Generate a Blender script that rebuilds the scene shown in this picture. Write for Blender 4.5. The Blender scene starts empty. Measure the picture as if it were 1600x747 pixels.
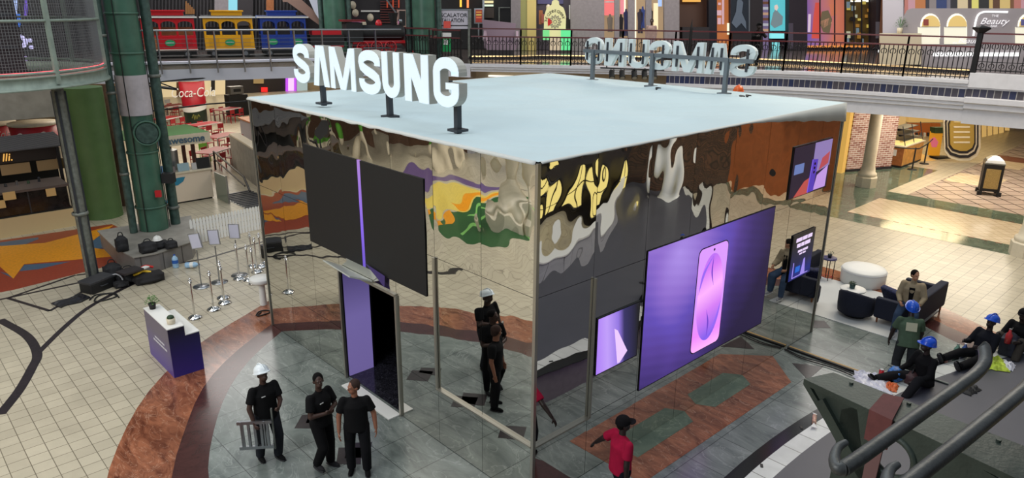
import bpy, math, random
import numpy as np
from math import sin, cos, pi, radians, sqrt, atan2, hypot
from mathutils import Vector, Matrix, noise
random.seed(7)
SC = bpy.context.scene
COL = SC.collection

# ------------------------------------------------------------------ camera
CAMP = Vector((-6.5052, -6.4881, 7.3))
FPX, PITCH, ROLL = 1121.9, 0.315035, 0.0075719
FWD = Vector((0.64827, 0.69566, -0.30985)); 
_yaw = 0.820388
_ex = (sin(_yaw), cos(_yaw)); _ey = (-cos(_yaw), sin(_yaw))
def _tb(v): return Vector((v[0]*_ex[0]+v[1]*_ex[1], v[0]*_ey[0]+v[1]*_ey[1], v[2]))
CAMP = Vector((-(.33397*_ex[0]+9.18167*_ex[1]), -(.33397*_ey[0]+9.18167*_ey[1]), 7.3))
FWD = _tb((0, cos(PITCH), -sin(PITCH))); UPV = _tb((0, sin(PITCH), cos(PITCH))); RGT = _tb((1, 0, 0))
cam = bpy.data.cameras.new('camera'); camo = bpy.data.objects.new('camera', cam); COL.objects.link(camo)
cam.sensor_width = 36; cam.lens = 36*FPX/1600; cam.clip_start = .05; cam.clip_end = 400
_r = RGT*cos(ROLL) + UPV*sin(ROLL); _u = UPV*cos(ROLL) - RGT*sin(ROLL)
camo.matrix_world = Matrix(((_r.x, _u.x, -FWD.x, CAMP.x), (_r.y, _u.y, -FWD.y, CAMP.y), (_r.z, _u.z, -FWD.z, CAMP.z), (0, 0, 0, 1)))
SC.camera = camo

# measuring: where the sight line through a pixel of the 1600x747 photograph meets a plane of the place
def ray(px, py):
    a, b = px-800, py-373.5
    return FWD + RGT*((a*cos(ROLL)+b*sin(ROLL))/FPX) - UPV*((-a*sin(ROLL)+b*cos(ROLL))/FPX)
def at(px, py, z=0):
    d = ray(px, py); return CAMP + d*((z-CAMP.z)/d.z)
def atX(px, py, X):
    d = ray(px, py); return CAMP + d*((X-CAMP.x)/d.x)
def onw(px, py, A, B):
    n = Vector((B[1]-A[1], A[0]-B[0], 0)); d = ray(px, py)
    return CAMP + d*(n.dot(Vector((A[0], A[1], 0))-CAMP)/n.dot(d))

# ------------------------------------------------------------------ world, lights, exposure
W = bpy.data.worlds.new('world'); SC.world = W; W.use_nodes = True
W.node_tree.nodes['Background'].inputs[0].default_value = (.80, .90, 1.0, 1)
W.node_tree.nodes['Background'].inputs[1].default_value = .36
SC.view_settings.view_transform = 'Standard'; SC.view_settings.look = 'None'
SC.view_settings.gamma = 1; SC.view_settings.use_curve_mapping = False
SC.view_settings.exposure = 0.0
def area(name, loc, size, power, color=(1, 1, 1), target=None, sizey=None):
    l = bpy.data.lights.new(name, 'AREA'); l.energy = power; l.color = color; l.size = size
    if sizey: l.shape = 'RECTANGLE'; l.size_y = sizey
    o = bpy.data.objects.new(name, l); COL.objects.link(o); o.location = loc
    if target is not None:
        o.rotation_euler = (Vector(target)-Vector(loc)).to_track_quat('-Z', 'Y').to_euler()
    return o
area('ceiling_and_fill_light', (3, 4, 17), 13, 1000, (.90, .96, 1.0))
area('ceiling_and_fill_light', (-7, 16, 15), 9, 1020, (1.0, .93, .80))
area('ceiling_and_fill_light', (17, 0, 14), 7, 1500, (1.0, .90, .74))
area('ceiling_and_fill_light', (-16, 4, 15), 9, 900, (1.0, .93, .80))
area('gallery_down_and_fill_light', (28, 2, 4.5), 6, 750, (1.0, .88, .70))
area('gallery_down_and_fill_light', (36, 6, 4.6), 4, 300, (1.0, .78, .45))
area('gallery_down_and_fill_light', (9, 36, 4.5), 9, 650, (1.0, .93, .8))  # added so the food court under the gallery is not too dark
area('gallery_down_and_fill_light', (3, 29.5, 4.4), 4, 260, (1.0, .9, .75))
area('gallery_down_and_fill_light', (18, 48, 4.5), 9, 600, (1.0, .9, .75))  # second added lamp that brightens the food court
area('upper_downlight', (21, 17, 11), 8, 650, (1.0, .92, .82))
area('upper_downlight', (27, 8, 11), 7, 650, (1.0, .93, .85))
area('upper_downlight', (7, 27, 11), 7, 700, (1.0, .95, .9))
area('ceiling_and_fill_light', (-15, 1, 12), 9, 1300, (.93, .96, 1.0), target=(14, 18, 4))  # fill added on the viewer's side to brighten upright faces, no real skylight
area('gallery_down_and_fill_light', (12, -15, 6.4), 7, 600, (1.0, .88, .65))
area('gallery_down_and_fill_light', (-16, 12, 7.5), 7, 600, (1.0, .93, .8))

# ------------------------------------------------------------------ materials
def s2l(c):
    c = c/255
    return c/12.92 if c <= .04045 else ((c+.055)/1.055)**2.4
def rgb(r, g, b): return (s2l(r), s2l(g), s2l(b), 1)
class NT:
    def __init__(s, m): s.t = m.node_tree; s.n = s.t.nodes; s.b = s.n['Principled BSDF']
    def new(s, k, **kw):
        n = s.n.new(k)
        for a, v in kw.items(): setattr(n, a, v)
        return n
    def link(s, a, b): s.t.links.new(a, b)
def mat(name, c, rough=.6, metal=0., emit=None, es=0., var=0., vscale=6., bump=0., bscale=40., spec=.5, alpha=None, trans=0.):
    m = bpy.data.materials.new(name); m.use_nodes = True; t = NT(m); b = t.b
    b.inputs['Base Color'].default_value = c; b.inputs['Roughness'].default_value = rough
    b.inputs['Metallic'].default_value = metal; b.inputs['Specular IOR Level'].default_value = spec
    if trans: b.inputs['Transmission Weight'].default_value = trans
    if emit is not None:
        b.inputs['Emission Color'].default_value = emit; b.inputs['Emission Strength'].default_value = es
    if var or bump:
        g = t.new('ShaderNodeNewGeometry')
    if var:
        n = t.new('ShaderNodeTexNoise'); n.inputs['Scale'].default_value = vscale; n.inputs['Detail'].default_value = 4
        t.link(g.outputs['Position'], n.inputs['Vector'])
        r = t.new('ShaderNodeValToRGB')
        r.color_ramp.elements[0].position = .3; r.color_ramp.elements[1].position = .7
        r.color_ramp.elements[0].color = tuple(x*(1-var) for x in c[:3])+(1,)
        r.color_ramp.elements[1].color = tuple(min(1, x*(1+var)) for x in c[:3])+(1,)
        t.link(n.outputs['Fac'], r.inputs['Fac']); t.link(r.outputs['Color'], b.inputs['Base Color'])
    if bump:
        n = t.new('ShaderNodeTexNoise'); n.inputs['Scale'].default_value = bscale
        t.link(g.outputs['Position'], n.inputs['Vector'])
        p = t.new('ShaderNodeBump'); p.inputs['Strength'].default_value = bump; p.inputs['Distance'].default_value = .02
        t.link(n.outputs['Fac'], p.inputs['Height']); t.link(p.outputs['Normal'], b.inputs['Normal'])
    return m
def glow(name, c, s=1.):
    return mat(name, (c[0]*.3, c[1]*.3, c[2]*.3, 1), .5, 0, c, s)
def tiles(name, c1, c2, grout, w, h, mort=.008, rough=.25, off=0., rot=0., var=.12, vscale=2.5, bricks=True, squash=1., shift=(0, 0), spec=.5, vert=None):
    m = bpy.data.materials.new(name); m.use_nodes = True; t = NT(m); b = t.b
    g = t.new('ShaderNodeNewGeometry'); mp = t.new('ShaderNodeMapping')
    mp.inputs['Rotation'].default_value = (0, 0, rot); mp.inputs['Location'].default_value = (shift[0], shift[1], 0)
    t.link(g.outputs['Position'], mp.inputs['Vector'])
    k = t.new('ShaderNodeTexBrick'); k.offset = off; k.squash = squash
    k.inputs['Scale'].default_value = 1; k.inputs['Brick Width'].default_value = w; k.inputs['Row Height'].default_value = h
    k.inputs['Mortar Size'].default_value = mort; k.inputs['Mortar Smooth'].default_value = .2
    k.inputs['Color1'].default_value = c1; k.inputs['Color2'].default_value = c2; k.inputs['Mortar'].default_value = grout
    if vert:
        dp = t.new('ShaderNodeVectorMath', operation='DOT_PRODUCT'); t.link(g.outputs['Position'], dp.inputs[0]); dp.inputs[1].default_value = (vert[0], vert[1], 0)
        sz = t.new('ShaderNodeSeparateXYZ'); t.link(g.outputs['Position'], sz.inputs[0]); cb = t.new('ShaderNodeCombineXYZ'); t.link(dp.outputs['Value'], cb.inputs[0]); t.link(sz.outputs[2], cb.inputs[1])
        t.link(cb.outputs[0], k.inputs['Vector'])
    else: t.link(mp.outputs['Vector'], k.inputs['Vector'])
    n = t.new('ShaderNodeTexNoise'); n.inputs['Scale'].default_value = vscale; n.inputs['Detail'].default_value = 6; n.inputs['Distortion'].default_value = 1.2
    t.link(g.outputs['Position'], n.inputs['Vector'])
    mr = t.new('ShaderNodeMapRange'); mr.inputs[1].default_value = .25; mr.inputs[2].default_value = .75
    mr.inputs[3].default_value = 1-var; mr.inputs[4].default_value = 1+var
    t.link(n.outputs['Fac'], mr.inputs[0])
    vm = t.new('ShaderNodeVectorMath', operation='SCALE'); t.link(k.outputs['Color'], vm.inputs[0]); t.link(mr.outputs[0], vm.inputs['Scale'])
    t.link(vm.outputs[0], b.inputs['Base Color'])
    b.inputs['Roughness'].default_value = rough; b.inputs['Specular IOR Level'].default_value = spec
    return m
def stone(name, base, light, rough=.2, scale=3., vein=.0, veincol=None, stretch=(1, 1, 1), grid=None, groutc=(.08, .08, .08, 1)):
    m = bpy.data.materials.new(name); m.use_nodes = True; t = NT(m); b = t.b
    g = t.new('ShaderNodeNewGeometry'); mp = t.new('ShaderNodeMapping'); mp.inputs['Scale'].default_value = stretch
    t.link(g.outputs['Position'], mp.inputs['Vector'])
    n = t.new('ShaderNodeTexNoise'); n.inputs['Scale'].default_value = scale; n.inputs['Detail'].default_value = 8; n.inputs['Roughness'].default_value = .65; n.inputs['Distortion'].default_value = 1.5
    t.link(mp.outputs['Vector'], n.inputs['Vector'])
    r = t.new('ShaderNodeValToRGB'); r.color_ramp.elements[0].position = .33; r.color_ramp.elements[1].position = .68
    r.color_ramp.elements[0].color = base; r.color_ramp.elements[1].color = light
    t.link(n.outputs['Fac'], r.inputs['Fac']); out = r.outputs['Color']
    if veincol:
        w = t.new('ShaderNodeTexNoise'); w.inputs['Scale'].default_value = scale*.8; w.inputs['Detail'].default_value = 5; w.inputs['Distortion'].default_value = 3
        t.link(mp.outputs['Vector'], w.inputs['Vector'])
        q = t.new('ShaderNodeValToRGB'); q.color_ramp.elements[0].position = .485; q.color_ramp.elements[0].color = (0, 0, 0, 1)
        q.color_ramp.elements[1].position = .5; q.color_ramp.elements[1].color = (vein, vein, vein, 1)
        e = q.color_ramp.elements.new(.515); e.color = (0, 0, 0, 1)
        t.link(w.outputs['Fac'], q.inputs['Fac'])
        mx = t.new('ShaderNodeMix', data_type='RGBA'); t.link(q.outputs['Color'], mx.inputs[0]); t.link(out, mx.inputs[6]); mx.inputs[7].default_value = veincol
        out = mx.outputs[2]
    if grid:
        k = t.new('ShaderNodeTexBrick'); k.offset = 0; k.inputs['Scale'].default_value = 1
        k.inputs['Brick Width'].default_value = grid[0]; k.inputs['Row Height'].default_value = grid[1]; k.inputs['Mortar Size'].default_value = .007
        k.inputs['Color1'].default_value = (1, 1, 1, 1); k.inputs['Color2'].default_value = (.86, .88, .87, 1); k.inputs['Mortar'].default_value = (.35, .35, .35, 1)
        mp2 = t.new('ShaderNodeMapping'); mp2.inputs['Rotation'].default_value = (0, 0, grid[2] if len(grid) > 2 else 0)
        t.link(g.outputs['Position'], mp2.inputs['Vector']); t.link(mp2.outputs['Vector'], k.inputs['Vector'])
        mx = t.new('ShaderNodeMix', data_type='RGBA', blend_type='MULTIPLY'); mx.inputs[0].default_value = 1
        t.link(out, mx.inputs[6]); t.link(k.outputs['Color'], mx.inputs[7]); out = mx.outputs[2]
    t.link(out, b.inputs['Base Color']); b.inputs['Roughness'].default_value = rough
    return m
def ramp_emit(name, stops, axis, lo, hi, strength, wave=None, base=.05):
    """glowing colour along one axis of the object: screens, posters, the violet wall"""
    m = bpy.data.materials.new(name); m.use_nodes = True; t = NT(m); b = t.b
    tc = t.new('ShaderNodeTexCoord'); sx = t.new('ShaderNodeSeparateXYZ'); t.link(tc.outputs['Object'], sx.inputs[0])
    comb = t.new('ShaderNodeVectorMath', operation='DOT_PRODUCT'); t.link(tc.outputs['Object'], comb.inputs[0]); comb.inputs[1].default_value = axis
    src = comb.outputs['Value']
    if wave:
        n = t.new('ShaderNodeTexNoise'); n.inputs['Scale'].default_value = wave[0]; n.inputs['Detail'].default_value = 1
        t.link(tc.outputs['Object'], n.inputs['Vector'])
        ad = t.new('ShaderNodeMath', operation='MULTIPLY_ADD'); t.link(n.outputs['Fac'], ad.inputs[0]); ad.inputs[1].default_value = wave[1]; t.link(src, ad.inputs[2]); src = ad.outputs[0]
    mr = t.new('ShaderNodeMapRange'); mr.inputs[1].default_value = lo; mr.inputs[2].default_value = hi; t.link(src, mr.inputs[0])
    r = t.new('ShaderNodeValToRGB'); e = r.color_ramp.elements
    e[0].position, e[0].color = stops[0]; e[1].position, e[1].color = stops[-1]
    for p, c in stops[1:-1]:
        q = e.new(p); q.color = c
    t.link(mr.outputs[0], r.inputs['Fac']); t.link(r.outputs['Color'], b.inputs['Emission Color']); b.inputs['Emission Strength'].default_value = strength
    b.inputs['Base Color'].default_value = (base, base, base, 1); b.inputs['Roughness'].default_value = .4
    return m

# ------------------------------------------------------------------ mesh building
def children(o): return list(o.children)
class MB:
    def __init__(s): s.v = []; s.f = []; s.sm = []
    def add(s, vs, fs, smooth=False):
        o = len(s.v); s.v += [tuple(p) for p in vs]; s.f += [tuple(i+o for i in f) for f in fs]; s.sm += [smooth]*len(fs); return s
    def box(s, c, d, rz=0., rx=0., ry=0.):
        M = Matrix.Rotation(rz, 3, 'Z') @ Matrix.Rotation(ry, 3, 'Y') @ Matrix.Rotation(rx, 3, 'X'); c = Vector(c)
        P = [c + M @ Vector((d[0]/2*a, d[1]/2*b, d[2]/2*e)) for a in (-1, 1) for b in (-1, 1) for e in (-1, 1)]
        return s.add(P, [(0, 1, 3, 2), (4, 6, 7, 5), (0, 4, 5, 1), (2, 3, 7, 6), (0, 2, 6, 4), (1, 5, 7, 3)])
    def b2(s, a, b):
        return s.box([(a[i]+b[i])/2 for i in range(3)], [abs(b[i]-a[i]) for i in range(3)])
    def bar(s, p, q, w, h=None, up=(0, 0, 1)):
        p, q = Vector(p), Vector(q); h = h or w; d = (q-p).normalized(); u = Vector(up)
        if abs(d.dot(u)) > .98: u = Vector((1, 0, 0))
        x = d.cross(u).normalized(); y = x.cross(d)
        P = [o + x*(w/2*a) + y*(h/2*b) for o in (p, q) for a in (-1, 1) for b in (-1, 1)]
        return s.add(P, [(0, 2, 3, 1), (4, 5, 7, 6), (0, 1, 5, 4), (2, 6, 7, 3), (0, 4, 6, 2), (1, 3, 7, 5)])
    def cyl(s, p, q, r0, r1=None, n=14, caps=True):
        p, q = Vector(p), Vector(q); r1 = r0 if r1 is None else r1; d = (q-p).normalized()
        u = Vector((0, 0, 1)) if abs(d.z) < .95 else Vector((1, 0, 0))
        x = d.cross(u).normalized(); y = x.cross(d)
        P = [o + (x*cos(2*pi*i/n)+y*sin(2*pi*i/n))*r for o, r in ((p, r0), (q, r1)) for i in range(n)]
        s.add(P, [(i, (i+1) % n, n+(i+1) % n, n+i) for i in range(n)], True)
        if caps: s.add(P, [tuple(range(n))[::-1], tuple(range(n, 2*n))])
        return s
    def lathe(s, prof, c=(0, 0, 0), n=24, ang=2*pi, smooth=True):
        c = Vector(c); k = len(prof); full = abs(ang-2*pi) < 1e-6; m = n if full else n+1
        P = [c + Vector((r*cos(ang*i/n), r*sin(ang*i/n), z)) for i in range(m) for r, z in prof]
        F = [(i*k+j, ((i+1) % m)*k+j, ((i+1) % m)*k+j+1, i*k+j+1) for i in range(n) for j in range(k-1)]
        return s.add(P, F, smooth)
    def ell(s, c, r, n=14, m=9, M=None):
        c = Vector(c); P = []; F = []
        for j in range(m+1):
            t = pi*j/m
            for i in range(n):
                q = Vector((r[0]*sin(t)*cos(2*pi*i/n), r[1]*sin(t)*sin(2*pi*i/n), r[2]*cos(t)))
                P.append(c + (M @ q if M else q))
        F = [(j*n+i, (j+1)*n+i, (j+1)*n+(i+1) % n, j*n+(i+1) % n) for j in range(m) for i in range(n)]
        return s.add(P, F, True)
    def tube(s, path, r, n=8, caps=True):
        path = [Vector(p) for p in path]; k = len(path); P = []; px = None
        rr = r if isinstance(r, (list, tuple)) else [r]*k
        for i, p in enumerate(path):
            d = (path[min(i+1, k-1)]-path[max(i-1, 0)]).normalized()
            if px is None:
                u = Vector((0, 0, 1)) if abs(d.z) < .9 else Vector((1, 0, 0)); px = d.cross(u).normalized()
            px = (px - d*px.dot(d)).normalized(); y = px.cross(d)
            P += [p + (px*cos(2*pi*j/n)+y*sin(2*pi*j/n))*rr[i] for j in range(n)]
        s.add(P, [(i*n+j, i*n+(j+1) % n, (i+1)*n+(j+1) % n, (i+1)*n+j) for i in range(k-1) for j in range(n)], True)
        if caps: s.add(P, [tuple(range(n))[::-1], tuple(range((k-1)*n, k*n))])
        return s
    def ext(s, pts, vec, smooth=False):
        """polygon (3D points) extruded along vec"""
        n = len(pts); v = Vector(vec); A = [Vector(p) for p in pts]; B = [p+v for p in A]
        s.add(A+B, [tuple(range(n)), tuple(range(2*n-1, n-1, -1))])
        return s.add(A+B, [(i, n+i, n+(i+1) % n, (i+1) % n) for i in range(n)], smooth)
    def poly(s, pts, z0, z1): return s.ext([(p[0], p[1], z0) for p in pts], (0, 0, z1-z0))
    def ring(s, inner, outer, z0, z1):
        """closed band between two outlines with equal counts"""
        n = len(inner)
        P = [(p[0], p[1], z) for z in (z0, z1) for L in (inner, outer) for p in L]
        F = []
        for i in range(n-1):
            j = i+1
            F += [(2*n+i, 2*n+j, 3*n+j, 3*n+i), (i, n+i, n+j, j), (n+i, 3*n+i, 3*n+j, n+j), (i, j, 2*n+j, 2*n+i)]
        return s.add(P, F)
    def build(s, name, m, parent=None, loc=None, bevel=0., world=False, subd=0):
        me = bpy.data.meshes.new(name); V = s.v
        if world and parent is not None:
            L = parent.location; V = [(x-L.x, y-L.y, z-L.z) for x, y, z in V]
        me.from_pydata(V, [], s.f); me.polygons.foreach_set('use_smooth', s.sm); me.update()
        import bmesh
        bm = bmesh.new(); bm.from_mesh(me); bmesh.ops.recalc_face_normals(bm, faces=bm.faces); bm.to_mesh(me); bm.free()
        o = bpy.data.objects.new(name, me); COL.objects.link(o)
        if m is not None: me.materials.append(m)
        if parent is not None: o.parent = parent
        if loc is not None: o.location = loc
        if bevel:
            b = o.modifiers.new('bevel', 'BEVEL'); b.width = bevel; b.segments = 2; b.limit_method = 'ANGLE'
        if subd:
            b = o.modifiers.new('sub', 'SUBSURF'); b.levels = subd; b.render_levels = subd
        return o
def tag(o, label=None, cat=None, group=None, kind=None):
    if label: o['label'] = label
    if cat: o['category'] = cat
    if group: o['group'] = group
    if kind: o['kind'] = kind
    return o
def thing(name, label, cat, loc=(0, 0, 0), rz=0., group=None):
    o = bpy.data.objects.new(name, None); COL.objects.link(o); o.location = loc; o.rotation_euler = (0, 0, rz)
    o.empty_display_size = .1
    return tag(o, label, cat, group)
def copy_tree(o, loc=None, rz=None, label=None, parent=None):
    c = o.copy(); COL.objects.link(c)
    if parent is not None: c.parent = parent
    for ch in children(o): copy_tree(ch, parent=c)
    if loc is not None: c.location = loc
    if rz is not None: c.rotation_euler = (0, 0, rz)
    if label: c['label'] = label
    return c
def struct(name, mb, m, **k): return tag(mb.build(name, m, **k), kind='structure')
def text(s, size, m, name, parent=None, loc=(0, 0, 0), rot=None, depth=.004, shear=0., align='CENTER', sx=1., bold=0.):
    """lettering as a mesh; rot is a 3x3 matrix: columns = reading direction, up, outward"""
    cu = bpy.data.curves.new('lettering', 'FONT'); cu.body = s; cu.size = size; cu.extrude = depth; cu.align_x = align; cu.align_y = 'CENTER'
    cu.shear = shear; cu.resolution_u = 4; cu.offset = bold
    t = bpy.data.objects.new('t', cu); COL.objects.link(t)
    dg = bpy.context.evaluated_depsgraph_get(); me = bpy.data.meshes.new_from_object(t.evaluated_get(dg))
    bpy.data.objects.remove(t); bpy.data.curves.remove(cu)
    R = (rot or Matrix.Identity(3)) @ Matrix.Diagonal((sx, 1, 1))
    me.transform(Matrix.Translation(Vector(loc)) @ R.to_4x4())
    me.materials.clear(); me.materials.append(m)
    o = bpy.data.objects.new(name, me); COL.objects.link(o)
    if parent is not None: o.parent = parent
    return o
def frame(d, up=(0, 0, 1)):
    d = Vector(d).normalized(); u = Vector(up); u = (u-d*u.dot(d)).normalized(); n = d.cross(u)
    return Matrix(((d.x, u.x, n.x), (d.y, u.y, n.y), (d.z, u.z, n.z)))

M = {}
M['black'] = mat('black_matte', rgb(20, 20, 22), .6); M['blackgloss'] = mat('black_gloss', rgb(14, 14, 16), .15)
M['white'] = mat('white_paint', rgb(225, 225, 222), .45); M['offwhite'] = mat('cream_paint', rgb(214, 203, 180), .5, var=.06)
M['chrome'] = mat('chrome', rgb(225, 225, 225), .08, 1.); M['steel'] = mat('brushed_steel', rgb(165, 168, 172), .3, 1.)
M['darksteel'] = mat('dark_steel', rgb(66, 69, 75), .4, .5); M['iron'] = mat('black_iron', rgb(22, 20, 22), .45, .3)
M['green'] = mat('green_enamel', rgb(62, 98, 82), .36, var=.2, vscale=2.2, bump=.1, bscale=9)
M['green2'] = mat('olive_green_paint', rgb(78, 108, 62), .5, var=.12, vscale=2)
M['greenpatina'] = mat('weathered_green_steel', rgb(62, 84, 78), .5, .2, var=.35, vscale=7, bump=.2, bscale=30)
M['greysteel'] = mat('weathered_grey_steel', rgb(112, 116, 110), .5, .3, var=.3, vscale=9)
M['maroon'] = mat('maroon_handrail', rgb(84, 30, 34), .35); M['red'] = mat('red_paint', rgb(190, 28, 38), .35)
M['wood'] = mat('warm_wood', rgb(150, 92, 52), .4, var=.2, vscale=8); M['concrete'] = mat('grey_concrete', rgb(140, 136, 128), .7, var=.15, vscale=3)
M['leaf'] = mat('green_leaf', rgb(70, 120, 50), .5, var=.35, vscale=25); M['darkleaf'] = mat('dark_green_leaf', rgb(36, 62, 36), .6, var=.4, vscale=30)
M['navy'] = mat('navy_fabric', rgb(24, 28, 46), .85, var=.2, vscale=40)
M['paperwhite'] = mat('white_plastic', rgb(205, 205, 215), .35)
# ================================================================== the setting
M['cream'] = tiles('cream_floor_tile', rgb(190, 181, 160), rgb(178, 169, 149), rgb(112, 103, 88), .30, .30, .007, .3, var=.08, vscale=1.2)
M['granite'] = stone('grey_green_granite', rgb(92, 99, 97), rgb(138, 145, 141), .22, 1.6, .35, rgb(178, 184, 180), (1, .45, 1), grid=(.95, .95))
M['granitedark'] = stone('dark_grey_granite', rgb(62, 62, 70), rgb(84, 84, 93), .35, 1.2)
M['copper'] = stone('copper_marble', rgb(92, 50, 36), rgb(166, 106, 78), .14, 3.4, .35, rgb(214, 172, 146), (1, .35, 1))
M['maroonstone'] = stone('maroon_granite', rgb(60, 34, 33), rgb(80, 47, 45), .18, 3)
M['greenstone'] = stone('green_marble', rgb(70, 88, 76), rgb(108, 122, 104), .1, 1.2, .3, rgb(160, 170, 150))
M['darkstone'] = stone('dark_inlay_stone', rgb(30, 26, 30), rgb(50, 42, 46), .3, 4)
M['peach'] = tiles('peach_floor_tile', rgb(226, 208, 178), rgb(216, 197, 165), rgb(176, 150, 118), .3, .3, .008, .16, rot=pi/4, var=.07)
M['pinkfloor'] = tiles('pink_diamond_tile', rgb(192, 174, 160), rgb(178, 160, 148), rgb(60, 48, 48), .72, .72, .028, .14, rot=pi/4, var=.08)
M['stagetop'] = mat('stage_grey_vinyl', rgb(70, 71, 80), .5, var=.05, vscale=2)
M['plasterwhite'] = mat('white_plaster', rgb(205, 205, 212), .5, var=.04); M['plasterbeige'] = mat('beige_plaster', rgb(176, 160, 138), .6)
M['bluetile'] = tiles('blue_mosaic_tile', rgb(44, 52, 84), rgb(78, 74, 80), rgb(158, 154, 150), .19, 30., .012, vert=(.5, -.87), rough=.25)
M['wallgrey'] = mat('grey_textured_plaster', rgb(128, 122, 126), .7, var=.08, vscale=8, bump=.2, bscale=8)
M['walldark'] = mat('charcoal_wall', rgb(38, 34, 38), .5); M['wallbrown'] = mat('brown_wall', rgb(92, 66, 50), .6, var=.2)

def smooth_closed(pts, c, n=96):
    an = sorted((atan2(p[1]-c[1], p[0]-c[0]), hypot(p[0]-c[0], p[1]-c[1])) for p in pts); L = []
    for i in range(n):
        a = -pi+2*pi*i/n
        hi = next((k for k, q in enumerate(an) if q[0] > a), 0); lo = (hi-1) % len(an)
        a0, r0 = an[lo]; a1, r1 = an[hi]; d = (a1-a0) % (2*pi); u = ((a-a0) % (2*pi))/d if d else 0; u = u*u*(3-2*u)*.4+u*.6
        L.append((a, r0+(r1-r0)*u))
    R = [r for a, r in L]
    for _ in range(2): R = [(R[i-1]+2*R[i]+R[(i+1) % n])/4 for i in range(n)]
    return [(c[0]+r*cos(L[i][0]), c[1]+r*sin(L[i][0])) for i, r in enumerate(R)]
CC = (4.6, 1.6)
far_side = [(12.2, 7), (9, 10.6), (5, 11.9), (2.4, 11.2)]
OUT = smooth_closed([(-4.6, 5.13), (-4.16, 5.95), (-3.33, 7.39), (-1.88, 8.85), (.07, 9.93), (13.85, 1.62), (13.8, .79), (13.7, -.27), (13.15, -1.65), (12.5, -2.8), (-5.2, 2), (-5, -2), (-3, -6), (2, -9), (8, -9)]+far_side, CC)
MID = smooth_closed([(-3.84, 4.44), (-3.21, 5.51), (-2.27, 7.1), (-1.05, 8.2), (-.14, 8.76), (13.0, 1.6), (12.95, .8), (12.8, -.3), (12.3, -1.5), (11.9, -2.1), (-4.2, 2), (-4, -2), (-2.4, -5), (2, -8), (8, -8), (11.3, 6.5), (8.5, 9.6), (5, 10.8), (2.2, 10.1)], CC)
INN = smooth_closed([(-3.38, 4.07), (-2.82, 5.2), (-1.86, 6.75), (-.85, 7.76), (0, 8.3), (12.5, 1.6), (12.4, .8), (12.3, -.3), (11.8, -1.3), (11.2, -2.3), (-3.7, 2), (-3.5, -2), (-2, -4.6), (2, -7.4), (8, -7.4), (10.8, 6.2), (8.2, 9.2), (5, 10.4), (2.0, 9.6)], CC)
cl = lambda L: L+[L[0]]
struct('floor', MB().b2((-45, -40, -.2), (75, 85, 0)), M['cream'])
struct('trim_1', MB().ring(cl(MID), cl(OUT), 0, .004), M['copper'])
struct('trim_2', MB().ring(cl(INN), cl(MID), 0, .004), M['maroonstone'])
struct('floor_granite', MB().poly(INN, 0, .004), M['granite'])
m = MB()
m.poly([(1.7, 1.2), (1.7, -.8), (6.6, -.84), (7.5, .1), (6.6, 1.2)], .004, .008); struct('trim_3', m, M['copper'])
m = MB(); m.poly([(2.2, .1), (2.2, -.32), (3.85, -.32), (4.1, .1)], .008, .011); m.poly([(4.35, .1), (4.6, -.32), (5.9, -.32), (6.2, .1)], .008, .011); struct('trim_4', m, M['greenstone'])
m = MB(); m.poly([(7.4, -.45), (7.75, -.98), (6.95, -1.02)], .004, .008)
m.poly([tuple(at(*q)[:2]) for q in ((1267, 501), (1288, 501.6), (1298, 513), (1267, 512.4))], .004, .008)
m.poly([tuple(at(*q)[:2]) for q in ((472, 648.6), (489, 648.6), (491, 670), (460, 669.7))], .004, .008)
m.poly([tuple(at(*q)[:2]) for q in ((529, 700), (565, 700), (563.7, 726), (525.5, 726))], .004, .008)
for q in ((657, 587), (727, 628), (801, 676)):
    p = at(*q); x, y = -p.x, p.y; m.poly([(x-.3, y-.05), (x+.02, y-.3), (x+.3, y+.05), (x-.02, y+.3)], .004, .008)
struct('trim_5', m, M['darkstone'])
m = MB(); m.poly([(.95, -.05), (.95, -.7), (.7, -1.4), (.55, -1.85), (-.1, -1.85), (.1, -1.1), (.2, -.05)], .004, .009); struct('trim_6', m, M['maroonstone'])
# green marble borders and inlays of the corridor on the right
m = MB(); m.b2((19.3, -30, 0), (20.45, 40, .004)); m.b2((23.5, -30, 0), (24.9, 40, .004)); m.b2((24.9, 4.2, 0), (31, 9, .004)); m.b2((20.45, 3.95, 0), (23.5, 9, .004))
struct('trim_7', m, M['greenstone'])
m = MB(); m.b2((20.45, -22, 0), (23.5, 3.95, .004)); struct('trim_8', m, M['peach'])
m = MB(); m.b2((24.9, -22, 0), (60, 3.4, .004)); struct('trim_9', m, M['pinkfloor'])
m = MB(); m.b2((36, -22, .004), (37.5, 3.4, .007)); struct('trim_10', m, M['copper'])  # copper border, kept where it stands for a warm floor reflection
m = MB(); m.poly([(28.9, 1.4), (31.2, 1.4), (31.2, 3.3), (28.9, 3.3)], .007, .011); m.poly([(34, 1.6), (36, 1.6), (36, 3.3), (34, 3.3)], .007, .011); struct('trim_11', m, M['peach'])
m = MB()
for k in range(60): m.box((20.4, 3.8-k*.4, .006), (.06, .18, .004)); m.box((23.56, 3.8-k*.4, .006), (.06, .18, .004))
struct('trim_12', m, M['copper'])
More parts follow.
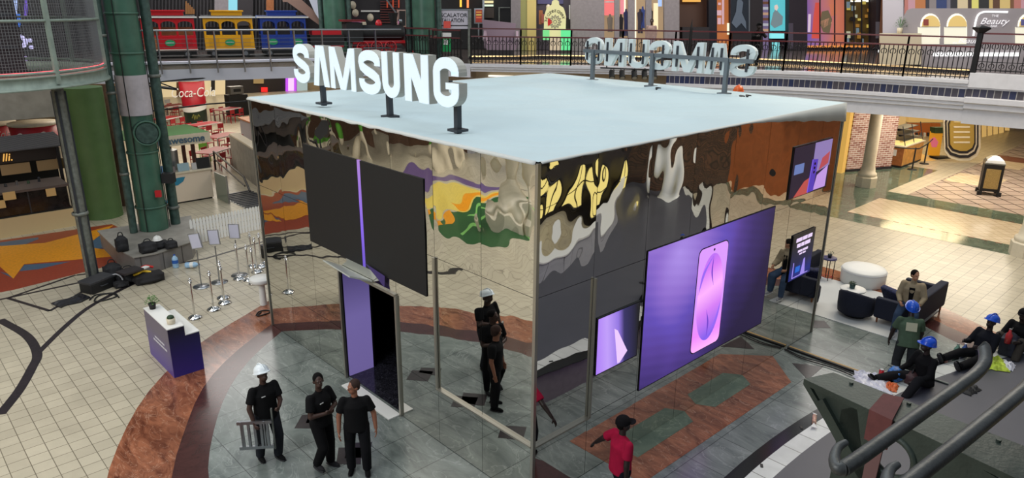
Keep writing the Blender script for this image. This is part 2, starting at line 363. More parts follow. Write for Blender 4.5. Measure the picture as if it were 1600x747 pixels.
# brown lines that run through the cream floor on the left
def floor_band(pts, w, z=.004):
    m = MB(); P = [Vector((p[0], p[1])) for p in pts]; A = []; B = []
    for i, p in enumerate(P):
        d = (P[min(i+1, len(P)-1)]-P[max(i-1, 0)]).normalized(); n = Vector((-d.y, d.x)); A.append(p+n*w/2); B.append(p-n*w/2)
    return m.ring(A, B, 0, z)
def spline(pts, k=8):
    P = [Vector(p) for p in pts]; P = [P[0]*2-P[1]]+P+[P[-1]*2-P[-2]]; O = []
    for i in range(1, len(P)-2):
        for j in range(k):
            t = j/k; a, b, c, d = P[i-1:i+3]
            O.append(.5*((2*b)+(c-a)*t+(2*a-5*b+4*c-d)*t*t+(3*b-a-3*c+d)*t**3))
    return O+[P[-2]]
fl = lambda L: [tuple(at(*q)[:2]) for q in L]
m = floor_band(spline(fl([(0, 648), (30, 610), (50, 575), (58, 553), (42, 525), (0, 500)])), .19); struct('trim_13', m, M['darkstone'])
m = floor_band(spline(fl([(58, 553), (100, 512), (135, 483), (175, 460), (215, 440)])), .13, .005)
for a, b in (((12, 466), (118, 430)), ((12, 466), (78, 486)), ((78, 486), (132, 454)), ((120, 430), (165, 425))):
    w = floor_band(fl([a, b]), .09, .006); m.add(w.v, w.f)
struct('trim_14', m, M['darkstone'])
m = floor_band([(-.4, 17.6), (3.4, 17.6), (9, 17.6)], .08); w = floor_band([(-.4, 18.6), (9, 18.6)], .08); m.add(w.v, w.f); w = floor_band([(-30, 15.4), (-1.4, 14.9), (.6, 14.6), (4, 15.3)], .1, .003); m.add(w.v, w.f); struct('trim_15', m, M['darkstone'])
# star mosaics: the orange one seen on the left and the leafy one the mirror shows
MZ = {k: mat('mosaic_'+k, c, .35, var=.15, vscale=14) for k, c in dict(red=rgb(150, 58, 34), orange=rgb(226, 148, 24), blue=rgb(70, 96, 122), green=rgb(38, 84, 44), lightgreen=rgb(120, 180, 96), yellow=rgb(214, 190, 92), purple=rgb(104, 84, 130)).items()}
star_px = [(-60, 412), (25, 400), (175, 352), (120, 385), (177, 392), (177, 400), (40, 410), (22, 437), (5, 413), (-60, 425)]
m = MB(); m.poly([(-9.5, 15.9), (-4.1, 15.5), (-1.25, 15.9), (-.2, 17.9), (-.45, 20.3), (-3.9, 20.7), (-9.5, 20.7)], 0, .004); struct('trim_16', m, MZ['red'])
m = MB(); m.poly(fl([(0, 379), (60, 371), (60, 374), (22, 389), (0, 384)]), .004, .006); m.poly(fl([(0, 425), (12, 428), (22, 436), (6, 428), (38, 413), (110, 408), (60, 422), (20, 432)][:3]), .004, .006)
m.poly(fl([(120, 388), (150, 366), (172, 378), (176, 389)]), .004, .006); m.poly(fl([(30, 424), (38, 414), (110, 409), (60, 421)]), .004, .006); m.poly([(-9, 18.6), (-6.5, 17.2), (-5, 19.5), (-7, 20.4)], .004, .006); struct('trim_17', m, MZ['blue'])
m = MB(); m.poly(fl([(0, 385), (70, 380), (178, 352), (132, 386), (178, 392), (178, 401), (38, 413), (21, 436), (0, 417)]), .006, .009); m.poly([(-4.1, 18.5), (-6.4, 18.3), (-8.8, 19.8), (-7.3, 17.4), (-8.6, 16.2), (-6.2, 16.6), (-4.2, 16.9)], .006, .009); struct('trim_18', m, MZ['orange'])
mir = lambda L: [(-at(*q).x, at(*q).y) for q in L]
m = MB(); m.poly(mir([(668, 362), (672, 330), (720, 316), (790, 314), (842, 322), (842, 374), (800, 376), (745, 383), (700, 376)]), 0, .004); struct('trim_19', m, MZ['green'])
m = MB()
for a, b, c in ((0, 3.4, .5), (1.3, 2.8, .4), (2.5, 3.2, .45), (3.9, 3., .4), (5.1, 2.9, .5)):
    w = floor_band(spline([(-10.6, 11.6), (-10.6+b*.4*cos(a)-.3*sin(a), 11.6+b*.4*sin(a)+.3*cos(a)), (-10.6+b*.75*cos(a), 11.6+b*.75*sin(a))]), .28, .007); m.add(w.v, w.f)
struct('trim_20', m, MZ['lightgreen'])
m = MB(); m.poly(mir([(664, 325), (664, 298), (700, 290), (800, 300), (760, 314), (705, 318)]), 0, .004); struct('trim_21', m, MZ['yellow'])
m = MB(); m.poly(mir([(700, 306), (790, 300), (800, 306), (720, 314)]), .004, .007); m.poly(mir([(664, 330), (690, 322), (700, 335), (668, 345)]), .004, .008); struct('trim_22', m, MZ['orange'])
m = MB(); m.poly(mir([(600, 286), (600, 274), (690, 272), (790, 284), (790, 292), (700, 286)]), 0, .005); struct('trim_23', m, MZ['purple'])

# the grey stage the seated workers rest on
SCX, SCY, SR = 3.15, -20.55, 18.36
arc = lambda r, a0=112, a1=40, n=50: [(SCX+r*cos(radians(a0+(a1-a0)*i/n)), SCY+r*sin(radians(a0+(a1-a0)*i/n))) for i in range(n+1)]
m = MB(); m.poly(arc(SR+.18)+arc(SR-3.0)[::-1], 0, .585); struct('stage_riser', m, M['wallgrey'])
struct('stage_trim_black', MB().ring(arc(SR), arc(SR+.22), .585, .6), M['blackgloss'])
struct('stage_trim_white', MB().ring(arc(SR-.3), arc(SR), .585, .6), tiles('white_edge_tile', rgb(206, 208, 204), rgb(198, 200, 196), rgb(120, 120, 116), .5, 9, .01, .3))
struct('stage_top', MB().ring(arc(SR-3.0), arc(SR-.3), .585, .6), M['stagetop'])
struct('stage_barrier', MB().ring(arc(SR-3.3), arc(SR-3.0), 0, 1.3), tiles('grey_panel', rgb(176, 178, 186), rgb(168, 170, 178), rgb(96, 96, 104), .8, 9, .02, .4))
struct('stage_barrier_cap', MB().ring(arc(SR-3.4), arc(SR-2.95), 1.3, 1.36), M['white'])

# upper gallery
EDGE = [(12.5, 16.4), (14.6, 13.9), (16.8, 11.0), (18.6, 8.3), (19.9, 6.2), (20.7, 3.6), (21.2, 1.0)]
EDGE2 = [(21.2, 1.0), (21.6, -2.), (21.7, -6.), (21., -10.)]
BR = [(-16, 31.5), (-4, 27.4), (3.0, 24.6), (8.15, 22.85), (12.3, 20.9)]
m = MB(); m.poly(BR+[(12.9, 19.2), (11.9, 18.2)]+[(x_+.28, y_+.2) for x_, y_ in EDGE]+[(21.9, -2), (21.7, -6), (21, -12), (60, -12), (60, 60), (-30, 60), (-30, 36)], 4.74, 4.98)
struct('ceiling', m, M['plasterbeige'])
m = MB(); m.poly(BR+[(12.9, 19.2), (11.9, 18.2)]+[(x_+.28, y_+.2) for x_, y_ in EDGE]+[(21.9, -2), (21.7, -6), (21, -12), (60, -12), (60, 60), (-30, 60), (-30, 36)], 4.98, 5.0)
struct('floor_gallery', m, stone('dark_gallery_granite', rgb(70, 62, 60), rgb(108, 98, 94), .12, 1.5))
def offset(L, d):
    O = []
    for i, p in enumerate(L):
        a = Vector(L[max(i-1, 0)]); b = Vector(L[min(i+1, len(L)-1)]); t = (b-a).normalized(); O.append((p[0]-t.y*-d*-1 if False else p[0]+t.y*-d*-1*-1, p[1]+t.x*d*-1*-1*-1))
    return O
def off(L, d):
    """shift a plan line sideways by d towards the atrium"""
    O = []
    for i, p in enumerate(L):
        a = Vector(L[max(i-1, 0)]); b = Vector(L[min(i+1, len(L)-1)]); t = (b-a).normalized(); O.append((p[0]+t.y*d, p[1]-t.x*d))
    return O
def sweep(L, prof, m=None):
    m = m or MB(); rows = [[(q[0], q[1], z) for q in off(L, o)] for o, z in prof]; n = len(L)
    return m.add([p for r in rows for p in r], [(j*n+i, j*n+i+1, (j+1)*n+i+1, (j+1)*n+i) for j in range(len(prof)-1) for i in range(n-1)])
EA = spline(EDGE, 4)
cut = next(i for i, p in enumerate(EA) if p[0] > 17.0)
LEFTE, RIGHTE = EA[:cut+1], EA[cut:]
struct('trim_24', sweep(EA, [(-.3, 5.03), (.16, 5.03), (.16, 4.93), (.10, 4.91), (.10, 4.84), (.03, 4.80), (.03, 4.74), (-.25, 4.74)]), M['plasterwhite'])
struct('trim_25', sweep(RIGHTE, [(.02, 4.75), (.02, 4.44)]), M['bluetile'])
struct('trim_26', sweep(RIGHTE, [(.02, 4.46), (.17, 4.45), (.17, 4.34), (.12, 4.32), (.12, 4.22), (.06, 4.19), (.06, 4.08), (-.02, 4.04), (-.02, 3.66), (-.4, 3.66), (-.4, 4.6)]), M['plasterwhite'])
struct('trim_27', sweep(LEFTE, [(-1.2, 4.74), (-1.2, 3.2), (-1.6, 3.2), (-1.6, 4.74)]), M['plasterbeige'])
struct('trim_28', sweep(EDGE2, [(-.3, 5.28), (.1, 5.28), (.1, 4.82), (.03, 4.8), (.03, 4.76)]), M['plasterwhite'])
struct('trim_29', sweep(EDGE2, [(.02, 4.78), (.02, 4.5)]), M['bluetile'])
struct('trim_30', sweep(EDGE2, [(.02, 4.5), (.2, 4.48), (.2, 4.32), (.12, 4.28), (.12, 4.12), (0, 4.08), (0, 3.6), (-.4, 3.6), (-.4, 4.6)]), M['plasterwhite'])
struct('trim_31', sweep([(12.3, 20.9), (12.9, 19.2), (11.6, 18.1), (12.5, 16.4)], [(-.2, 5.02), (.06, 5.02), (.06, 4.5), (-.2, 4.5)]), M['plasterwhite'])
struct('trim_32', sweep(BR, [(-.4, 5.04), (.12, 5.04), (.12, 4.96), (.0, 4.94), (0, 4.26), (-.35, 4.24), (-.35, 4.8)]), mat('bridge_fascia', rgb(196, 198, 212), .5))

# far walls of both levels
def wall(name, A, B, z0, z1, m, th=.3):
    d = (Vector(B)-Vector(A)).normalized(); n = Vector((-d.y, d.x))*th
    if n.dot(Vector((CAMP.x-A[0], CAMP.y-A[1]))) > 0: n = -n
    return struct(name, MB().poly([A, B, (B[0]+n.x, B[1]+n.y), (A[0]+n.x, A[1]+n.y)], z0, z1), m)
PT, P1, P2 = ((-16, 44), (16.5, 27.5)), ((16.5, 27.5), (25.5, 18.2)), ((25.5, 18.2), (40, 10.6))
sh = lambda Q, k: tuple((p[0]+k[0], p[1]+k[1]) for p in Q)
wall('wall_back', *sh(PT, (.3, .45)), 5, 12, M['walldark']); wall('wall_gallery', *sh(P1, (.35, .35)), 5, 12, M['walldark']); wall('wall_right', *sh(P2, (.3, .5)), 5, 12, M['walldark'])
wall('wall_far_right', (40, 10.6), (58, -2), 5, 12, M['wallbrown']); wall('wall_beauty', (34, 8), (36, -12), 5, 12, M['wallgrey'])
wall('wall_food_court', (-14, 62), (40, 50), 0, 4.7, mat('cream_shop_wall', rgb(190, 172, 140), .6)); wall('wall_food_court_side', (30, 52), (24, 14), 0, 4.7, M['plasterbeige'])
wall('wall_corridor', (37, 14), (48, 5.2), 0, 4.6, M['offwhite']); wall('wall_corridor_end', (48, 5.2), (75, 2), 0, 4.6, mat('warm_corridor_wall', rgb(200, 160, 110), .5))
wall('wall_left', (-24, 6), (-16.5, 27), 0, 9, M['wallbrown']); wall('wall_left_back', (-16.5, 27), (-9, 33), 0, 4.5, M['wallbrown'])
wall('wall_far_left', (-26, -8), (-24, 6), 0, 9, M['walldark'])
wall('wall_stage_back', (14.6, -9.6), (-3, -11.4), 0, 7, M['walldark']); wall('wall_slatted', (20.0, -8.7), (14.6, -9.6), 0, 7, tiles('dark_slats', rgb(56, 40, 34), rgb(86, 58, 44), rgb(20, 16, 16), .3, .12, .02, vert=(1, .1), rough=.4)); wall('wall_wood', (28.5, -3.6), (20.0, -8.7), 0, 7, mat('wood_cladding', rgb(134, 74, 38), .4, var=.15, vscale=3))
# the two white columns of the corridor and the pale ones in the mirror
def column(px, label, r=.33, z=3.7, loc=None, m='offwhite', name='column'):
    p = Vector(loc+(0,)) if loc else at(*px)
    t = thing(name, label, 'column', (p.x, p.y, 0))
    MB().lathe([(0, 0), (r*1.75, 0), (r*1.75, .42), (r*1.6, .46), (0, .46)], n=8, smooth=False).build('plinth', M[m], t)
    MB().lathe([(r*1.45, .46), (r*1.5, .52), (r*1.45, .6), (r*1.2, .64), (r*1.12, .8), (r*1.04, .86), (r, .95), (r*.96, z), (0, z)], n=28).build('shaft', M[m], t)
    return t
column((1352, 291), 'white round column on a tiled plinth before the brick pier', .25, 4.55)
column(None, 'white round column at the right frame edge, only its base in view', .28, 4.55, loc=(19.62, -1.95))
column(None, 'pale column at the far end of the warm lit corridor', .42, 4.55, loc=(47, 3.4))
for q, l in (((-9.55, 11.1), 'slim cream column by the leafy floor mosaic, nearer of the pair'), ((-10.3, 10.5), 'slim cream column by the leafy floor mosaic, farther of the pair')):
    t = column(None, l, .3, 6.5, loc=q); t['group'] = 'cream columns by the leafy mosaic'
    MB().lathe([(.3, 1.9), (.42, 2.3), (.46, 6.5), (0, 6.5)], n=24).build('capital', M['offwhite'], t)
column(None, 'white curved column in front of the wood clad wall', .32, 7, loc=(14.9, -8.2), m='white')
for i, q in enumerate(((-12.2, 24.6), (-11.2, 27.0), (-14.2, 20.4))):
    t = thing('striped_column', ['green and cream banded column before the brown wall', 'green and cream banded column farthest from the mosaic', 'green and cream banded column nearest the yellow mosaic'][i], 'column', (*q, 0))
    for k in range(8):
        MB().cyl((0, 0, k*1.1), (0, 0, k*1.1+1.1), .42, n=20).build('band', [M['offwhite'], MZ['green']][k % 2] if k % 2 == 0 else mat('bright_green', rgb(86, 150, 50), .5), t)
# arched lit openings behind the stage, seen in the mirror
for i in range(5):
    t = thing('lit_arch', 'yellow lit arched shop window behind the stage, number %s from the wood wall' % ['first', 'second', 'third', 'fourth', 'fifth'][i], 'shop window', (13.6-i*1.75, -9.45-.18*i, 0), 0)
    pts = [(-.62, .0, .5), (.62, 0, .5)]+[(.62*cos(a*pi/10), 0, 1.6+.62*sin(a*pi/10)) for a in range(11)]
    MB().ext(pts, (0, .05, 0)).build('pane', glow('arch_glow', rgb(235, 215, 130), 1.1), t)
    m = MB(); m.tube([(p[0]*1.05, .05, p[2]) for p in pts+[pts[0]]], .07, 6); m.bar((0, .08, .5), (0, .08, 2.2), .05); m.bar((-.62, .08, 1.2), (.62, .08, 1.2), .04); m.build('arch_frame', M['iron'], t)
m = MB()
for k in range(26): m.box((14.3-k*.66, -9.45-k*.067, 4.6), (.12, .12, 3))
struct('trim_33', m, M['wallbrown'])
wall('wall_behind_camera', (-3, -11.4), (-22, -20), 0, 9, M['walldark'])

t = thing('mural_shop', 'colourful blue and red shop display on the brown far wall', 'shop display', (-20, 16, 0))
A_, B_ = Vector((-23.4, 7.6, 0)), Vector((-17, 25.6, 0)); d_ = B_-A_; n_ = Vector((d_.y, -d_.x, 0)).normalized()
for k in range(16):
    c = [rgb(60, 100, 150), rgb(190, 190, 200), rgb(130, 40, 60), rgb(50, 56, 70), rgb(150, 120, 90), rgb(70, 140, 170), rgb(110, 60, 90)][k % 7]; p = A_+d_*(.04+.052*k)
    MB().ext([p, p+d_*.045, p+d_*.045+Vector((0, 0, 2.2+.9*sin(k*1.7))), p+Vector((0, 0, 2.9+.6*sin(k*2.3)))], tuple(n_*(.1+.15*(k % 3)))).build('display_board', mat('board', c, .5, var=.3, vscale=3), t, world=True)
# ================================================================== the mirrored pavilion
LX, LY, HB = 9.22, 8.82, 5.35
PAV = thing('mirrored_pavilion', 'large mirror clad event pavilion with white fabric roof in the middle of the atrium', 'pavilion', (0, 0, 0))
M['mirror'] = mat('mirror_film', rgb(226, 224, 218), .015, 1.)
M['trimsteel'] = mat('aluminium_edge', rgb(176, 172, 162), .3, .8); M['seam'] = mat('dark_seam', rgb(70, 68, 64), .5)
def wob(u, z, seed):
    a = .0002 + .0011*max(0, min(1, (z-1.0)/2.4)) + .0024*max(0, min(1, (z-3.2)/.9))
    return a*(noise.noise((u*1.15+seed, z*1.9, seed*3.1))*2.2 + noise.noise((u*3.4, z*2.6+seed, 7.7))*.8) + .0012*noise.noise((u*.5, z*.7, seed*9.))
def panel(face, u0, u1, z0, z1, seed):
    n, k = max(2, int((u1-u0)/.045)), max(2, int((z1-z0)/.045)); g = .004
    tu, tz = (noise.noise((seed*5.3, 1, 2))*.004, noise.noise((seed*3.7, 8, 2))*.004)
    V = []; F = []
    for i in range(n+1):
        for j in range(k+1):
            u = u0+g+(u1-u0-2*g)*i/n; z = z0+g+(z1-z0-2*g)*j/k
            e = min(1, min(i, n-i, j, k-j)/2.)
            d = wob(u, z, seed)*(.4+.6*e) + tu*(u-(u0+u1)/2) + tz*(z-(z0+z1)/2)
            V.append((u, -.006+d, z) if face == 'R' else (-.006+d, u, z))
    for i in range(n):
        for j in range(k): F.append((i*(k+1)+j, (i+1)*(k+1)+j, (i+1)*(k+1)+j+1, i*(k+1)+j+1))
    MB().add(V, F, True).build('mirror_panel', M['mirror'], PAV)
sd = 1.3
for u0, u1 in ((.03, 1.2), (1.2, 2.45), (2.45, 3.67), (3.67, 4.9), (4.9, 6.1), (6.1, 7.3), (7.3, 8.3), (8.3, 9.19)):
    for z0, z1 in ((0.01, 1.07), (1.07, 3.44), (3.44, 5.33)):
        panel('R', u0, u1, z0, z1, sd); sd += 1.7
DY0, DY1, DZ = 3.46, 5.42, 2.42
for u0, u1 in ((.03, 1.15), (1.15, 2.3), (2.3, DY0), (DY0, DY1), (DY1, 6.5), (6.5, 7.65), (7.65, 8.79)):
    for z0, z1 in ((0.01, 1.07), (1.07, 3.44), (3.44, 5.33)):
        if u0 == DY0:
            if z0 < 1: continue
            if z0 < 2: z0 = DZ
        panel('L', u0, u1, z0, z1, sd); sd += 1.7
# carcass behind the mirrors, with the doorway open
m = MB(); m.b2((.0, 0, 0), (LX, .05, HB)); m.b2((LX-.05, 0, 0), (LX, LY, HB)); m.b2((0, LY-.05, 0), (LX, LY, HB))
m.b2((0, 0, 0), (.05, DY0, HB)); m.b2((0, DY1, 0), (.05, LY, HB)); m.b2((0, DY0, DZ), (.05, DY1, HB)); m.build('carcass', M['black'], PAV)
MB().b2((.05, .05, .005), (LX-.05, LY-.05, .02)).build('inner_floor', stone('black_marble_vinyl', rgb(10, 10, 14), rgb(44, 44, 52), .12, 5, .5, rgb(90, 90, 100)), PAV)
MB().b2((.05, DY1-.02, .02), (.62, DY1+.03, 3.2)).build('inner_wall', ramp_emit('violet_lit_wall', [(0, rgb(118, 104, 168)), (.5, rgb(122, 108, 176)), (1, rgb(58, 48, 96))], (0, 0, 1), 0, 2.6, .75), PAV)  # violet room light put into the wall as its own glow, dimmer upwards
MB().b2((.62, DY1+.03, .02), (.7, LY-.05, 3.2)).build('inner_return', M['black'], PAV)
MB().b2((2.6, .05, .02), (2.66, LY-.05, 5.2)).build('inner_partition', M['black'], PAV)
m = MB(); m.bar((-.02, DY0, .0), (-.02, DY0, DZ), .05, .05); m.bar((-.02, DY1, 0), (-.02, DY1, DZ), .05, .05); m.bar((-.02, DY0, DZ), (-.02, DY1, DZ), .05, .05); m.build('door_frame', M['trimsteel'], PAV)
m = MB(); m.ext([(-.02, DY1-.1, DZ+.04), (-.02, DY0+.75, DZ+.04), (-.45, DY0+.8, DZ+.22), (-.42, DY1-.15, DZ+.26)], (0, 0, .03)); m.build('door_awning', mat('silver_awning', rgb(205, 210, 205), .35, .3), PAV)
m = MB(); m.b2((-.28, DY0+.02, .006), (-.02, DY1-.25, .03)); m.build('door_sill', M['white'], PAV)
# frames and seams
m = MB(); m.bar((-.02, -.02, 0), (-.02, -.02, HB), .055, .055); m.build('corner_post', M['trimsteel'], PAV)
for p, q in (((LX, -.02, 0), (LX, -.02, HB)), ((-.02, LY, 0), (-.02, LY, HB))):
    m = MB(); m.bar(p, q, .03, .03); m.build('edge_post', M['trimsteel'], PAV)
for p, q in (((-.03, 0, 1.07), (-.03, 2.3, 1.07)), ((-.03, 2.3, 1.07), (-.03, 2.3, 3.44)), ((0, -.03, 1.07), (1.22, -.03, 1.07)), ((1.22, -.03, 1.07), (1.22, -.03, 3.44))):
    m = MB(); m.bar(p, q, .055, .03); m.build('frame_rail', M['trimsteel'], PAV)
# roof: white stretched cloth with creases, wrapped over the edges
n = 70; V = []; F = []
for i in range(n+1):
    for j in range(n+1):
        x = -.03+(LX+.06)*i/n; y = -.03+(LY+.06)*j/n; e = min(1, min(i, n-i, j, n-j)/5)
        w = noise.noise((x*.45, y*.5, 1))*.14 + abs(noise.noise((x*1.3+y*.7, y*.5-x*.2, 5)))*.05 + noise.noise((x*3+y*2, y*1.2, 9))*.022+abs(noise.noise(((x-y)*.35, (x+y)*2.2, 3)))*.09
        V.append((x, y, HB+.02+e*(w-.03)+.008*noise.noise((x*4, y*4, 2))))
for i in range(n):
    for j in range(n): F.append((i*(n+1)+j, (i+1)*(n+1)+j, (i+1)*(n+1)+j+1, i*(n+1)+j+1))
MB().add(V, F, True).build('fabric_roof', mat('white_roof_cloth', rgb(186, 204, 209), .6, var=.03, vscale=.8), PAV)
def hem(name, pts_top, drop, nrm):
    V = []; F = []; k = len(pts_top)
    for i, p in enumerate(pts_top):
        d = drop(i/(k-1))
        V += [p, (p[0]+nrm[0]*.02, p[1]+nrm[1]*.02, p[2]-d*.5), (p[0]+nrm[0]*.035, p[1]+nrm[1]*.035, p[2]-d)]
    for i in range(k-1):
        for j in range(2): F.append((i*3+j, i*3+j+1, i*3+4+j, i*3+3+j))
    o = MB().add(V, F, True).build(name, mat('roof_cloth_hem', rgb(198, 200, 196), .6), PAV)
    s = o.modifiers.new('sol', 'SOLIDIFY'); s.thickness = .006
K = 90
hem('roof_hem', [(LX*(i/K), -.04, HB+.03) for i in range(K+1)], lambda t: .03+.015*noise.noise((t*30, 1, 1))+max(0, t-.55)**1.2*.95*(1+.25*noise.noise((t*26, 4, 1))), (0, -1))
hem('roof_hem', [(-.04, LY*(i/K), HB+.03) for i in range(K+1)], lambda t: .05+.02*noise.noise((t*30, 2, 1)), (-1, 0))
hem('roof_hem', [(LX+.03, LY*(i/K), HB+.03) for i in range(K+1)], lambda t: .2, (1, 0))
hem('roof_hem', [(LX*(i/K), LY+.03, HB+.03) for i in range(K+1)], lambda t: .2, (0, 1))

# ---- screens
def scr_rect(m, face, a, b, z0, z1, d0, d1):
    return m.b2((a, -d1, z0), (b, -d0, z1)) if face == 'R' else m.b2((-d1, a, z0), (-d0, b, z1))
t = thing('led_screen', 'big purple lit screen with a pink phone picture on the right mirror wall', 'screen', (2.5, 0, 1.03))
scr_rect(MB(), 'R', 2.5, 6.64, 1.03, 3.57, .012, .02).build('screen_case', M['black'], t, world=True)
scr = scr_rect(MB(), 'R', 2.52, 6.62, 1.05, 3.555, .02, .0235).build('screen_picture', None, t, world=True)
m_ = bpy.data.materials.new('purple_gradient_picture'); m_.use_nodes = True; q = NT(m_); tc = q.new('ShaderNodeTexCoord'); sx = q.new('ShaderNodeSeparateXYZ'); q.link(tc.outputs['Object'], sx.inputs[0])
def mth(op, a, b=None, c=None):
    n_ = q.new('ShaderNodeMath', operation=op)
    for i, v in enumerate((a, b, c)):
        if v is None: continue
        if isinstance(v, (int, float)): n_.inputs[i].default_value = v
        else: q.link(v, n_.inputs[i])
    return n_.outputs[0]
X_, Z_ = sx.outputs[0], sx.outputs[2]
nz = q.new('ShaderNodeTexNoise'); nz.inputs['Scale'].default_value = .55; nz.inputs['Detail'].default_value = 1; nz.inputs['Distortion'].default_value = .8; q.link(tc.outputs['Object'], nz.inputs['Vector'])
dist = mth('SQRT', mth('ADD', mth('POWER', mth('SUBTRACT', X_, .9), 2), mth('POWER', mth('SUBTRACT', Z_, 2.3), 2)))
v_ = mth('ADD', mth('MULTIPLY', dist, .27), mth('MULTIPLY', nz.outputs['Fac'], .28))
wv = mth('MULTIPLY', mth('SINE', mth('MULTIPLY', mth('ADD', Z_, mth('MULTIPLY', X_, .25)), 34)), .012)
v_ = mth('ADD', v_, wv)
rr = q.new('ShaderNodeValToRGB'); e = rr.color_ramp.elements; e[0].position = .12; e[0].color = rgb(172, 142, 232); e[1].position = 1.0; e[1].color = rgb(34, 22, 62)
for p, c in ((.32, rgb(142, 108, 205)), (.48, rgb(98, 76, 182)), (.62, rgb(86, 62, 150)), (.8, rgb(56, 40, 104))):
    k = e.new(p); k.color = c
q.link(v_, rr.inputs['Fac']); q.link(rr.outputs['Color'], q.b.inputs['Emission Color']); q.b.inputs['Emission Strength'].default_value = 1.0; q.b.inputs['Base Color'].default_value = (.02, .02, .02, 1)
scr.data.materials.append(m_)
def rrect(x0, x1, z0, z1, r, y, n=6, shear=0.):
    P = []
    for cx_, cz_, a0 in ((x1-r, z1-r, 0), (x0+r, z1-r, 90), (x0+r, z0+r, 180), (x1-r, z0+r, 270)):
        for i in range(n+1):
            a = radians(a0+90*i/n); P.append((cx_+r*cos(a), y, cz_+r*sin(a)))
    return P
px0, px1, pz0, pz1 = 4.0, 4.98, 1.19, 3.25
ph = MB().ext(rrect(px0, px1, pz0, pz1, .13, -.025), (0, -.004, 0)).build('phone_outline', M['blackgloss'], t, world=True)
f = MB().ext(rrect(px0+.02, px1-.02, pz0+.02, pz1-.02, .115, -.029), (0, -.004, 0)).build('phone_face', ramp_emit('phone_wallpaper', [(0, rgb(160, 128, 255)), (.35, rgb(232, 130, 255)), (.55, rgb(255, 186, 255)), (.75, rgb(236, 132, 250)), (1, rgb(216, 150, 255))], (0, 0, 1), -1, 1, 1.05), ph)
f.data.transform(Matrix.Translation((-2.5, 0, -1.03)))
cxp, czp = (px0+px1)/2, (pz0+pz1)/2
def onphone(o): o.data.transform(Matrix.Translation((-2.5, 0, -1.03))); return o
EL_ = [(cxp+.415*cos(a), -.033, czp+.86*sin(a)) for a in [2*pi*k/48 for k in range(48)]]
onphone(MB().ext(EL_, (0, -.002, 0)).build('phone_swirl', ramp_emit('swirl_disc', [(0, rgb(130, 92, 236)), (.28, rgb(214, 124, 246)), (.5, rgb(255, 178, 255)), (.72, rgb(216, 120, 246)), (1, rgb(140, 96, 240))], (-.25, 0, 1), -.1, 1.85, 1.0), ph))
for sgn in (1, -1):
    P = spline([(cxp+.02*sgn, -.035, czp+.84*sgn), (cxp-.30*sgn, -.035, czp+.55*sgn), (cxp-.40*sgn, -.035, czp+.15*sgn)], 8); Q = spline([(cxp-.39*sgn, -.035, czp+.18*sgn), (cxp-.22*sgn, -.035, czp+.55*sgn), (cxp+.02*sgn, -.035, czp+.84*sgn)], 8)
    onphone(MB().ext(P+Q[1:-1], (0, -.002, 0)).build('phone_swirl', glow('crescent', rgb(150, 104, 244), .95), ph))
    P = spline([(cxp, -.035, czp+.80*sgn), (cxp-.03*sgn, -.035, czp+.5*sgn), (cxp+.08*sgn, -.035, czp+.22*sgn)], 8); Q = spline([(cxp+.07*sgn, -.035, czp+.24*sgn), (cxp+.01*sgn, -.035, czp+.5*sgn), (cxp, -.035, czp+.80*sgn)], 8)
    onphone(MB().ext(P+Q[1:-1], (0, -.003, 0)).build('phone_swirl', glow('fold_line', rgb(116, 66, 206), .9), ph))
o = MB().cyl((cxp, -.033, pz1-.1), (cxp, -.037, pz1-.1), .025).build('phone_camera_hole', M['blackgloss'], ph); o.data.transform(Matrix.Translation((-2.5, 0, -1.03)))
t = thing('small_screen', 'small screen with a lilac phone edge picture by the pavilion corner', 'screen', (1.3, 0, 1.76))
scr_rect(MB(), 'R', 1.32, 2.38, 1.76, 2.75, .012, .03).build('screen_case', M['blackgloss'], t, world=True)
scr_rect(MB(), 'R', 1.34, 2.36, 1.78, 2.73, .03, .034).build('screen_picture', ramp_emit('lilac_picture', [(0, rgb(172, 120, 250)), (.3, rgb(196, 160, 255)), (.55, rgb(150, 120, 230)), (.68, rgb(50, 44, 100)), (1, rgb(14, 12, 22))], (1, 0, .1), 0, 1.1, .95), t, world=True)
MB().ext([(1.74, -.034, 2.45), (1.82, -.034, 2.4), (2.1, -.034, 1.95), (1.92, -.034, 1.8), (1.86, -.034, 1.8)], (0, -.004, 0)).build('picture_phone_edge', glow('phone_edge', rgb(238, 204, 255), .95), t, world=True)
t = thing('upper_screen', 'screen with a busy phone advert high near the right end of the mirror wall', 'screen', (7.1, 0, 3.6))
scr_rect(MB(), 'R', 7.1, 8.8, 3.6, 4.68, .012, .032).build('screen_case', M['blackgloss'], t, world=True)
def pic(a, b, z0, z1, c, name='picture_patch', s=.8, y=.06, pts=None, face='R'):
    P = pts or [(a, z0), (b, z0), (b, z1), (a, z1)]
    return MB().ext([(p[0], -(y-.026), p[1]) for p in P], (0, -.004, 0)).build(name, glow(name, c, s), t, world=True)
pic(0, 0, 0, 0, rgb(40, 30, 52), pts=[(7.12, 3.62), (8.78, 3.62), (8.78, 4.66), (7.12, 4.66)])
pic(0, 0, 0, 0, rgb(150, 130, 190), y=.064, pts=[(8.0, 4.0), (8.78, 4.1), (8.78, 4.66), (8.0, 4.66)])
pic(0, 0, 0, 0, rgb(110, 130, 190), y=.064, pts=[(7.2, 4.1), (7.6, 4.1), (7.6, 4.3), (7.2, 4.3)])
pic(0, 0, 0, 0, rgb(196, 84, 78), y=.066, pts=[(7.3, 3.62), (7.95, 3.62), (7.95, 3.95), (7.7, 3.9)])
pic(0, 0, 0, 0, rgb(204, 160, 240), y=.066, pts=[(8.15, 3.64), (8.7, 3.64), (8.72, 4.1), (8.25, 3.95)])
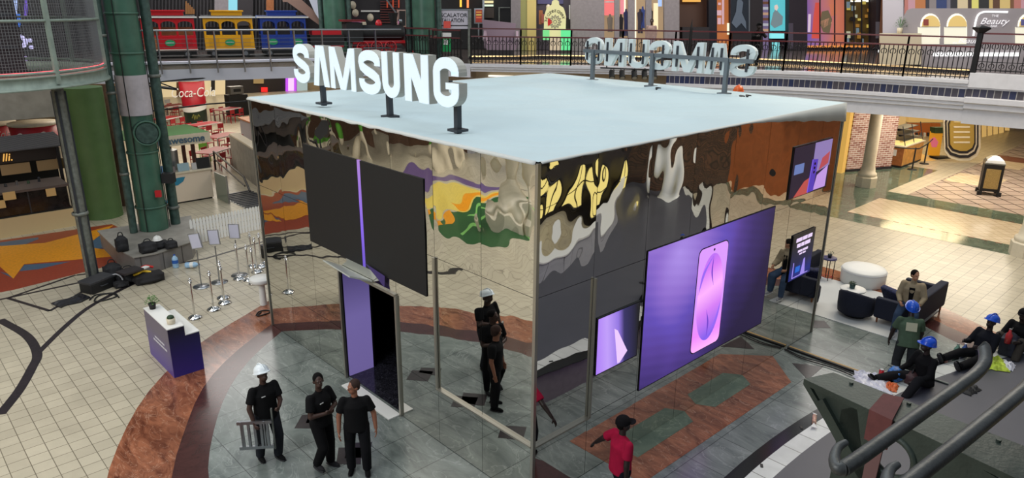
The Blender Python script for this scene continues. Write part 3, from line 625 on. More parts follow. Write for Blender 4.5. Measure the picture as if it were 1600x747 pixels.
pic(0, 0, 0, 0, rgb(190, 80, 90), y=.068, pts=[(8.3, 4.05), (8.7, 4.15), (8.72, 4.4), (8.4, 4.3)])
pic(0, 0, 0, 0, rgb(88, 60, 190), 'picture_phone', y=.07, pts=[(7.9, 3.63), (8.15, 3.63), (8.2, 4.3), (7.98, 4.32)])
pic(0, 0, 0, 0, rgb(130, 100, 230), y=.07, pts=[(7.87, 3.63), (7.9, 3.63), (7.98, 4.32), (7.94, 4.32)])
for i in range(3):
    MB().cyl((8.07, -.046, 4.22-.09*i), (8.07, -.054, 4.22-.09*i), .03).build('picture_lens', M['blackgloss'], t, world=True)
t = thing('lower_screen', 'dark blue screen with white words low near the right end of the mirror wall', 'screen', (7.6, 0, 1.7))
scr_rect(MB(), 'R', 7.58, 8.6, 1.68, 2.74, .012, .032).build('screen_case', M['blackgloss'], t, world=True)
scr_rect(MB(), 'R', 7.6, 8.58, 1.7, 2.72, .032, .036).build('screen_picture', ramp_emit('blue_light_picture', [(0, rgb(22, 18, 60)), (.3, rgb(26, 40, 130)), (.5, rgb(20, 24, 70)), (1, rgb(8, 8, 18))], (0, 0, 1), 0, 1.02, .9, (3., .3)), t, world=True)
RR = frame((1, 0, 0))
gw = glow('screen_words', rgb(236, 214, 250), .95)
for z_, h_, ws in ((2.6, .085, (.26, .2, .2)), (2.47, .085, (.16, .14, .24)), (2.33, .05, (.2, .22)), (2.26, .035, (.12, .14))):   # rows of words too small to read
    x_ = 8.09-(sum(ws)+.03*(len(ws)-1))/2
    for w_ in ws:
        MB().b2((x_, -.040, z_-h_/2), (x_+w_, -.0365, z_+h_/2)).build('screen_word', gw, t, world=True); x_ += w_+.03
for P in ([(7.75, 1.74), (8.45, 1.74), (8.45, 1.76), (7.75, 1.76)], [(7.72, 1.74), (7.75, 1.74), (7.75, 2.1), (7.72, 2.1)], [(8.1, 1.76), (8.3, 1.76), (8.24, 2.12), (8.18, 2.1)]):
    pic(0, 0, 0, 0, rgb(170, 150, 250), y=.066, pts=P)
pic(0, 0, 0, 0, rgb(40, 110, 220), y=.065, pts=[(7.85, 1.85), (8.05, 1.85), (8.05, 1.98), (7.85, 1.98)])
t = thing('black_screen', 'wide switched off black screen split by a violet strip on the left mirror wall', 'screen', (0, 2.53, 2.69))
for a, b in ((2.53, 4.40), (4.50, 6.5)): scr_rect(MB(), 'L', a, b, 2.69, 4.69, .012, .024).build('dark_panel', M['black'], t, world=True)
scr_rect(MB(), 'L', 4.40, 4.50, 2.69, 4.69, .012, .021).build('violet_strip', ramp_emit('violet_strip', [(0, rgb(96, 60, 200)), (.4, rgb(130, 90, 236)), (1, rgb(172, 124, 214))], (0, 0, 1), 0, 2, .95), t, world=True)
pt = thing('violet_flag', 'dark violet triangular banner piece hanging over the pavilion doorway', 'banner', (0, DY0+.2, 2.4))
MB().ext([(-.05, 4.35, 2.79), (-.05, 3.72, 2.72), (-.05, 3.75, 2.5), (-.05, 3.98, 2.62)], (-.01, 0, 0)).build('cloth', mat('violet_cloth', rgb(66, 48, 112), .6), pt, world=True)

# ---- the two roof signs, the same seven letters back to back
def stroke(pts, w, close=False):
    """flat outline of a thick stroke"""
    P = [Vector(p) for p in pts]; L = []; R = []
    for i, p in enumerate(P):
        d = (P[min(i+1, len(P)-1)]-P[max(i-1, 0)]).normalized(); n_ = Vector((-d.y, d.x)); L.append(p+n_*w/2); R.append(p-n_*w/2)
    return L, R
def arcp(cx_, cy_, rx, ry, a0, a1, n=10): return [(cx_+rx*cos(radians(a0+(a1-a0)*i/n)), cy_+ry*sin(radians(a0+(a1-a0)*i/n))) for i in range(n+1)]
def glyph(ch, w=1., h=1., t=.29):
    """list of quads-strips (L,R) describing the letter in a w x h box, y up"""
    a = t/2; S = []
    if ch == 'U': S.append(stroke([(a, h), (a, .33)]+arcp(w/2, .33, w/2-a, .33-a, 180, 360, 14)+[(w-a, .33), (w-a, h)], t))
    elif ch == 'G':
        S.append(stroke([(w-a, .64), (w-a, .72)]+arcp(w/2, .70, w/2-a, .30-a, 0, 180, 14)+arcp(w/2, .30, w/2-a, .30-a, 180, 360, 14)+[(w-a, .36), (w-a, .50)], t))
        S.append(([Vector((w*.5, .497)), Vector((w-.02, .497))], [Vector((w*.5, .365)), Vector((w-.02, .365))]))
    elif ch == 'S':
        S.append(stroke([(w-a, .66), (w-a, .72)]+arcp(w/2, .73, w/2-a, .27-a, 0, 180, 12)+[(a+.03, .62), (w*.32, .55), (w*.68, .45), (w-a-.03, .38)]+arcp(w/2, .27, w/2-a, .27-a, 0, -180, 12)+[(a, .28), (a, .34)], t))
    elif ch == 'N':
        q = .25
        for u in (0, w-q): S.append(([Vector((u, 0)), Vector((u, h))], [Vector((u+q, 0)), Vector((u+q, h))]))
        S.append(([Vector((.01, h-.005)), Vector((w-q-.08, .005))], [Vector((q+.08, h-.005)), Vector((w-.01, .005))]))
    elif ch == 'M':
        q = .2
        for u in (0, w-q): S.append(([Vector((u, 0)), Vector((u, h))], [Vector((u+q, 0)), Vector((u+q, h))]))
        S.append(([Vector((.01, h-.005)), Vector((w/2-.12, 0))], [Vector((q+.06, h-.005)), Vector((w/2+.1, 0))])); S.append(([Vector((w-.01, h-.008)), Vector((w/2+.12, .004))], [Vector((w-q-.06, h-.008)), Vector((w/2-.1, .004))]))
    elif ch == 'A':
        S.append(([Vector((0, 0)), Vector((w/2-.20, h))], [Vector((.25, 0)), Vector((w/2+.05, h))])); S.append(([Vector((w, 0)), Vector((w/2+.20, h))], [Vector((w-.25, 0)), Vector((w/2-.05, h))]))
    return S
M['letterface'] = mat('lit_letter_face', rgb(222, 236, 245), .4, emit=rgb(222, 238, 250), es=.32)
M['lettergrey'] = mat('letter_side', rgb(176, 174, 166), .5)
LS = [('S', .0), ('A', 0), ('M', 0), ('S', 0), ('U', 0), ('N', 0), ('G', 0)]
def roof_sign(label, X, face, bounds, zb, zt, posts, rear):
    t = thing('rooftop_sign', label, 'sign', (X, 0, HB+.0)); th = .10 if rear else .16
    H_ = zt-zb
    for (ch, _), (ya, yb) in zip(LS, bounds):       # ya = left end as one reads it, yb = right end
        S = glyph(ch, 1., 1., .30 if ch in 'SG' else .30); w_ = abs(yb-ya)
        asp = w_/H_; S = glyph(ch, asp, 1., .20 if rear else .225)
        f_ = MB(); s_ = MB()
        for kk, (L, R) in enumerate(S):
            n_ = len(L)
            def P(v, d, kk=kk): return (X+face*(d*(1-.012*kk)+(.0015*kk if d > 0 else .0)), ya+(yb-ya)*v.x/asp, zb+H_*v.y)
            s_.add([P(v, d) for d in (0, -th) for Q in (L, R) for v in Q],
                   [(2*n_+i, 2*n_+i+1, 3*n_+i+1, 3*n_+i) for i in range(n_-1)]+[(i, i+1, 2*n_+i+1, 2*n_+i) for i in range(n_-1)]+[(n_+i, n_+i+1, 3*n_+i+1, 3*n_+i) for i in range(n_-1)]+[(0, n_, 3*n_, 2*n_), (n_-1, 2*n_-1, 4*n_-1, 3*n_-1)])
            f_.add([P(v, d) for d in (.012, 0) for Q in (L, R) for v in Q],
                   [(i, i+1, n_+i+1, n_+i) for i in range(n_-1)]+[(i, i+1, 2*n_+i+1, 2*n_+i) for i in range(n_-1)]+[(n_+i, n_+i+1, 3*n_+i+1, 3*n_+i) for i in range(n_-1)]+[(0, n_, 3*n_, 2*n_), (n_-1, 2*n_-1, 4*n_-1, 3*n_-1)])
        body = s_.build('letter_'+ch.lower(), M['lettergrey'] if not rear else mat('letter_back', rgb(206, 216, 216), .5), t, world=True)
        fo = f_.build('lit_face', M['letterface'], body); fo.data.transform(Matrix.Translation((-X, 0, -HB)))
        if rear:
            for fr in ((.16, .84) if ch not in 'SA' else (.3, .7)[:1 if ch == 'S' else 2]):
                b_ = MB(); y_ = ya+(yb-ya)*fr; b_.bar((X-face*(th+.012), y_, zb+H_*.16), (X-face*(th+.012), y_, zb+H_*.86), .05, .03); b_.build('rear_bracket', M['darksteel'], t, world=True)
    gs = mat('galvanised_post', rgb(112, 120, 126), .45, .5) if rear else M['darksteel']
    for y_ in posts:
        px_ = X-face*(th+.06); m = MB(); m.bar((px_, y_, HB), (px_, y_, zb+H_*(.55 if rear else .22)), .09, .09); m.box((px_, y_, HB+.05), (.24, .24, .04)); m.build('post', gs, t, world=True)
    if rear: MB().bar((X-face*(th+.05), bounds[0][0], zb+H_*.5), (X-face*(th+.05), bounds[-1][1], zb+H_*.5), .05, .09).build('crossbeam', gs, t, world=True)
    else: MB().bar((X-face*(th+.05), bounds[0][0]-.3, zb+H_*.45), (X-face*(th+.05), bounds[-1][1]+.45, zb+H_*.45), .05, .08).build('crossbeam', gs, t, world=True)
    return t
roof_sign('large lit white letter sign on the pavilion roof, front facing and readable', .42, -1,
          [(7.46, 6.80), (6.66, 6.05), (5.99, 5.10), (4.97, 4.28), (4.22, 3.70), (3.56, 2.90), (2.77, 2.14)], 5.78, 6.54, (6.75, 4.38, 2.46), False)
roof_sign('white letter sign at the far roof edge seen from behind', 8.62, 1,
          [(1.80, 2.42), (2.46, 3.06), (3.13, 3.98), (4.08, 4.68), (4.76, 5.34), (5.46, 6.12), (6.22, 6.80)], 5.80, 6.50, (6.45, 4.52, 2.45), True)
for q_, l_ in (((1168, 152), 'small black clamp lying by the right rear sign post'), ((1158, 153), 'black cable clip lying by the rear sign'), ((1027, 140), 'black cable tie end beside the middle rear post')):
    p = at(*q_, HB+.05); o = MB().tube([(p.x-.1, p.y-.05, HB+.07), (p.x, p.y+.03, HB+.09), (p.x+.1, p.y-.02, HB+.07)], .025, 6).build('cable_clamp', M['black']); tag(o, l_, 'clamp', 'clamps on the roof cloth')
# ================================================================== people
def solid(mb, voxel, smooth=2):
    """one closed surface around overlapping shapes"""
    me = bpy.data.meshes.new('s'); me.from_pydata(mb.v, [], mb.f); me.update()
    o = bpy.data.objects.new('s', me); COL.objects.link(o)
    r = o.modifiers.new('r', 'REMESH'); r.mode = 'VOXEL'; r.voxel_size = voxel; r.use_smooth_shade = True
    if smooth:
        k = o.modifiers.new('k', 'SMOOTH'); k.iterations = smooth; k.factor = .5
    dg = bpy.context.evaluated_depsgraph_get(); n = bpy.data.meshes.new_from_object(o.evaluated_get(dg))
    bpy.data.objects.remove(o); bpy.data.meshes.remove(me); return n
def capsule(m, p, q, r0, r1=None, n=12):
    r1 = r0 if r1 is None else r1; m.cyl(p, q, r0, r1, n); m.ell(p, (r0,)*3, n, 8); m.ell(q, (r1,)*3, n, 8)
def meshobj(name, me, m, parent):
    me.materials.clear(); me.materials.append(m); me.polygons.foreach_set('use_smooth', [True]*len(me.polygons))
    o = bpy.data.objects.new(name, me); COL.objects.link(o); o.parent = parent; return o
V3 = Vector
SK = {'dark': mat('skin_dark', rgb(62, 40, 32), .5), 'brown': mat('skin_brown', rgb(140, 92, 70), .5), 'tan': mat('skin_tan', rgb(178, 128, 100), .5), 'deep': mat('skin_deep', rgb(40, 28, 26), .5)}
CL = {}
def cloth(c): 
    k = tuple(c)
    if k not in CL: CL[k] = mat('cloth', rgb(*[v*.82 if max(c) < 40 else v for v in c]), .9, var=.12, vscale=9, spec=.15)
    return CL[k]
def person(label, pos, yaw, pose, skin='dark', shirt=(22, 22, 24), sleeve='short', trousers=(26, 26, 30), shoes=(20, 20, 22), hair=(16, 14, 14), hat=None, hatcol=None, print_=None, group=None, floor=0., scale=1., jacket=None, voxel=.013, name='person', straight_hem=True):
    """facing +Y in its own space; limbs are given as directions, lengths are a grown person's"""
    t = thing(name, label, 'person', (pos[0], pos[1], floor), yaw, group); t.scale = (scale,)*3
    g = pose.get
    torso = V3(g('torso', (0, 0, 1))).normalized()
    legs = g('legs', [((-.02, .02, -1), (0, -.02, -1)), ((.02, .02, -1), (0, -.02, -1))])
    n = lambda v: V3(v).normalized()
    TH, SH, UA, FA = .43, .42, .29, .25
    rt = V3(g('right', (1, 0, 0))).normalized()
    hipoff = [-rt*.105, rt*.105]
    low = min((hipoff[i]+n(legs[i][0])*TH+n(legs[i][1])*SH).z for i in (0, 1))
    hz = g('hipz', -low+.085)
    P = V3((0, 0, hz)); chest = P+torso*.33; neck = P+torso*.50; hd = n(g('neck', torso*2+V3((0, .15, 0)))); head = neck+hd*.19
    hyaw, hpit = g('head', (0, 0)); HM = Matrix.Rotation(hyaw, 3, 'Z') @ Matrix.Rotation(-hpit, 3, 'X')
    srt = V3(g('shoulder', rt)).normalized(); sh = [neck-torso*.055-srt*.185, neck-torso*.055+srt*.185]
    arms = g('arms', [((-.15, 0, -1), (0, .15, -1)), ((.15, 0, -1), (0, .15, -1))])
    el = [sh[i]+n(arms[i][0])*UA for i in (0, 1)]; wr = [el[i]+n(arms[i][1])*FA for i in (0, 1)]
    hj = [P+hipoff[i]-V3((0, 0, .02)) for i in (0, 1)]; kn = [hj[i]+n(legs[i][0])*TH for i in (0, 1)]; an = [kn[i]+n(legs[i][1])*SH for i in (0, 1)]
    TM = Matrix((srt, torso.cross(srt), torso)).transposed()
    b = MB()
    b.ell(P+torso*.02, (.155, .105, .12), M=TM); b.ell(P+torso*.17, (.14, .095, .16), M=TM); b.ell(chest, (.165, .108, .17), M=TM); b.ell(neck-torso*.085, (.165, .07, .065), M=TM)
    capsule(b, neck-torso*.05, head-hd*.05, .054, .05)
    b.ell(head+HM @ V3((0, -.005, .02)), (.074, .094, .1), 18, 12, HM); b.ell(head+HM @ V3((0, .03, -.055)), (.054, .062, .062), 14, 9, HM)
    b.ell(head+HM @ V3((0, .1, -.015)), (.013, .02, .022), 8, 6, HM); b.ell(head+HM @ V3((0, .088, .02)), (.05, .012, .01), 10, 6, HM); b.ell(head+HM @ V3((0, .088, -.06)), (.024, .012, .012), 8, 6, HM)
    for s in (-1, 1): b.ell(head+HM @ V3((.077*s, -.005, -.01)), (.012, .022, .032), 8, 6, HM)
    for i in (0, 1):
        capsule(b, sh[i], el[i], .054, .043); capsule(b, el[i], wr[i], .045, .03)
        capsule(b, hj[i], kn[i], .08, .055); capsule(b, kn[i], an[i], .056, .036)
        f = n(wr[i]-el[i]); s = (-1, 1)[i]; inw = n(g('palm', [(1, 0, 0), (-1, 0, 0)])[i]); inw = n(inw-f*inw.dot(f)); side = f.cross(inw)
        HMx = Matrix((side, inw, f)).transposed(); pc = wr[i]+f*.05
        b.ell(pc, (.04, .017, .055), 12, 8, HMx)
        curl = g('curl', .35)
        for k in range(4):
            base = wr[i]+f*.092+side*(.027-.018*k); L = (.034, .04, .037, .028)[k]
            m1 = base+(f*cos(curl)+inw*sin(curl))*L; m2 = m1+(f*cos(curl*2.2)+inw*sin(curl*2.2))*L*.9
            capsule(b, base-f*.02, m1, .0095, .009, 8); capsule(b, m1, m2, .009, .0078, 8)
        th = wr[i]+f*.035+side*.032; tm = th+(f*.7+side*.5+inw*.5).normalized()*.038; te = tm+(f*.9+inw*.45).normalized()*.03
        capsule(b, th-side*.012, tm, .0125, .0105, 8); capsule(b, tm, te, .0105, .009, 8)
    body = meshobj('body', solid(b, g('bv', .0105), 1), SK[skin], t)
    ew = mat('eye_white', rgb(120, 112, 106), .3) if 'ew' not in M else M['ew']; M['ew'] = ew
    for s in (-1, 1):
        MB().ell(head+HM @ V3((.03*s, .0865, .002)), (.010, .004, .005), 8, 6, HM).build('eye', ew, t)
    # shirt or jacket
    up = .017 if not jacket else .035
    c = MB()
    c.ell(P+torso*.04, (.158+up, .112+up, .115), M=TM); c.ell(P+torso*.17, (.145+up, .1+up, .16), M=TM); c.ell(chest, (.168+up, .113+up, .165), M=TM); c.ell(neck-torso*.075, (.158+up*.6, .078+up*.6, .07), M=TM)
    q_ = MB(); q_.lathe([(0, -.09), (.19+up, -.09), (.178+up, .1), (.176+up, .25), (.182+up, .36), (.14, .44), (0, .45)], n=22); c.add([tuple(P+TM @ V3((x, y*.74, z))) for x, y, z in q_.v], q_.f, True)
    for i in (0, 1):
        e = el[i] if sleeve == 'long' else sh[i]+(el[i]-sh[i])*.72
        c.ell(sh[i], (.06+up*.45,)*3); c.cyl(sh[i], e, .062+up*.45, (.07 if sleeve == 'short' else .054)+up*.4, 14); capsule(c, neck-torso*.03+(sh[i]-neck)*.3, sh[i]+torso*.0, .045, .045+up*.3)
        if sleeve == 'long':
            c.ell(e, (.052+up*.4,)*3); w_ = wr[i]-(wr[i]-el[i])*.03; c.cyl(e, w_, .05+up*.4, .038+up*.3, 14)
    capsule(c, neck-torso*.05, neck+hd*(.0 if not jacket else .05), .068, .06)
    top = meshobj('jacket' if jacket else 'shirt', solid(c, voxel, 6), cloth(shirt), t)
    # trousers
    c = MB(); c.ell(P+V3((0, 0, -.0)), (.158, .118, .115), M=TM)
    for i in (0, 1): capsule(c, hj[i], kn[i], .108, .086, 14); c.cyl(kn[i], an[i]+n(an[i]-kn[i])*.0, .088, .074, 14); c.ell(kn[i], (.088,)*3)
    meshobj('trousers', solid(c, voxel), cloth(trousers), t)
    ft = g('feet', [(-.12, 1, 0), (.12, 1, 0)])
    for i in (0, 1):
        f = n(ft[i]); sdn = n(an[i]-kn[i]); upv = V3((0, 0, 1)) if abs(f.z) < .6 else -n(V3((0, 1, 0)))
        upv = n(upv-f*upv.dot(f)); sd_ = f.cross(upv); FM = Matrix((sd_, f, upv)).transposed()
        c = MB(); c.ell(an[i]-upv*.035+f*.055, (.045, .14, .042), 14, 8, FM); c.ell(an[i]-upv*.0, (.045, .05, .05), 12, 8, FM); c.box(tuple(an[i]-upv*.068+f*.055), (.001, .001, .001))
        so = MB(); P8 = [an[i]-upv*.083+f*.05+sd_*x_*.047+f*y_*.135 for x_, y_ in ((-.6, -1), (.6, -1), (1, -.4), (1, .5), (.55, 1), (-.55, 1), (-1, .5), (-1, -.4))]
        s_ = meshobj('shoe', solid(c, .011), cloth(shoes), t); so.ext(P8, tuple(upv*.03)).build('sole', cloth((60, 60, 62) if shoes[0] < 60 else (220, 220, 220)), s_)
    if hat == 'helmet':
        h_ = thing('hard_hat', None, None); h_.parent = t; del_ = MB()
        m = MB()
        prof = [(0, .135)]+[(.118*sin(a*pi/16), .02+.118*cos(a*pi/16)) for a in range(1, 9)]+[(.122, .012), (.124, 0), (.118, 0)]
        m.lathe(prof, n=26); m.v = [tuple(head+HM @ (V3((x, y*1.16, z))+V3((0, -.008, .035)))) for x, y, z in m.v]; bpy.data.objects.remove(h_)
        sh_ = m.build('hard_hat', mat('hard_hat', rgb(*hatcol), .25), t)
        m = MB(); A = [(.135*cos(radians(a)), .15*sin(radians(a))+(.055*max(0, sin(radians(a)))**3)) for a in range(0, 360, 12)]
        m.ext([(x, y, -.004) for x, y in A], (0, 0, .012)); m.bar((0, -.125, .03), (0, -.125, .03001), .001); m.v = [tuple(head+HM @ (V3(v)+V3((0, -.008, .035)))) for v in m.v]; m.build('brim', sh_.data.materials[0], sh_)
        m = MB(); m.tube([(0, .139*cos(a), .152*sin(a)) for a in [radians(k) for k in range(15, 166, 15)]], .012, 6); m.v = [tuple(head+HM @ (V3(v)+V3((0, -.008, .035)))) for v in m.v]; m.build('ridge', sh_.data.materials[0], sh_)
    else:
        c = MB(); c.ell(head+HM @ V3((0, -.018, .034)), (.084, .097, .098), 18, 12, HM); c.ell(head+HM @ V3((0, -.05, -.02)), (.07, .055, .06), 14, 9, HM)
        meshobj('hair', solid(c, .012), cloth(hair), t)
    if hat == 'cap':
        m = MB(); m.lathe([(0, .12)]+[(.1*sin(a*pi/16), .015+.105*cos(a*pi/16)) for a in range(1, 9)]+[(.101, -.005)], n=24); m.v = [tuple(head+HM @ (V3((x, y*1.12, z))+V3((0, -.008, .025)))) for x, y, z in m.v]
        cp = m.build('cap', cloth(hatcol), t); m = MB(); m.ext([(x*.085, .085+.1*sin(acos_), .02) for x, acos_ in [(cos(radians(a)), radians(a)) for a in range(0, 181, 15)]], (0, 0, .01)); m.v = [tuple(head+HM @ V3(v)) for v in m.v]; m.build('visor', cloth(hatcol), cp)
    pj_ = lambda x, y, z: P+srt*x+TM.col[1]*y+torso*z
    if print_ == 'chest':      # the small white word on the chest
        b_ = MB(); q = pj_(.075, .125+up, .36); b_.box((0, 0, 0), (.065, .006, .016)); b_.v = [tuple(q+TM @ V3(v)) for v in b_.v]; b_.build('chest_print', M['white'], top)
    if print_ == 'back':
        b_ = MB(); q = pj_(.0, -.127-up, .33); b_.box((0, 0, 0), (.2, .006, .17)); b_.v = [tuple(q+TM @ V3(v)) for v in b_.v]; b_.build('back_print', mat('pale_print', rgb(176, 176, 150), .7), top)
    if jacket:
        b_ = MB(); b_.ext([(-.035, 0, .0), (.035, 0, .0), (.06, 0, .42), (-.06, 0, .42)], (0, .012, 0)); q = pj_(0, .152, .0); b_.v = [tuple(q+TM @ V3(v)-TM.col[1]*(.012*max(0, v[2]-.3)/.12)) for v in b_.v]; b_.build('dark_undershirt', cloth((20, 20, 24)), top)
    return t, dict(wr=wr, el=el, head=head, P=P, neck=neck, an=an, HM=HM)
def face(p, q): return atan2(-(q[0]-p[0]), q[1]-p[1])

cw = Vector(CAMP[:2])
# the three men in black on the left
p1 = at(424, 718); a1 = face(p1, at(470, 760))
t1, J1 = person('man in black with a white hard hat carrying a small ladder', p1, a1, dict(legs=[((-.03, .28, -1), (0, -.2, -1)), ((.03, -.12, -1), (0, -.22, -1))], head=(.1, -.35), arms=[((-.12, .35, -1), (.55, .95, .1)), ((.35, .1, -1), (-.05, .45, -1))], curl=.9), print_='chest', hat='helmet', hatcol=(225, 232, 236), trousers=(40, 42, 48))
def loc_of(t, v): return t.matrix_basis @ V3(v)
hr = Matrix.Rotation(a1, 3, 'Z') @ J1['wr'][1]+V3((p1.x, p1.y, 0))
t = thing('step_ladder', 'small folded aluminium step ladder held by the man in the white hard hat', 'ladder', (hr.x, hr.y, hr.z-.06), .95); t.scale = (1, .75, 1.1)
for y_ in (-.2, .28):
    MB().bar((0, y_, -.32), (0, y_, .10), .03, .06).build('rung', M['steel'], t)
for k in range(5): MB().bar((0, -.26+.13*k, -.33), (0, -.26+.13*k, .06), .05, .04).build('rung', M['steel'], t)
for z_ in (-.34, .08): MB().bar((0, -.36, z_), (0, .36, z_), .045, .05).build('rail', M['steel'], t)
m = MB(); m.bar((.06, -.36, -.42), (.06, -.36, .26), .03, .04); m.build('rear_leg', M['greysteel'], t)
p2 = at(508, 731); a2 = face(p2, at(560, 757))
person('man in black t-shirt walking with folded arms, short dark hair', p2, a2, dict(legs=[((-.05, .05, -1), (0, -.05, -1)), ((.05, .38, -1), (0, -.5, -1))], head=(-.5, -.1), arms=[((-.25, .25, -1), (.95, .6, .15)), ((.25, .25, -1), (-.95, .65, .1))], curl=.8, palm=[(0, -1, .2), (0, -1, .2)]), print_='chest', shoes=(40, 40, 42), trousers=(18, 18, 20))
p3 = at(562, 738); a3 = face(p3, at(556, 800))
person('bald man in black t-shirt beside the pavilion doorway, arms hanging', p3, a3, dict(legs=[((-.06, .14, -1), (0, -.12, -1)), ((.06, -.04, -1), (0, -.12, -1))], head=(-.95, 0.), arms=[((-.38, -.05, -1), (-.1, .3, -1)), ((.3, .05, -1), (.02, .35, -1))]), skin='brown', hair=(60, 46, 42), scale=.98)
# red shirt
p4 = at(964, 808); a4 = face(p4, (p4.x+2.2, p4.y-.3))
person('man in a red polo shirt and black cap walking past the pavilion corner', p4, a4-.2, dict(legs=[((-.05, .3, -1), (0, -.15, -1)), ((.05, -.2, -1), (0, -.35, -1))], head=(-.25, -.1), arms=[((-1.0, -.35, -1), (-.9, -.1, -.9)), ((.2, -.2, -1), (.05, .0, -1))]), skin='deep', shirt=(160, 22, 58), hat='cap', hatcol=(22, 20, 24), trousers=(24, 26, 38))
# man on the sofa arm
p5 = (10.85, -1.5)
person('bearded man in beige jacket and jeans seated on the navy sofa arm', p5, radians(90)+.25, dict(hipz=.80, torso=(0, .12, 1), legs=[((-.12, .95, -.42), (-.05, .05, -1)), ((.2, .88, -.55), (.05, .2, -1))], head=(.75, -.05), arms=[((-.32, .2, -1), (.3, .95, -.5)), ((.25, .2, -1), (-.3, .95, -.5))], curl=.8, feet=[(-.1, 1, -.1), (.15, 1, -.1)]), skin='tan', voxel=.012, shirt=(150, 136, 112), sleeve='long', jacket=True, trousers=(58, 74, 98), shoes=(150, 150, 155), hair=(28, 22, 20))
# green shirt, standing on the floor before the stage, back turned
p6 = (8.22, -2.36)
person('man in a green t-shirt and blue hard hat stooping before the stage edge, back turned', p6, radians(-62), dict(torso=(0, .3, 1), legs=[((-.05, .22, -1), (0, -.22, -1)), ((.05, .12, -1), (0, -.2, -1))], head=(.1, -.4), arms=[((-.3, .2, -1), (-.1, .3, -1)), ((.25, .25, -1), (0, .45, -1))]), skin='deep', shirt=(72, 90, 72), hat='helmet', hatcol=(28, 84, 196), trousers=(48, 52, 54), print_='back')
# seated on the stage
p7 = (7.3, -3.0)
person('man in black with a blue hard hat seated on the stage edge, back turned', p7, radians(60), dict(hipz=.12, torso=(0, .1, 1), legs=[((-.35, .9, .35), (-.2, .8, -.75)), ((.25, 1, .1), (.1, 1, -.15))], head=(-.3, -.2), arms=[((-.3, .45, -1), (.1, .9, -.3)), ((.3, .35, -1), (0, .9, -.4))], feet=[(0, 1, -.1), (0, .6, .7)]), skin='deep', sleeve='long', hat='helmet', hatcol=(24, 78, 200), floor=.6, shirt=(22, 22, 24), trousers=(30, 30, 34))
p8 = (9.25, -3.42)
person('man in black and blue hard hat seated on the stage looking at a phone', p8, radians(68), dict(hipz=.12, torso=(0, -.12, 1), legs=[((-.12, 1, .0), (-.1, 1, -.02)), ((.12, 1, .12), (.05, 1, -.15))], head=(0, -.3), arms=[((-.2, .6, -1), (.25, .9, .25)), ((.25, .6, -1), (-.25, .9, .25))], feet=[(0, .5, .8), (0, .5, .8)]), skin='deep', sleeve='long', hat='helmet', hatcol=(30, 80, 190), floor=.6, shirt=(24, 26, 34), trousers=(20, 20, 24))
p9 = (10.3, -3.8)
person('man in black wearing a black cap seated on the stage beside the rucksack', p9, radians(75), dict(hipz=.12, torso=(0, .12, 1), legs=[((-.25, .9, .6), (-.15, .6, -.95)), ((.25, .9, .55), (.1, .6, -.95))], head=(.25, -.1), arms=[((-.2, .7, -1), (.1, .9, .1)), ((.2, .7, -1), (-.1, .9, .1))], feet=[(0, 1, 0), (0, 1, 0)]), skin='deep', sleeve='long', hat='cap', hatcol=(18, 18, 20), floor=.6, shirt=(22, 22, 24), trousers=(56, 52, 48))
# behind the pavilion, on a ladder
person('worker in an orange hard hat standing on a ladder behind the pavilion', (9.95, 2.95), radians(-60), dict(head=(0, -.2)), skin='deep', hat='helmet', hatcol=(226, 100, 36), shirt=(60, 62, 70), floor=3.66)
t = thing('ladder', 'tall ladder behind the pavilion', 'ladder', (9.95, 2.95, 0), radians(30))
for s in (-1, 1): MB().bar((.25*s, .0, 0), (.22*s, 0, 3.62), .05, .08).build('rail', M['steel'], t)
for k in range(11): MB().bar((-.24, 0, .3+.32*k), (.24, 0, .3+.32*k), .05, .04).build('rung', M['steel'], t)
MB().box((0, 0, 3.63), (.6, .45, .05)).build('platform', M['steel'], t)
# on the gallery
q = at(1015, 88, 5)
person('person in pale clothes with a white bag walking along the upper gallery', q, radians(120), dict(legs=[((0, .2, -1), (0, -.2, -1)), ((0, -.15, -1), (0, -.3, -1))]), skin='dark', shirt=(150, 128, 122), sleeve='long', trousers=(150, 140, 146), floor=5.0)
q = at(1178, 106, 5)
person('person in black leaning on the gallery railing behind the rear sign', (q.x+.6, q.y+.4), radians(140), dict(torso=(0, .35, 1), legs=[((-.1, .3, -1), (0, -.5, -1)), ((.1, .0, -1), (0, -.1, -1))], arms=[((-.2, .8, -.6), (.2, 1, .1)), ((.2, .8, -.6), (-.2, 1, .1))], head=(0, -.3)), skin='deep', shirt=(16, 16, 18), sleeve='long', trousers=(18, 18, 20), floor=5.0, hat='cap', hatcol=(14, 14, 16))
# ================================================================== left side of the atrium
def upright(name, label, cat, base, r, z1, m, group=None, extra=None, z0=0.):
    p = base if len(base) == 3 else (base[0], base[1], z0)
    t = thing(name, label, cat, p, 0, group)
    MB().cyl((0, 0, .56 if name in ('green_pillar', 'steel_pipe') and z0 == 0 and p[2] == 0 and base[1] < 18 else 0), (0, 0, z1-p[2]), r, n=28).build('shaft', m, t)
    return t
M['whiteband'] = mat('white_painted_band', rgb(178, 172, 178), .5, var=.12, vscale=4)
t = upright('green_pillar', 'thick glossy green pillar with a white band, bags piled at its foot', 'pillar', (-.05, 16.9), .42, 12, M['green'])
MB().cyl((0, 0, 4.12), (0, 0, 5.28), .448, n=28).build('white_band', M['whiteband'], t)
for z in (1.3, 3.0, 5.9, 7.0): MB().lathe([(.44, z-.03), (.455, z-.025), (.455, z+.025), (.44, z+.03)]).build('collar', M['green'], t)
d_ = Vector((-.12, -.98, 0)).normalized(); pc = Vector((d_.x*.44+.1, d_.y*.46, 3.62))
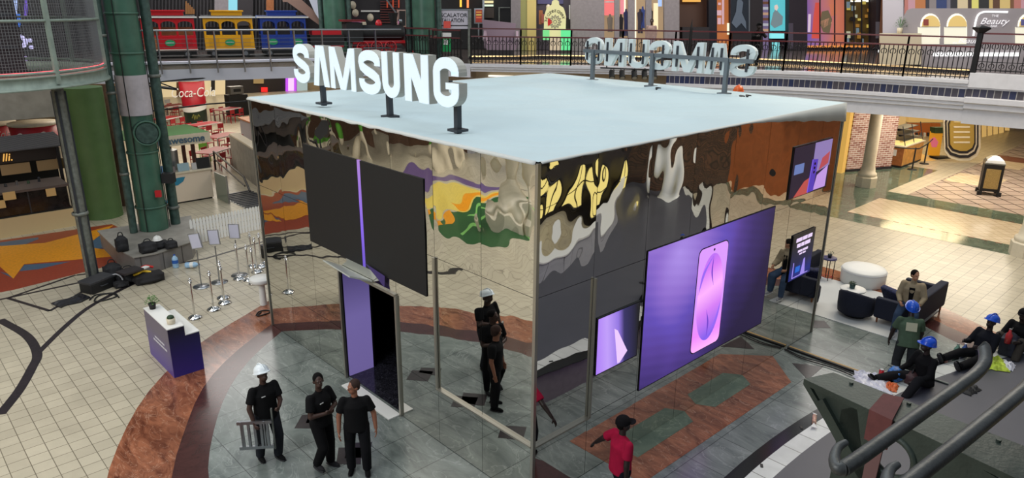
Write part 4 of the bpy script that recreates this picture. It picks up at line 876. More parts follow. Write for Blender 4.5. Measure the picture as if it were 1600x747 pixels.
MB().cyl(pc-d_*.1, pc+d_*.10, .37, n=28).cyl(pc+d_*.10, pc+d_*.15, .30, n=28).build('round_hatch', M['greenpatina'], t)
m = MB(); m.tube([pc+d_*.14+Vector((.35*cos(a)*d_.y, -.35*cos(a)*d_.x, .35*sin(a))) for a in [radians(k*15) for k in range(25)]], .03, 6, False); m.build('hatch_ring', M['green'], t)
pb = Vector((.12, -.5, 1.75)); MB().box(pb, (.16, .1, .2), rz=-.67).build('red_box', M['red'], t)
MB().box((pb.x+.42, pb.y+.2, 2.15), (.34, .26, .3), rz=-.67).build('black_box', M['black'], t)
m = MB()
for a in (228, 330): m.tube([(.455*cos(radians(a)), .455*sin(radians(a)), z) for z in (.58, 2, 5, 9, 11.5)], .014, 6)
m.build('cable', M['black'], t)
t = upright('steel_pipe', 'weathered grey green pipe standing right of the thick green pillar', 'pipe', (.63, 17.0), .145, 12, M['greenpatina'])
for z in (1.1, 5.2): MB().lathe([(.145, z-.05), (.18, z-.04), (.18, z+.04), (.145, z+.05)]).build('collar', M['greysteel'], t)
t = upright('steel_pipe', 'narrow dark grey pipe close to the left of the thick green pillar', 'pipe', (-.66, 16.85), .11, 12, M['greenpatina'])
for z in (2.4, 4.8, 6.4): MB().lathe([(.11, z-.04), (.135, z-.03), (.135, z+.03), (.11, z+.04)]).build('collar', M['greysteel'], t)
upright('green_column', 'plain olive green column behind the cage pole', 'column', (-.35, 21.6), .62, 4.55, M['green2'])
for x_, y_, c, l in ((-1.25, 21.3, 'darksteel', 'dark pipe left of the olive green column'), (.55, 21.5, 'darksteel', 'dark pipe right of the olive green column'), (.6, 22.6, 'wallbrown', 'brown pipe farther right of the olive green column')):
    upright('service_pipe', l, 'pipe', (x_, y_), .1, 4.5, M[c])
# pillars rising through the gallery
for px, r, l in ((664, .5, 'green pillar rising past the train bridge, right of the locomotive'), (527, .55, 'green pillar behind the locomotive of the train display')):
    q = at(px, 92 if px == 664 else 80, 5.0); t = upright('green_pillar', l, 'pillar', (q.x, q.y, 5.0 if px == 527 else 0), r, 12, M['green'])
    for s in (-1, 1): MB().cyl((RGT.x*s*(r+.16), RGT.y*s*(r+.16), 0), (RGT.x*s*(r+.16), RGT.y*s*(r+.16), 12-(5 if px == 527 else 0)), .12).build('side_pipe', M['greenpatina'], t)
# kiosk pole and round mesh cage
CAGE = Vector((-4.05, 16.4))
t = thing('pole', 'weathered grey pole under the round mesh cage, standing on the cream floor', 'pole', (-2.4, 14.77, 0))
MB().cyl((0, 0, 0), (0, 0, 5.32), .14, n=10).build('shaft', M['greysteel'], t)
for a in range(3): MB().bar((.15*cos(a*2.1), .15*sin(a*2.1), 0), (.15*cos(a*2.1), .15*sin(a*2.1), 5.15), .07, .05).build('rib', M['darksteel'], t)
MB().lathe([(.17, 1.9), (.2, 1.92), (.2, 1.98), (.17, 2.0)]).build('clamp', M['greysteel'], t)
M['ribgreen'] = mat('pale_green_steel', rgb(132, 146, 136), .5, .1, var=.15, vscale=6)
R_ = 3.15; zb = 5.33
t = thing('mesh_cage', 'large round wire mesh cage with a glowing red neon ring at its foot', 'cage', (CAGE.x, CAGE.y, zb))
MB().lathe([(R_-.05, 0), (R_+.08, 0), (R_+.08, .04), (R_, .06), (R_, .26), (R_+.04, .28), (R_+.04, .31), (R_-.25, .31), (R_-.25, .05)], n=72).build('base_ring', M['ribgreen'], t)
MB().lathe([(0, .02), (R_-.1, .02), (R_-.1, .0), (0, 0)], n=48).build('cage_floor', M['darksteel'], t)
m = MB(); m.tube([(R_*.99*cos(radians(a)), R_*.99*sin(radians(a)), .38) for a in range(185, 356, 5)], .035, 8, False); m.build('neon_tube', glow('red_neon', (1., .07, .10, 1), 3.2), t)
for z in (.38, 1.55, 2.75, 4.0):
    m = MB(); m.tube([(R_*cos(radians(a)), R_*sin(radians(a)), z) for a in range(0, 361, 5)], .035, 6, False); m.build('hoop', M['ribgreen'], t)
for k in range(8):
    a = radians(-62+k*45); m = MB(); m.bar((R_*cos(a), R_*sin(a), .1), (R_*cos(a), R_*sin(a), 6), .1, .08, (cos(a), sin(a), 0)); m.build('rib', M['ribgreen'], t)
m = MB()
for k in range(300):
    a = 2*pi*k/300; c_, s_ = cos(a)*R_*.985, sin(a)*R_*.985; m.bar((c_, s_, .42), (c_, s_, 5.), .009)
for k in range(60):
    z = .42+k*.068; m.tube([(R_*.985*cos(radians(b)), R_*.985*sin(radians(b)), z) for b in range(0, 361, 10)], .0045, 3, False)
w_ = m.build('wire_mesh', mat('galvanised_wire', rgb(120, 122, 124), .5, .4), t)
t = thing('cage_core', 'dark lift machinery standing inside the round mesh cage', 'machinery', (CAGE.x+.1, CAGE.y+.4, zb+.06))
MB().box((.3, 0, 2.4), (1.8, 1.6, 4.8)).build('shaft_panel', M['walldark'], t)
for k in range(5): MB().box((.3, -.82, .8+.8*k), (1.6, .06, .08)).build('ledge', M['darksteel'], t)
# lit shop signs seen through the mesh
q = onw(14, 66, (-14, 30), (2, 30)); RL_ = frame((1, 0, 0))
t = thing('shop_front', 'dark shop front with a lit white word and violet lights behind the mesh cage', 'shop', (-5, 30, 5))
MB().b2((-14, 30, 5), (1.2, 30.3, 9)).build('wall_panel', M['walldark'], t, world=True)
def wpl(px, py, Y): d = ray(px, py); return CAMP+d*((Y-CAMP.y)/d.y)
def bill(t, px0, py0, px1, py1, Y, m, name, th=.03):
    P = [wpl(px0, py0, Y), wpl(px1, py0, Y), wpl(px1, py1, Y), wpl(px0, py1, Y)]
    return MB().ext(P, (0, th, 0)).build(name, m, t, world=True)
c0 = wpl(8, 66, 29.9)
text('CD:', .75, glow('lit_word', rgb(210, 205, 255), 1.1), 'lit_word', t, (wpl(20, 66, 29.2).x+5, -.8, wpl(20, 66, 29.2).z-5), frame((RGT.x, RGT.y, 0)), .02, align='CENTER', bold=.03, sx=1.3)
bill(t, 0, 0, 14, 12, 29.88, glow('violet_light', rgb(110, 90, 220), 1.), 'lit_panel'); bill(t, 16, 0, 27, 24, 29.88, glow('white_blue_light', rgb(170, 190, 240), 1.), 'lit_panel')
bill(t, 24, 22, 32, 42, 29.87, glow('blue_light', rgb(50, 110, 210), 1.), 'lit_panel'); bill(t, 0, 22, 17, 44, 29.88, glow('dim_goods', rgb(130, 120, 130), .6), 'lit_panel')
bill(t, 2, 88, 42, 92, 29.88, glow('white_strip', rgb(200, 180, 240), .8), 'lit_panel'); bill(t, 38, 0, 43, 26, 29.88, glow('violet_bar', rgb(120, 90, 210), .7), 'lit_panel')
# concrete front of the left gallery
struct('trim_34', MB().poly([(-22, 25.4), (-.3, 24.9), (-.3, 25.6), (-22, 26.2)], 3.2, 4.98), M['concrete'])
m = MB(); m.tube(spline([(-8, 25.15, 4.45), (-5, 25.1, 4.25), (-2.5, 25, 4.2), (-.4, 24.9, 4.42)]), .05, 6); o = m.build('cable', M['black']); tag(o, 'thick black cable sagging along the concrete gallery front', 'cable')

# ---- kiosks on the ground, left
def goods(t, n, x0, x1, y, z, cols, name='item', s=.12):
    for k in range(n):
        x = x0+(x1-x0)*(k+.5)/n; h = random.uniform(.08, .2); MB().cyl((x, y+random.uniform(-.05, .05), z), (x, y, z+h), s*.4, s*.3, 8).build(name, cols[k % len(cols)], t)
t = thing('food_kiosk', 'dark fronted food kiosk with glass display case and cream counter base at the left edge', 'kiosk', (-4.2, 21.6, 0))
MB().b2((-9, 20.9, 0), (-1.35, 21.7, .62)).build('counter_base', mat('cream_counter', rgb(205, 184, 140), .5), t, world=True)
MB().b2((-9, 20.95, .62), (-1.4, 21.65, .66)).build('counter_shelf', M['black'], t, world=True)
MB().b2((-9, 21.0, .66), (-1.45, 21.6, 1.4)).build('display_case', mat('dark_display_glass', rgb(36, 32, 30), .12, var=.5, vscale=5), t, world=True)
MB().b2((-9, 20.9, 1.4), (-1.4, 22.3, 1.48)).build('counter_top', mat('brown_counter_top', rgb(96, 86, 82), .35), t, world=True)
for k in range(6): MB().b2((-8.6+k*1.2, 20.97, .66), (-8.56+k*1.2, 21.0, 1.4)).build('case_frame', M['darksteel'], t, world=True)
for x, z, w in ((-3.1, 1.35, .34), (-1.95, 1.28, .28), (-3.4, 1.12, .3), (-5.2, 1.35, .3)): MB().box((x, 20.86, z), (w, .02, .26)).build('price_card', mat('yellow_card', rgb(214, 180, 120), .6), t, world=True)
goods(t, 9, -.6, 2.3, .2, 1.48, [M['darksteel'], M['black'], M['steel'], M['darkleaf']])
MB().b2((-9, 22.5, 2.1), (-1.2, 22.6, 2.5)).build('name_board', mat('black_brown_board', rgb(48, 38, 34), .5), t, world=True)
text('lli.', .36, glow('gold_letters', rgb(240, 180, 90), .9), 'gold_lettering', t, (wpl(9, 238, 22.44).x+4.2, .85, 2.3), RL_, .02, .25)
for k in range(16): MB().b2((-9, 22.4+k*.13, 2.5+k*.012), (-.9, 22.48+k*.13, 2.55+k*.012)).build('roof_slat', mat('grey_roof_slat', rgb(84, 84, 88), .5), t, world=True)
MB().b2((-9, 24.3, 0), (-1, 24.4, 2.68)).build('rear_panel', M['black'], t, world=True)
for x in (-3.7, -2.55, -1.5): MB().box((x, 22.55, 1.88), (.85, .04, .36)).build('menu_card', mat('tan_menu', rgb(160, 130, 92), .6), t, world=True)
for x in (-1.25, -6, -8.9): MB().bar((x, 22.45, 0), (x, 22.45, 2.5), .1).build('kiosk_post', M['walldark'], t, world=True)
M['colared'] = mat('cola_red', rgb(164, 20, 36), .4); M['coladark'] = mat('bottle_green_black', rgb(14, 40, 26), .4)
def cola_drum(label, x, y, r, z0, z1, word):
    t = thing('drink_cup_display', label, 'display', (x, y, z0)); h = z1-z0
    MB().lathe([(0, 0), (r*.86, 0), (r*.90, h*.36)], n=28).build('cup_base', M['coladark'], t)
    MB().lathe([(r*.90, h*.36), (r*1.0, h*.94), (0, h*.94)], n=28).build('cup_body', M['colared'], t)
    if z0 > .2: MB().cyl((0, 0, -z0), (0, 0, 0), r*.5, n=20).build('stand', M['black'], t)
    n = 32; V = []; 
    for i in range(n+1):
        a = 2*pi*i/n; z = h*.42+h*.05*sin(a+.9)
        V += [(r*.945*cos(a), r*.945*sin(a), z-h*.055), (r*.955*cos(a), r*.955*sin(a), z+h*.05)]
    MB().add(V, [(2*i, 2*i+2, 2*i+3, 2*i+1) for i in range(n)], True).build('white_wave', M['white'], t)
    MB().lathe([(r*.97, h*.93), (r*1.04, h*.95), (r*1.04, h), (0, h)], n=28).build('rim', M['offwhite'], t)
    d = Vector((CAMP.x-x, CAMP.y-y, 0)).normalized(); rd = Vector((-d.y, d.x, 0))
    text(word, h*.27, M['white'], 'lettering', t, tuple(d*r*1.02+Vector((0, 0, h*.72))), frame(rd), .01, .3, sx=.72)
    m = MB(); m.tube(spline([tuple(d*r*.9+rd*(r*x_)+Vector((0, 0, h*(.2+z_)))) for x_, z_ in ((-.3, 0), (-.15, .07), (-.12, -.03), (.0, .05), (.05, -.02), (.2, .06), (.3, .02))]), h*.01, 5); m.build('gold_scribble', mat('gold_script', rgb(110, 110, 50), .5), t)
    return t
p = at(308, 197); cola_drum('large red and green drink cup display among the food court tables', p.x, p.y, .74, 0, 2.95, 'Coca-Cola')
p = wpl(56, 215, 27.5); cola_drum('red drink cup display above the kiosk roof beside the cage pole', p.x, p.y, .85, p.z-1.0, p.z+.62, 'Coca-Cola')
p = wpl(-14, 210, 29.4); cola_drum('red drink cup display cut by the left frame edge', p.x, p.y, .9, p.z-1.0, p.z+.5, 'Coca-Cola')
# juice kiosk with the leaf sign
kx0, kx1, ky = 1.2, 3.55, 21.5
t = thing('juice_kiosk', 'cream juice kiosk with a blue leaf emblem and white name fascia', 'kiosk', (kx0, ky, 0))
MB().b2((kx0, ky, .06), (kx1, ky+.7, 1.15)).build('counter', mat('cream_laminate', rgb(222, 206, 186), .4), t, world=True); MB().b2((kx0, ky+.04, 0), (kx1-.04, ky+.66, .06)).build('counter_foot', M['black'], t, world=True)
MB().b2((kx0-.05, ky-.05, 1.15), (kx1+.05, ky+.75, 1.2)).build('counter_top', M['offwhite'], t, world=True)
lf = mat('blue_leaf_print', rgb(42, 128, 160), .5)
MB().ext([(2.0+.3*a, ky-.012, .78+.2*b) for a, b in ((0, 0), (.15, .6), (.6, 1.05), (1.5, 1.15), (1.9, 1.1), (1.6, .3), (.9, -.3), (.3, -.3))], (0, .01, 0)).build('leaf_emblem', lf, t, world=True)
m = MB(); m.tube(spline([(2.05, ky-.01, .75), (1.9, ky-.01, .5), (1.8, ky-.01, .1)]), .022, 5); m.build('leaf_emblem', lf, t, world=True); m = MB(); m.tube(spline([(1.8, ky-.01, .1), (1.65, ky-.01, .35), (1.55, ky-.01, .42)]), .022, 5); m.build('leaf_emblem', lf, t, world=True)
for x, y in ((kx0+.1, ky+.2), (kx1-.25, ky+.9), (kx1-.25, ky+2.0), (kx0+.3, ky+2.0), (kx1-.9, ky+1.6)): MB().bar((x, y, 0), (x, y, 2.6), .12).build('kiosk_post', mat('brown_post', rgb(82, 42, 34), .5), t, world=True)
fa = [at(238, 208, 2.95), at(325, 184, 2.95)]; A = wpl(236, 225, ky-.1); 
P = [wpl(236, 210, ky-.1), wpl(326, 205, ky-.1), wpl(326, 222, ky-.1), wpl(236, 242, ky-.1)]
zt = wpl(326, 206, ky-.1).z; zbm = wpl(326, 222, ky-.1).z
MB().b2((kx0-.5, ky-.12, zbm), (kx1+.1, ky-.06, zt)).build('name_fascia', M['offwhite'], t, world=True)
text('Teawesome', .36, mat('blue_grey_letters', rgb(70, 98, 118), .5), 'name_lettering', t, (1.35, -.14, (zt+zbm)/2), RL_, .005, bold=.008)
MB().b2((kx0-.5, ky-.1, zt-.03), (kx1+.1, ky+2.3, zt)).build('green_roof', mat('grass_green_cloth', rgb(76, 128, 66), .8), t, world=True)
m = MB(); m.cyl((2.35, ky+.75, 1.2), (2.35, ky+.75, 1.95), .3, n=16); m.build('juice_urn', M['steel'], t, world=True)
for x, w, h, c in ((1.75, .25, .3, rgb(110, 150, 190)), (2.15, .3, .22, rgb(120, 110, 110)), (2.6, .42, .3, rgb(150, 178, 190)), (3.0, .18, .26, rgb(190, 190, 190)), (3.35, .5, .42, rgb(20, 22, 24))): MB().box((x, ky+.15, 1.2+h/2), (w, .05, h), rx=-.15).build('counter_card', mat('card', c, .4), t, world=True)
MB().b2((kx1+.08, ky-.1, 0), (kx1+.11, ky-1.25, 1.05)).build('glass_screen', mat('frosted_glass', rgb(130, 140, 128), .2), t, world=True)
MB().bar((kx1+.095, ky-1.25, 0), (kx1+.095, ky-1.25, 1.1), .05).build('screen_post', M['steel'], t, world=True)
# concrete ramp wall with handrail
t = thing('ramp_wall', 'grey concrete ramp wall with a dark handrail left of the pavilion', 'wall', (5.3, 22, 0))
P = [wpl(352, 231, 24.6), wpl(440, 262, 22.6), wpl(440, 345, 22.6), wpl(352, 268, 24.6)]
MB().poly([(6.3, 26.3), (5.2, 19.9), (5.6, 19.8), (6.7, 26.2)], 0, 1.55).build('ramp_panel', M['concrete'], t, world=True)
MB().poly([(6.3, 26.3), (5.2, 19.9), (5.6, 19.8), (6.7, 26.2)], 1.55, 1.62).build('coping', M['offwhite'], t, world=True)
m = MB(); m.tube([(5.4, 26, .1), (5.4, 26, .95), (4.3, 20.2, .95), (4.1, 19.3, .6)], .04, 8); m.tube([(5.4, 26, .6), (4.3, 20.2, .6)], .03, 8); m.build('handrail', M['iron'], t, world=True)
t = thing('drain_grate', 'striped metal floor grate beside the ramp handrail', 'grate', (4.6, 20.3, 0))
for k in range(10): MB().bar((3.85, 19.3+k*.25, .02), (5.1, 19.2+k*.27, .02), .08, .03).build('grate_bar', M['darksteel'], t, world=True)
MB().b2((3.8, 19.1, .0), (5.1, 21.8, .012)).build('grate_plate', M['steel'], t, world=True)
# display cabinet near the pavilion's far left corner
t = thing('counter_cabinet', 'wood topped grey service counter next to the pavilion far left edge', 'counter', (9, 31, 0))
MB().box((10.3, 32.2, .55), (1.1, 3.0, 1.1), rz=-.1).build('body', mat('grey_laminate', rgb(130, 126, 134), .5), t, world=True); MB().box((10.3, 32.2, 1.13), (1.25, 3.2, .07), rz=-.1).build('top', M['wood'], t, world=True)
MB().cyl((10.5, 33.2, 1.16), (10.5, 33.2, 1.75), .16, n=14).build('napkin_drum', M['red'], t, world=True)
# coffee machine
p = at(372, 180); t = thing('service_cart', 'black service cart with a silver machine in the food court', 'cart', (p.x, p.y, 0))
MB().box((0, 0, .7), (1.3, .8, 1.4)).build('body', M['black'], t); MB().box((0, 0, 1.7), (.9, .6, .5)).build('machine', M['steel'], t); MB().box((0, -.31, 1.7), (.5, .02, .2)).build('machine_front', M['black'], t)

# ---- red tables and chairs
def cafe_table():
    t = thing('cafe_table', '', 'table', (0, 0, 0), 0, 'red cafe tables of the food court')
    MB().box((0, 0, .74), (1.5, .8, .035)).build('tabletop', mat('red_tabletop', rgb(150, 26, 40), .35), t)
    for y in (-.41, .41): MB().box((0, y, .74), (1.5, .025, .045)).build('edge_strip', M['white'], t)
    for x in (-.68, .68):
        for y in (-.34, .34): MB().bar((x, y, 0), (x, y, .72), .04).build('leg', M['steel'], t)
    return t
def cafe_chair(c, l):
    t = thing('cafe_chair', l, 'chair', (0, 0, 0), 0, 'food court chairs'); mm = mat('chair_colour', c, .45)
    MB().box((0, 0, .45), (.4, .4, .03)).build('seat', mm, t); MB().box((0, .2, .72), (.38, .03, .26), rx=-.1).build('backrest', mm, t)
    for x in (-.18, .18):
        for y in (-.18, .19): MB().bar((x, y, 0), (x, y, .45 if y < 0 else .85), .025).build('leg', mm, t)
    return t
tabs = [(272, 184, 'red cafe table farthest left behind the pipe', 'farthest table'), (356, 190, 'red cafe table beside the service cart', 'cart side table'), (262, 206, 'red cafe table nearest behind the pipe', 'table by the pipe'), (322, 216, 'red cafe table just in front of the large drink cup display', 'table before the drink cup'), (350, 236, 'long red cafe table in the middle of the food court', 'middle table'), (336, 262, 'red cafe table behind the juice kiosk posts', 'kiosk side table')]
T0 = cafe_table(); C0 = cafe_chair(rgb(160, 26, 38), 'x'); fst = True
for i, (px, py, l, sk) in enumerate(tabs):
    p = at(px, py); a = .35+.1*(i % 3)
    if i == 0: T0.location = (p.x, p.y, 0); T0.rotation_euler.z = a; T0['label'] = l; T0.scale = (1.1,)*3
    else: copy_tree(T0, (p.x, p.y, 0), a, l)
    for k, (dx, dy, r) in enumerate(((-.4, -.62, pi), (.4, -.62, pi), (-.4, .62, 0), (.4, .62, 0))):
        q = Vector((dx, dy, 0)); q.rotate(Matrix.Rotation(a, 3, 'Z').to_quaternion()); cl_ = 'red food court chair at the %s corner of the %s' % (['near left', 'near right', 'far left', 'far right'][k], sk)
        loc = (p.x+q.x, p.y+q.y, 0)
        if fst: C0.location = loc; C0.rotation_euler.z = a+r; C0['label'] = cl_; fst = False
        else: copy_tree(C0, loc, a+r, cl_)
g = cafe_chair(rgb(120, 180, 60), 'lime green chair behind the juice kiosk'); p = at(322, 252); g.location = (p.x, p.y, 0)
for px, py, l in ((250, 172, 'white chair at the left end of the food court'), (262, 174, 'white chair left of the drink cup display')):
    g = cafe_chair(rgb(200, 200, 200), l); p = at(px, py); g.location = (p.x, p.y, 0); g.rotation_euler.z = pi
# lit shop windows and people far back under the bridge
t = thing('shop_window', 'bright cream shop interior far behind the drink cup display', 'shop window', (14, 56, 0))
def far(t, px0, py0, px1, py1, m, name='panel', A=(-14, 61.8), B=(40, 49.8), th=.1):
    P = [onw(a, b, A, B) for a, b in ((px0, py0), (px1, py0), (px1, py1), (px0, py1))]; d = Vector((-ray(400, 150).x, -ray(400, 150).y, 0)).normalized()
    return MB().ext(P, tuple(d*th)).build(name, m, t, world=True)
far(t, 250, 118, 352, 165, glow('cream_shop_light', rgb(232, 208, 160), .75), 'lit_interior'); far(t, 352, 116, 372, 170, M['walldark'], 'pier'); far(t, 372, 112, 462, 165, mat('dark_shop', rgb(34, 30, 32), .5), 'dark_bay')
far(t, 276, 128, 288, 160, mat('brown_pier', rgb(120, 80, 56), .5), 'door_bay', th=.2)
far(t, 330, 124, 336, 142, M['black'], 'mannequin', th=.25); far(t, 396, 118, 412, 130, glow('gold_rack', rgb(170, 140, 90), .6), 'rack', th=.3)
far(t, 446, 116, 463, 146, glow('violet_neon', rgb(190, 80, 230), 1.0), 'violet_sign', th=.3); far(t, 450, 121, 459, 141, glow('violet_white', rgb(240, 200, 255), 1.0), 'violet_sign', th=.35); far(t, 464, 118, 480, 146, glow('white_goods', rgb(180, 200, 200), .7), 'lit_bay', th=.3)
far(t, 408, 136, 418, 143, glow('red_lamp', rgb(240, 40, 40), .9), 'red_lamp', th=.4)
m = MB(); 
for z, y in ((4.35, 24.2), (3.55, 22.2)): m.tube([(1.2, y+.6, z-.2), (4, y, z), (9.5, y-1.2, z+.1)], .03, 6)
o = m.build('ceiling_conduit', M['iron']); tag(o, 'thin dark conduits hanging under the train bridge', 'conduit')
t = thing('awning', 'small black awning under the train bridge beside the pipe', 'awning', (2, 23.5, 4)); P = [(1.2, 23.2, 4.5), (3.1, 22.7, 4.15), (3.4, 23.6, 4.1), (1.3, 24.2, 4.5)]
MB().ext(P, (0, 0, -.06)).build('awning_panel', M['black'], t, world=True); m = MB(); m.bar(P[1], (2.4, 23.2, 4.5), .04); m.build('strut', M['iron'], t, world=True)
# ---- picket fence
A, B = Vector((.8, 16.1, 0)), Vector((3.1, 16.25, 0)); t = thing('picket_fence', 'white picket fence beside the green pillar', 'fence', tuple(A)); d = (B-A); n = 22
for k in range(n+1):
    q = d*(k/n); m = MB(); w = .038; m.ext([(q.x-w, q.y, .04), (q.x+w, q.y, .04), (q.x+w, q.y, .80), (q.x, q.y, .86), (q.x-w, q.y, .80)], (0, .025, 0)); m.build('picket', M['white'], t)
for z in (.22, .62): MB().bar((-.03, .04, z), (d.x+.03, d.y+.04, z), .03, .07).build('rail', M['white'], t)
# ---- stanchions
def stanchion():
    t = thing('stanchion', '', 'stanchion', (0, 0, 0), 0, 'chrome queue posts left of the pavilion')
    MB().lathe([(0, 0), (.165, 0), (.17, .015), (.14, .045), (.08, .075), (.03, .09), (0, .09)], n=28).build('base', M['chrome'], t)
    MB().cyl((0, 0, .08), (0, 0, .93), .024, n=14).build('post', M['chrome'], t)
    MB().lathe([(.024, .9), (.045, .905), (.045, .93), (.03, .94), (.03, .95), (.05, .955), (.05, .975), (.02, .985), (0, .985)], n=18).build('rope_collar', M['chrome'], t); MB().ell((0, 0, 1.01), (.032,)*3).build('finial', M['chrome'], t)
    return t
st = [(304.7, 497, 'nearest to the purple counter'), (334, 484, 'second from the purple counter'), (351, 474, 'front one of the overlapping pair'), (349, 466, 'rear one of the overlapping pair'), (374, 436, 'in front of the tallest sign stand'), (389.6, 438, 'right of the tallest sign stand'), (398, 443, 'beside the white round table'), (402, 425, 'behind the white round table'), (409, 417, 'second behind the white round table'), (416, 412, 'farthest, by the pavilion edge'), (395, 417, 'left of the farthest ones')]
S0 = stanchion()
for i, (px, py, l) in enumerate(st):
    p = at(px, py); l = 'chrome queue post '+l
    if i == 0: S0.location = (p.x, p.y, 0); S0['label'] = l
    else: copy_tree(S0, (p.x, p.y, 0), 0, l)
def sign_stand(px, py, bx, by, l, tilt=0.):
    p = at(px, py); t = thing('sign_stand', l, 'sign stand', (p.x, p.y, 0), YAWC)
    MB().lathe([(0, 0), (.22, 0), (.22, .015), (.03, .03), (0, .03)], n=28).build('base', M['steel'], t); MB().cyl((0, 0, .02), (0, 0, 1.05), .017).build('pole', M['steel'], t)
    fr = MB().box((0, 0, 1.3), (.3, .03, .42), ry=tilt).build('frame', M['steel'], t); MB().box((0, -.018, 1.3), (.26, .01, .38), ry=tilt).build('blank_sheet', mat('pale_sheet', rgb(196, 196, 214), .4), fr)
    return t
YAWC = atan2(FWD.y, FWD.x)-pi/2
sign_stand(315, 448, 0, 0, 'blank sign stand leaning at left, nearest the plinth', -.16); sign_stand(343, 441, 0, 0, 'blank sign stand in the middle of the three', -.05); sign_stand(374, 430, 0, 0, 'blank sign stand nearest the pavilion')
p = at(412, 476); t = thing('cocktail_table', 'small white round pedestal table against the pavilion left edge', 'table', (p.x, p.y, 0))
MB().lathe([(0, .62), (.26, .62), (.28, .66), (.28, .72), (.27, .74), (0, .74)], n=30).build('tabletop', M['white'], t); MB().cyl((0, 0, 0), (0, 0, .63), .085, .075, n=18).build('pedestal', M['white'], t)
# ---- purple stepped counter
t = thing('reception_counter', 'purple stepped reception counter with a white top on the cream floor', 'counter', (-2.63, 7.74, 0))
pm = ramp_emit('purple_front', [(0, rgb(70, 54, 140)), (.5, rgb(60, 50, 96)), (1, rgb(64, 58, 76))], (0, 0, 1), 0, 1.1, .0)
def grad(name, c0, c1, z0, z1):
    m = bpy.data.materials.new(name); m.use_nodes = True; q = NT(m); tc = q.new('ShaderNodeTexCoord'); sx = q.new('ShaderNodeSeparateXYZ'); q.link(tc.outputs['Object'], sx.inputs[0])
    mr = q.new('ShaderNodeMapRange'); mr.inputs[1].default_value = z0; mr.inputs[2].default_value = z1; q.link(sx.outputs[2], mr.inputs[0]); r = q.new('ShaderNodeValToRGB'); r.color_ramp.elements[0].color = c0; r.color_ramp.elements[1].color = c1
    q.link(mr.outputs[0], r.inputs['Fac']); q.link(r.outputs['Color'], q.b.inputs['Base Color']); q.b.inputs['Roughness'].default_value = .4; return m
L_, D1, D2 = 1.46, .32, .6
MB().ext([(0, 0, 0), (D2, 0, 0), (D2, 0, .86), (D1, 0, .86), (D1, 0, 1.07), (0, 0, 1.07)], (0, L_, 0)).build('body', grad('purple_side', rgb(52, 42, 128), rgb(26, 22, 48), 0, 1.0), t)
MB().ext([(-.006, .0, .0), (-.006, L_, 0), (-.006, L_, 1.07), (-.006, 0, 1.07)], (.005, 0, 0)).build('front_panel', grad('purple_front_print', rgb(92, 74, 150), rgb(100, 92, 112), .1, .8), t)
MB().b2((-.01, -.005, 1.07), (D1, L_, 1.09)).build('upper_top', M['white'], t); MB().b2((D1, -.005, .86), (D2+.005, L_, .88)).build('lower_top', M['white'], t); MB().b2((D1, .0, .88), (D1+.008, L_, 1.07)).build('riser', M['white'], t)
RF = frame((0, -1, 0))
for z_, ws in ((.62, (.14, .1, .12, .16)), (.53, (.12, .18, .1, .2, .14))):
    y_ = .62+(sum(ws)+.02*len(ws))/2
    for w_ in ws: MB().b2((-.009, y_-w_, z_-.02), (-.006, y_, z_+.02)).build('printed_word', M['paperwhite'], t); y_ -= w_+.02
def potplant(label, loc, pot, r, leafm, n=40, spread=.11, h=.16, ph=.13, name='potted_plant'):
    t = thing(name, label, 'plant', loc); MB().lathe([(0, 0), (r*.8, 0), (r, ph), (r*.88, ph), (r*.85, ph-.02), (0, ph-.02)], n=20).build('pot', pot, t)
    m = MB()
    for k in range(n):
        a = random.uniform(0, 2*pi); e = random.uniform(.1, 1.35); L = h*random.uniform(.6, 1); b = Vector((cos(a)*cos(e)*spread, sin(a)*cos(e)*spread, ph-.02+L*sin(e))); c = Vector((cos(a), sin(a), random.uniform(-.3, .6))).normalized()*r*.55; s = Vector((-sin(a), cos(a), 0))*r*.28
        m.add([b, b+c*.5+s, b+c, b+c*.5-s], [(0, 1, 2, 3)]); m.add([(0, 0, ph-.03), b+s*.1, b-s*.1], [(0, 1, 2)])
    m.build('foliage', leafm, t); return t
potplant('leafy green plant in a black pot on the far end of the purple counter', (-2.5, 9.02, 1.092), M['black'], .075, M['leaf'], 60, .12, .2)
t = thing('potted_plant', 'small dark round succulent in a white ribbed pot on the purple counter', 'plant', (-2.47, 7.98, 1.092)); MB().lathe([(0, 0), (.075, 0), (.085, .12), (.07, .12), (0, .11)], n=20).build('pot', M['offwhite'], t); MB().ell((0, 0, .13), (.07, .07, .06)).build('foliage', M['darkleaf'], t)
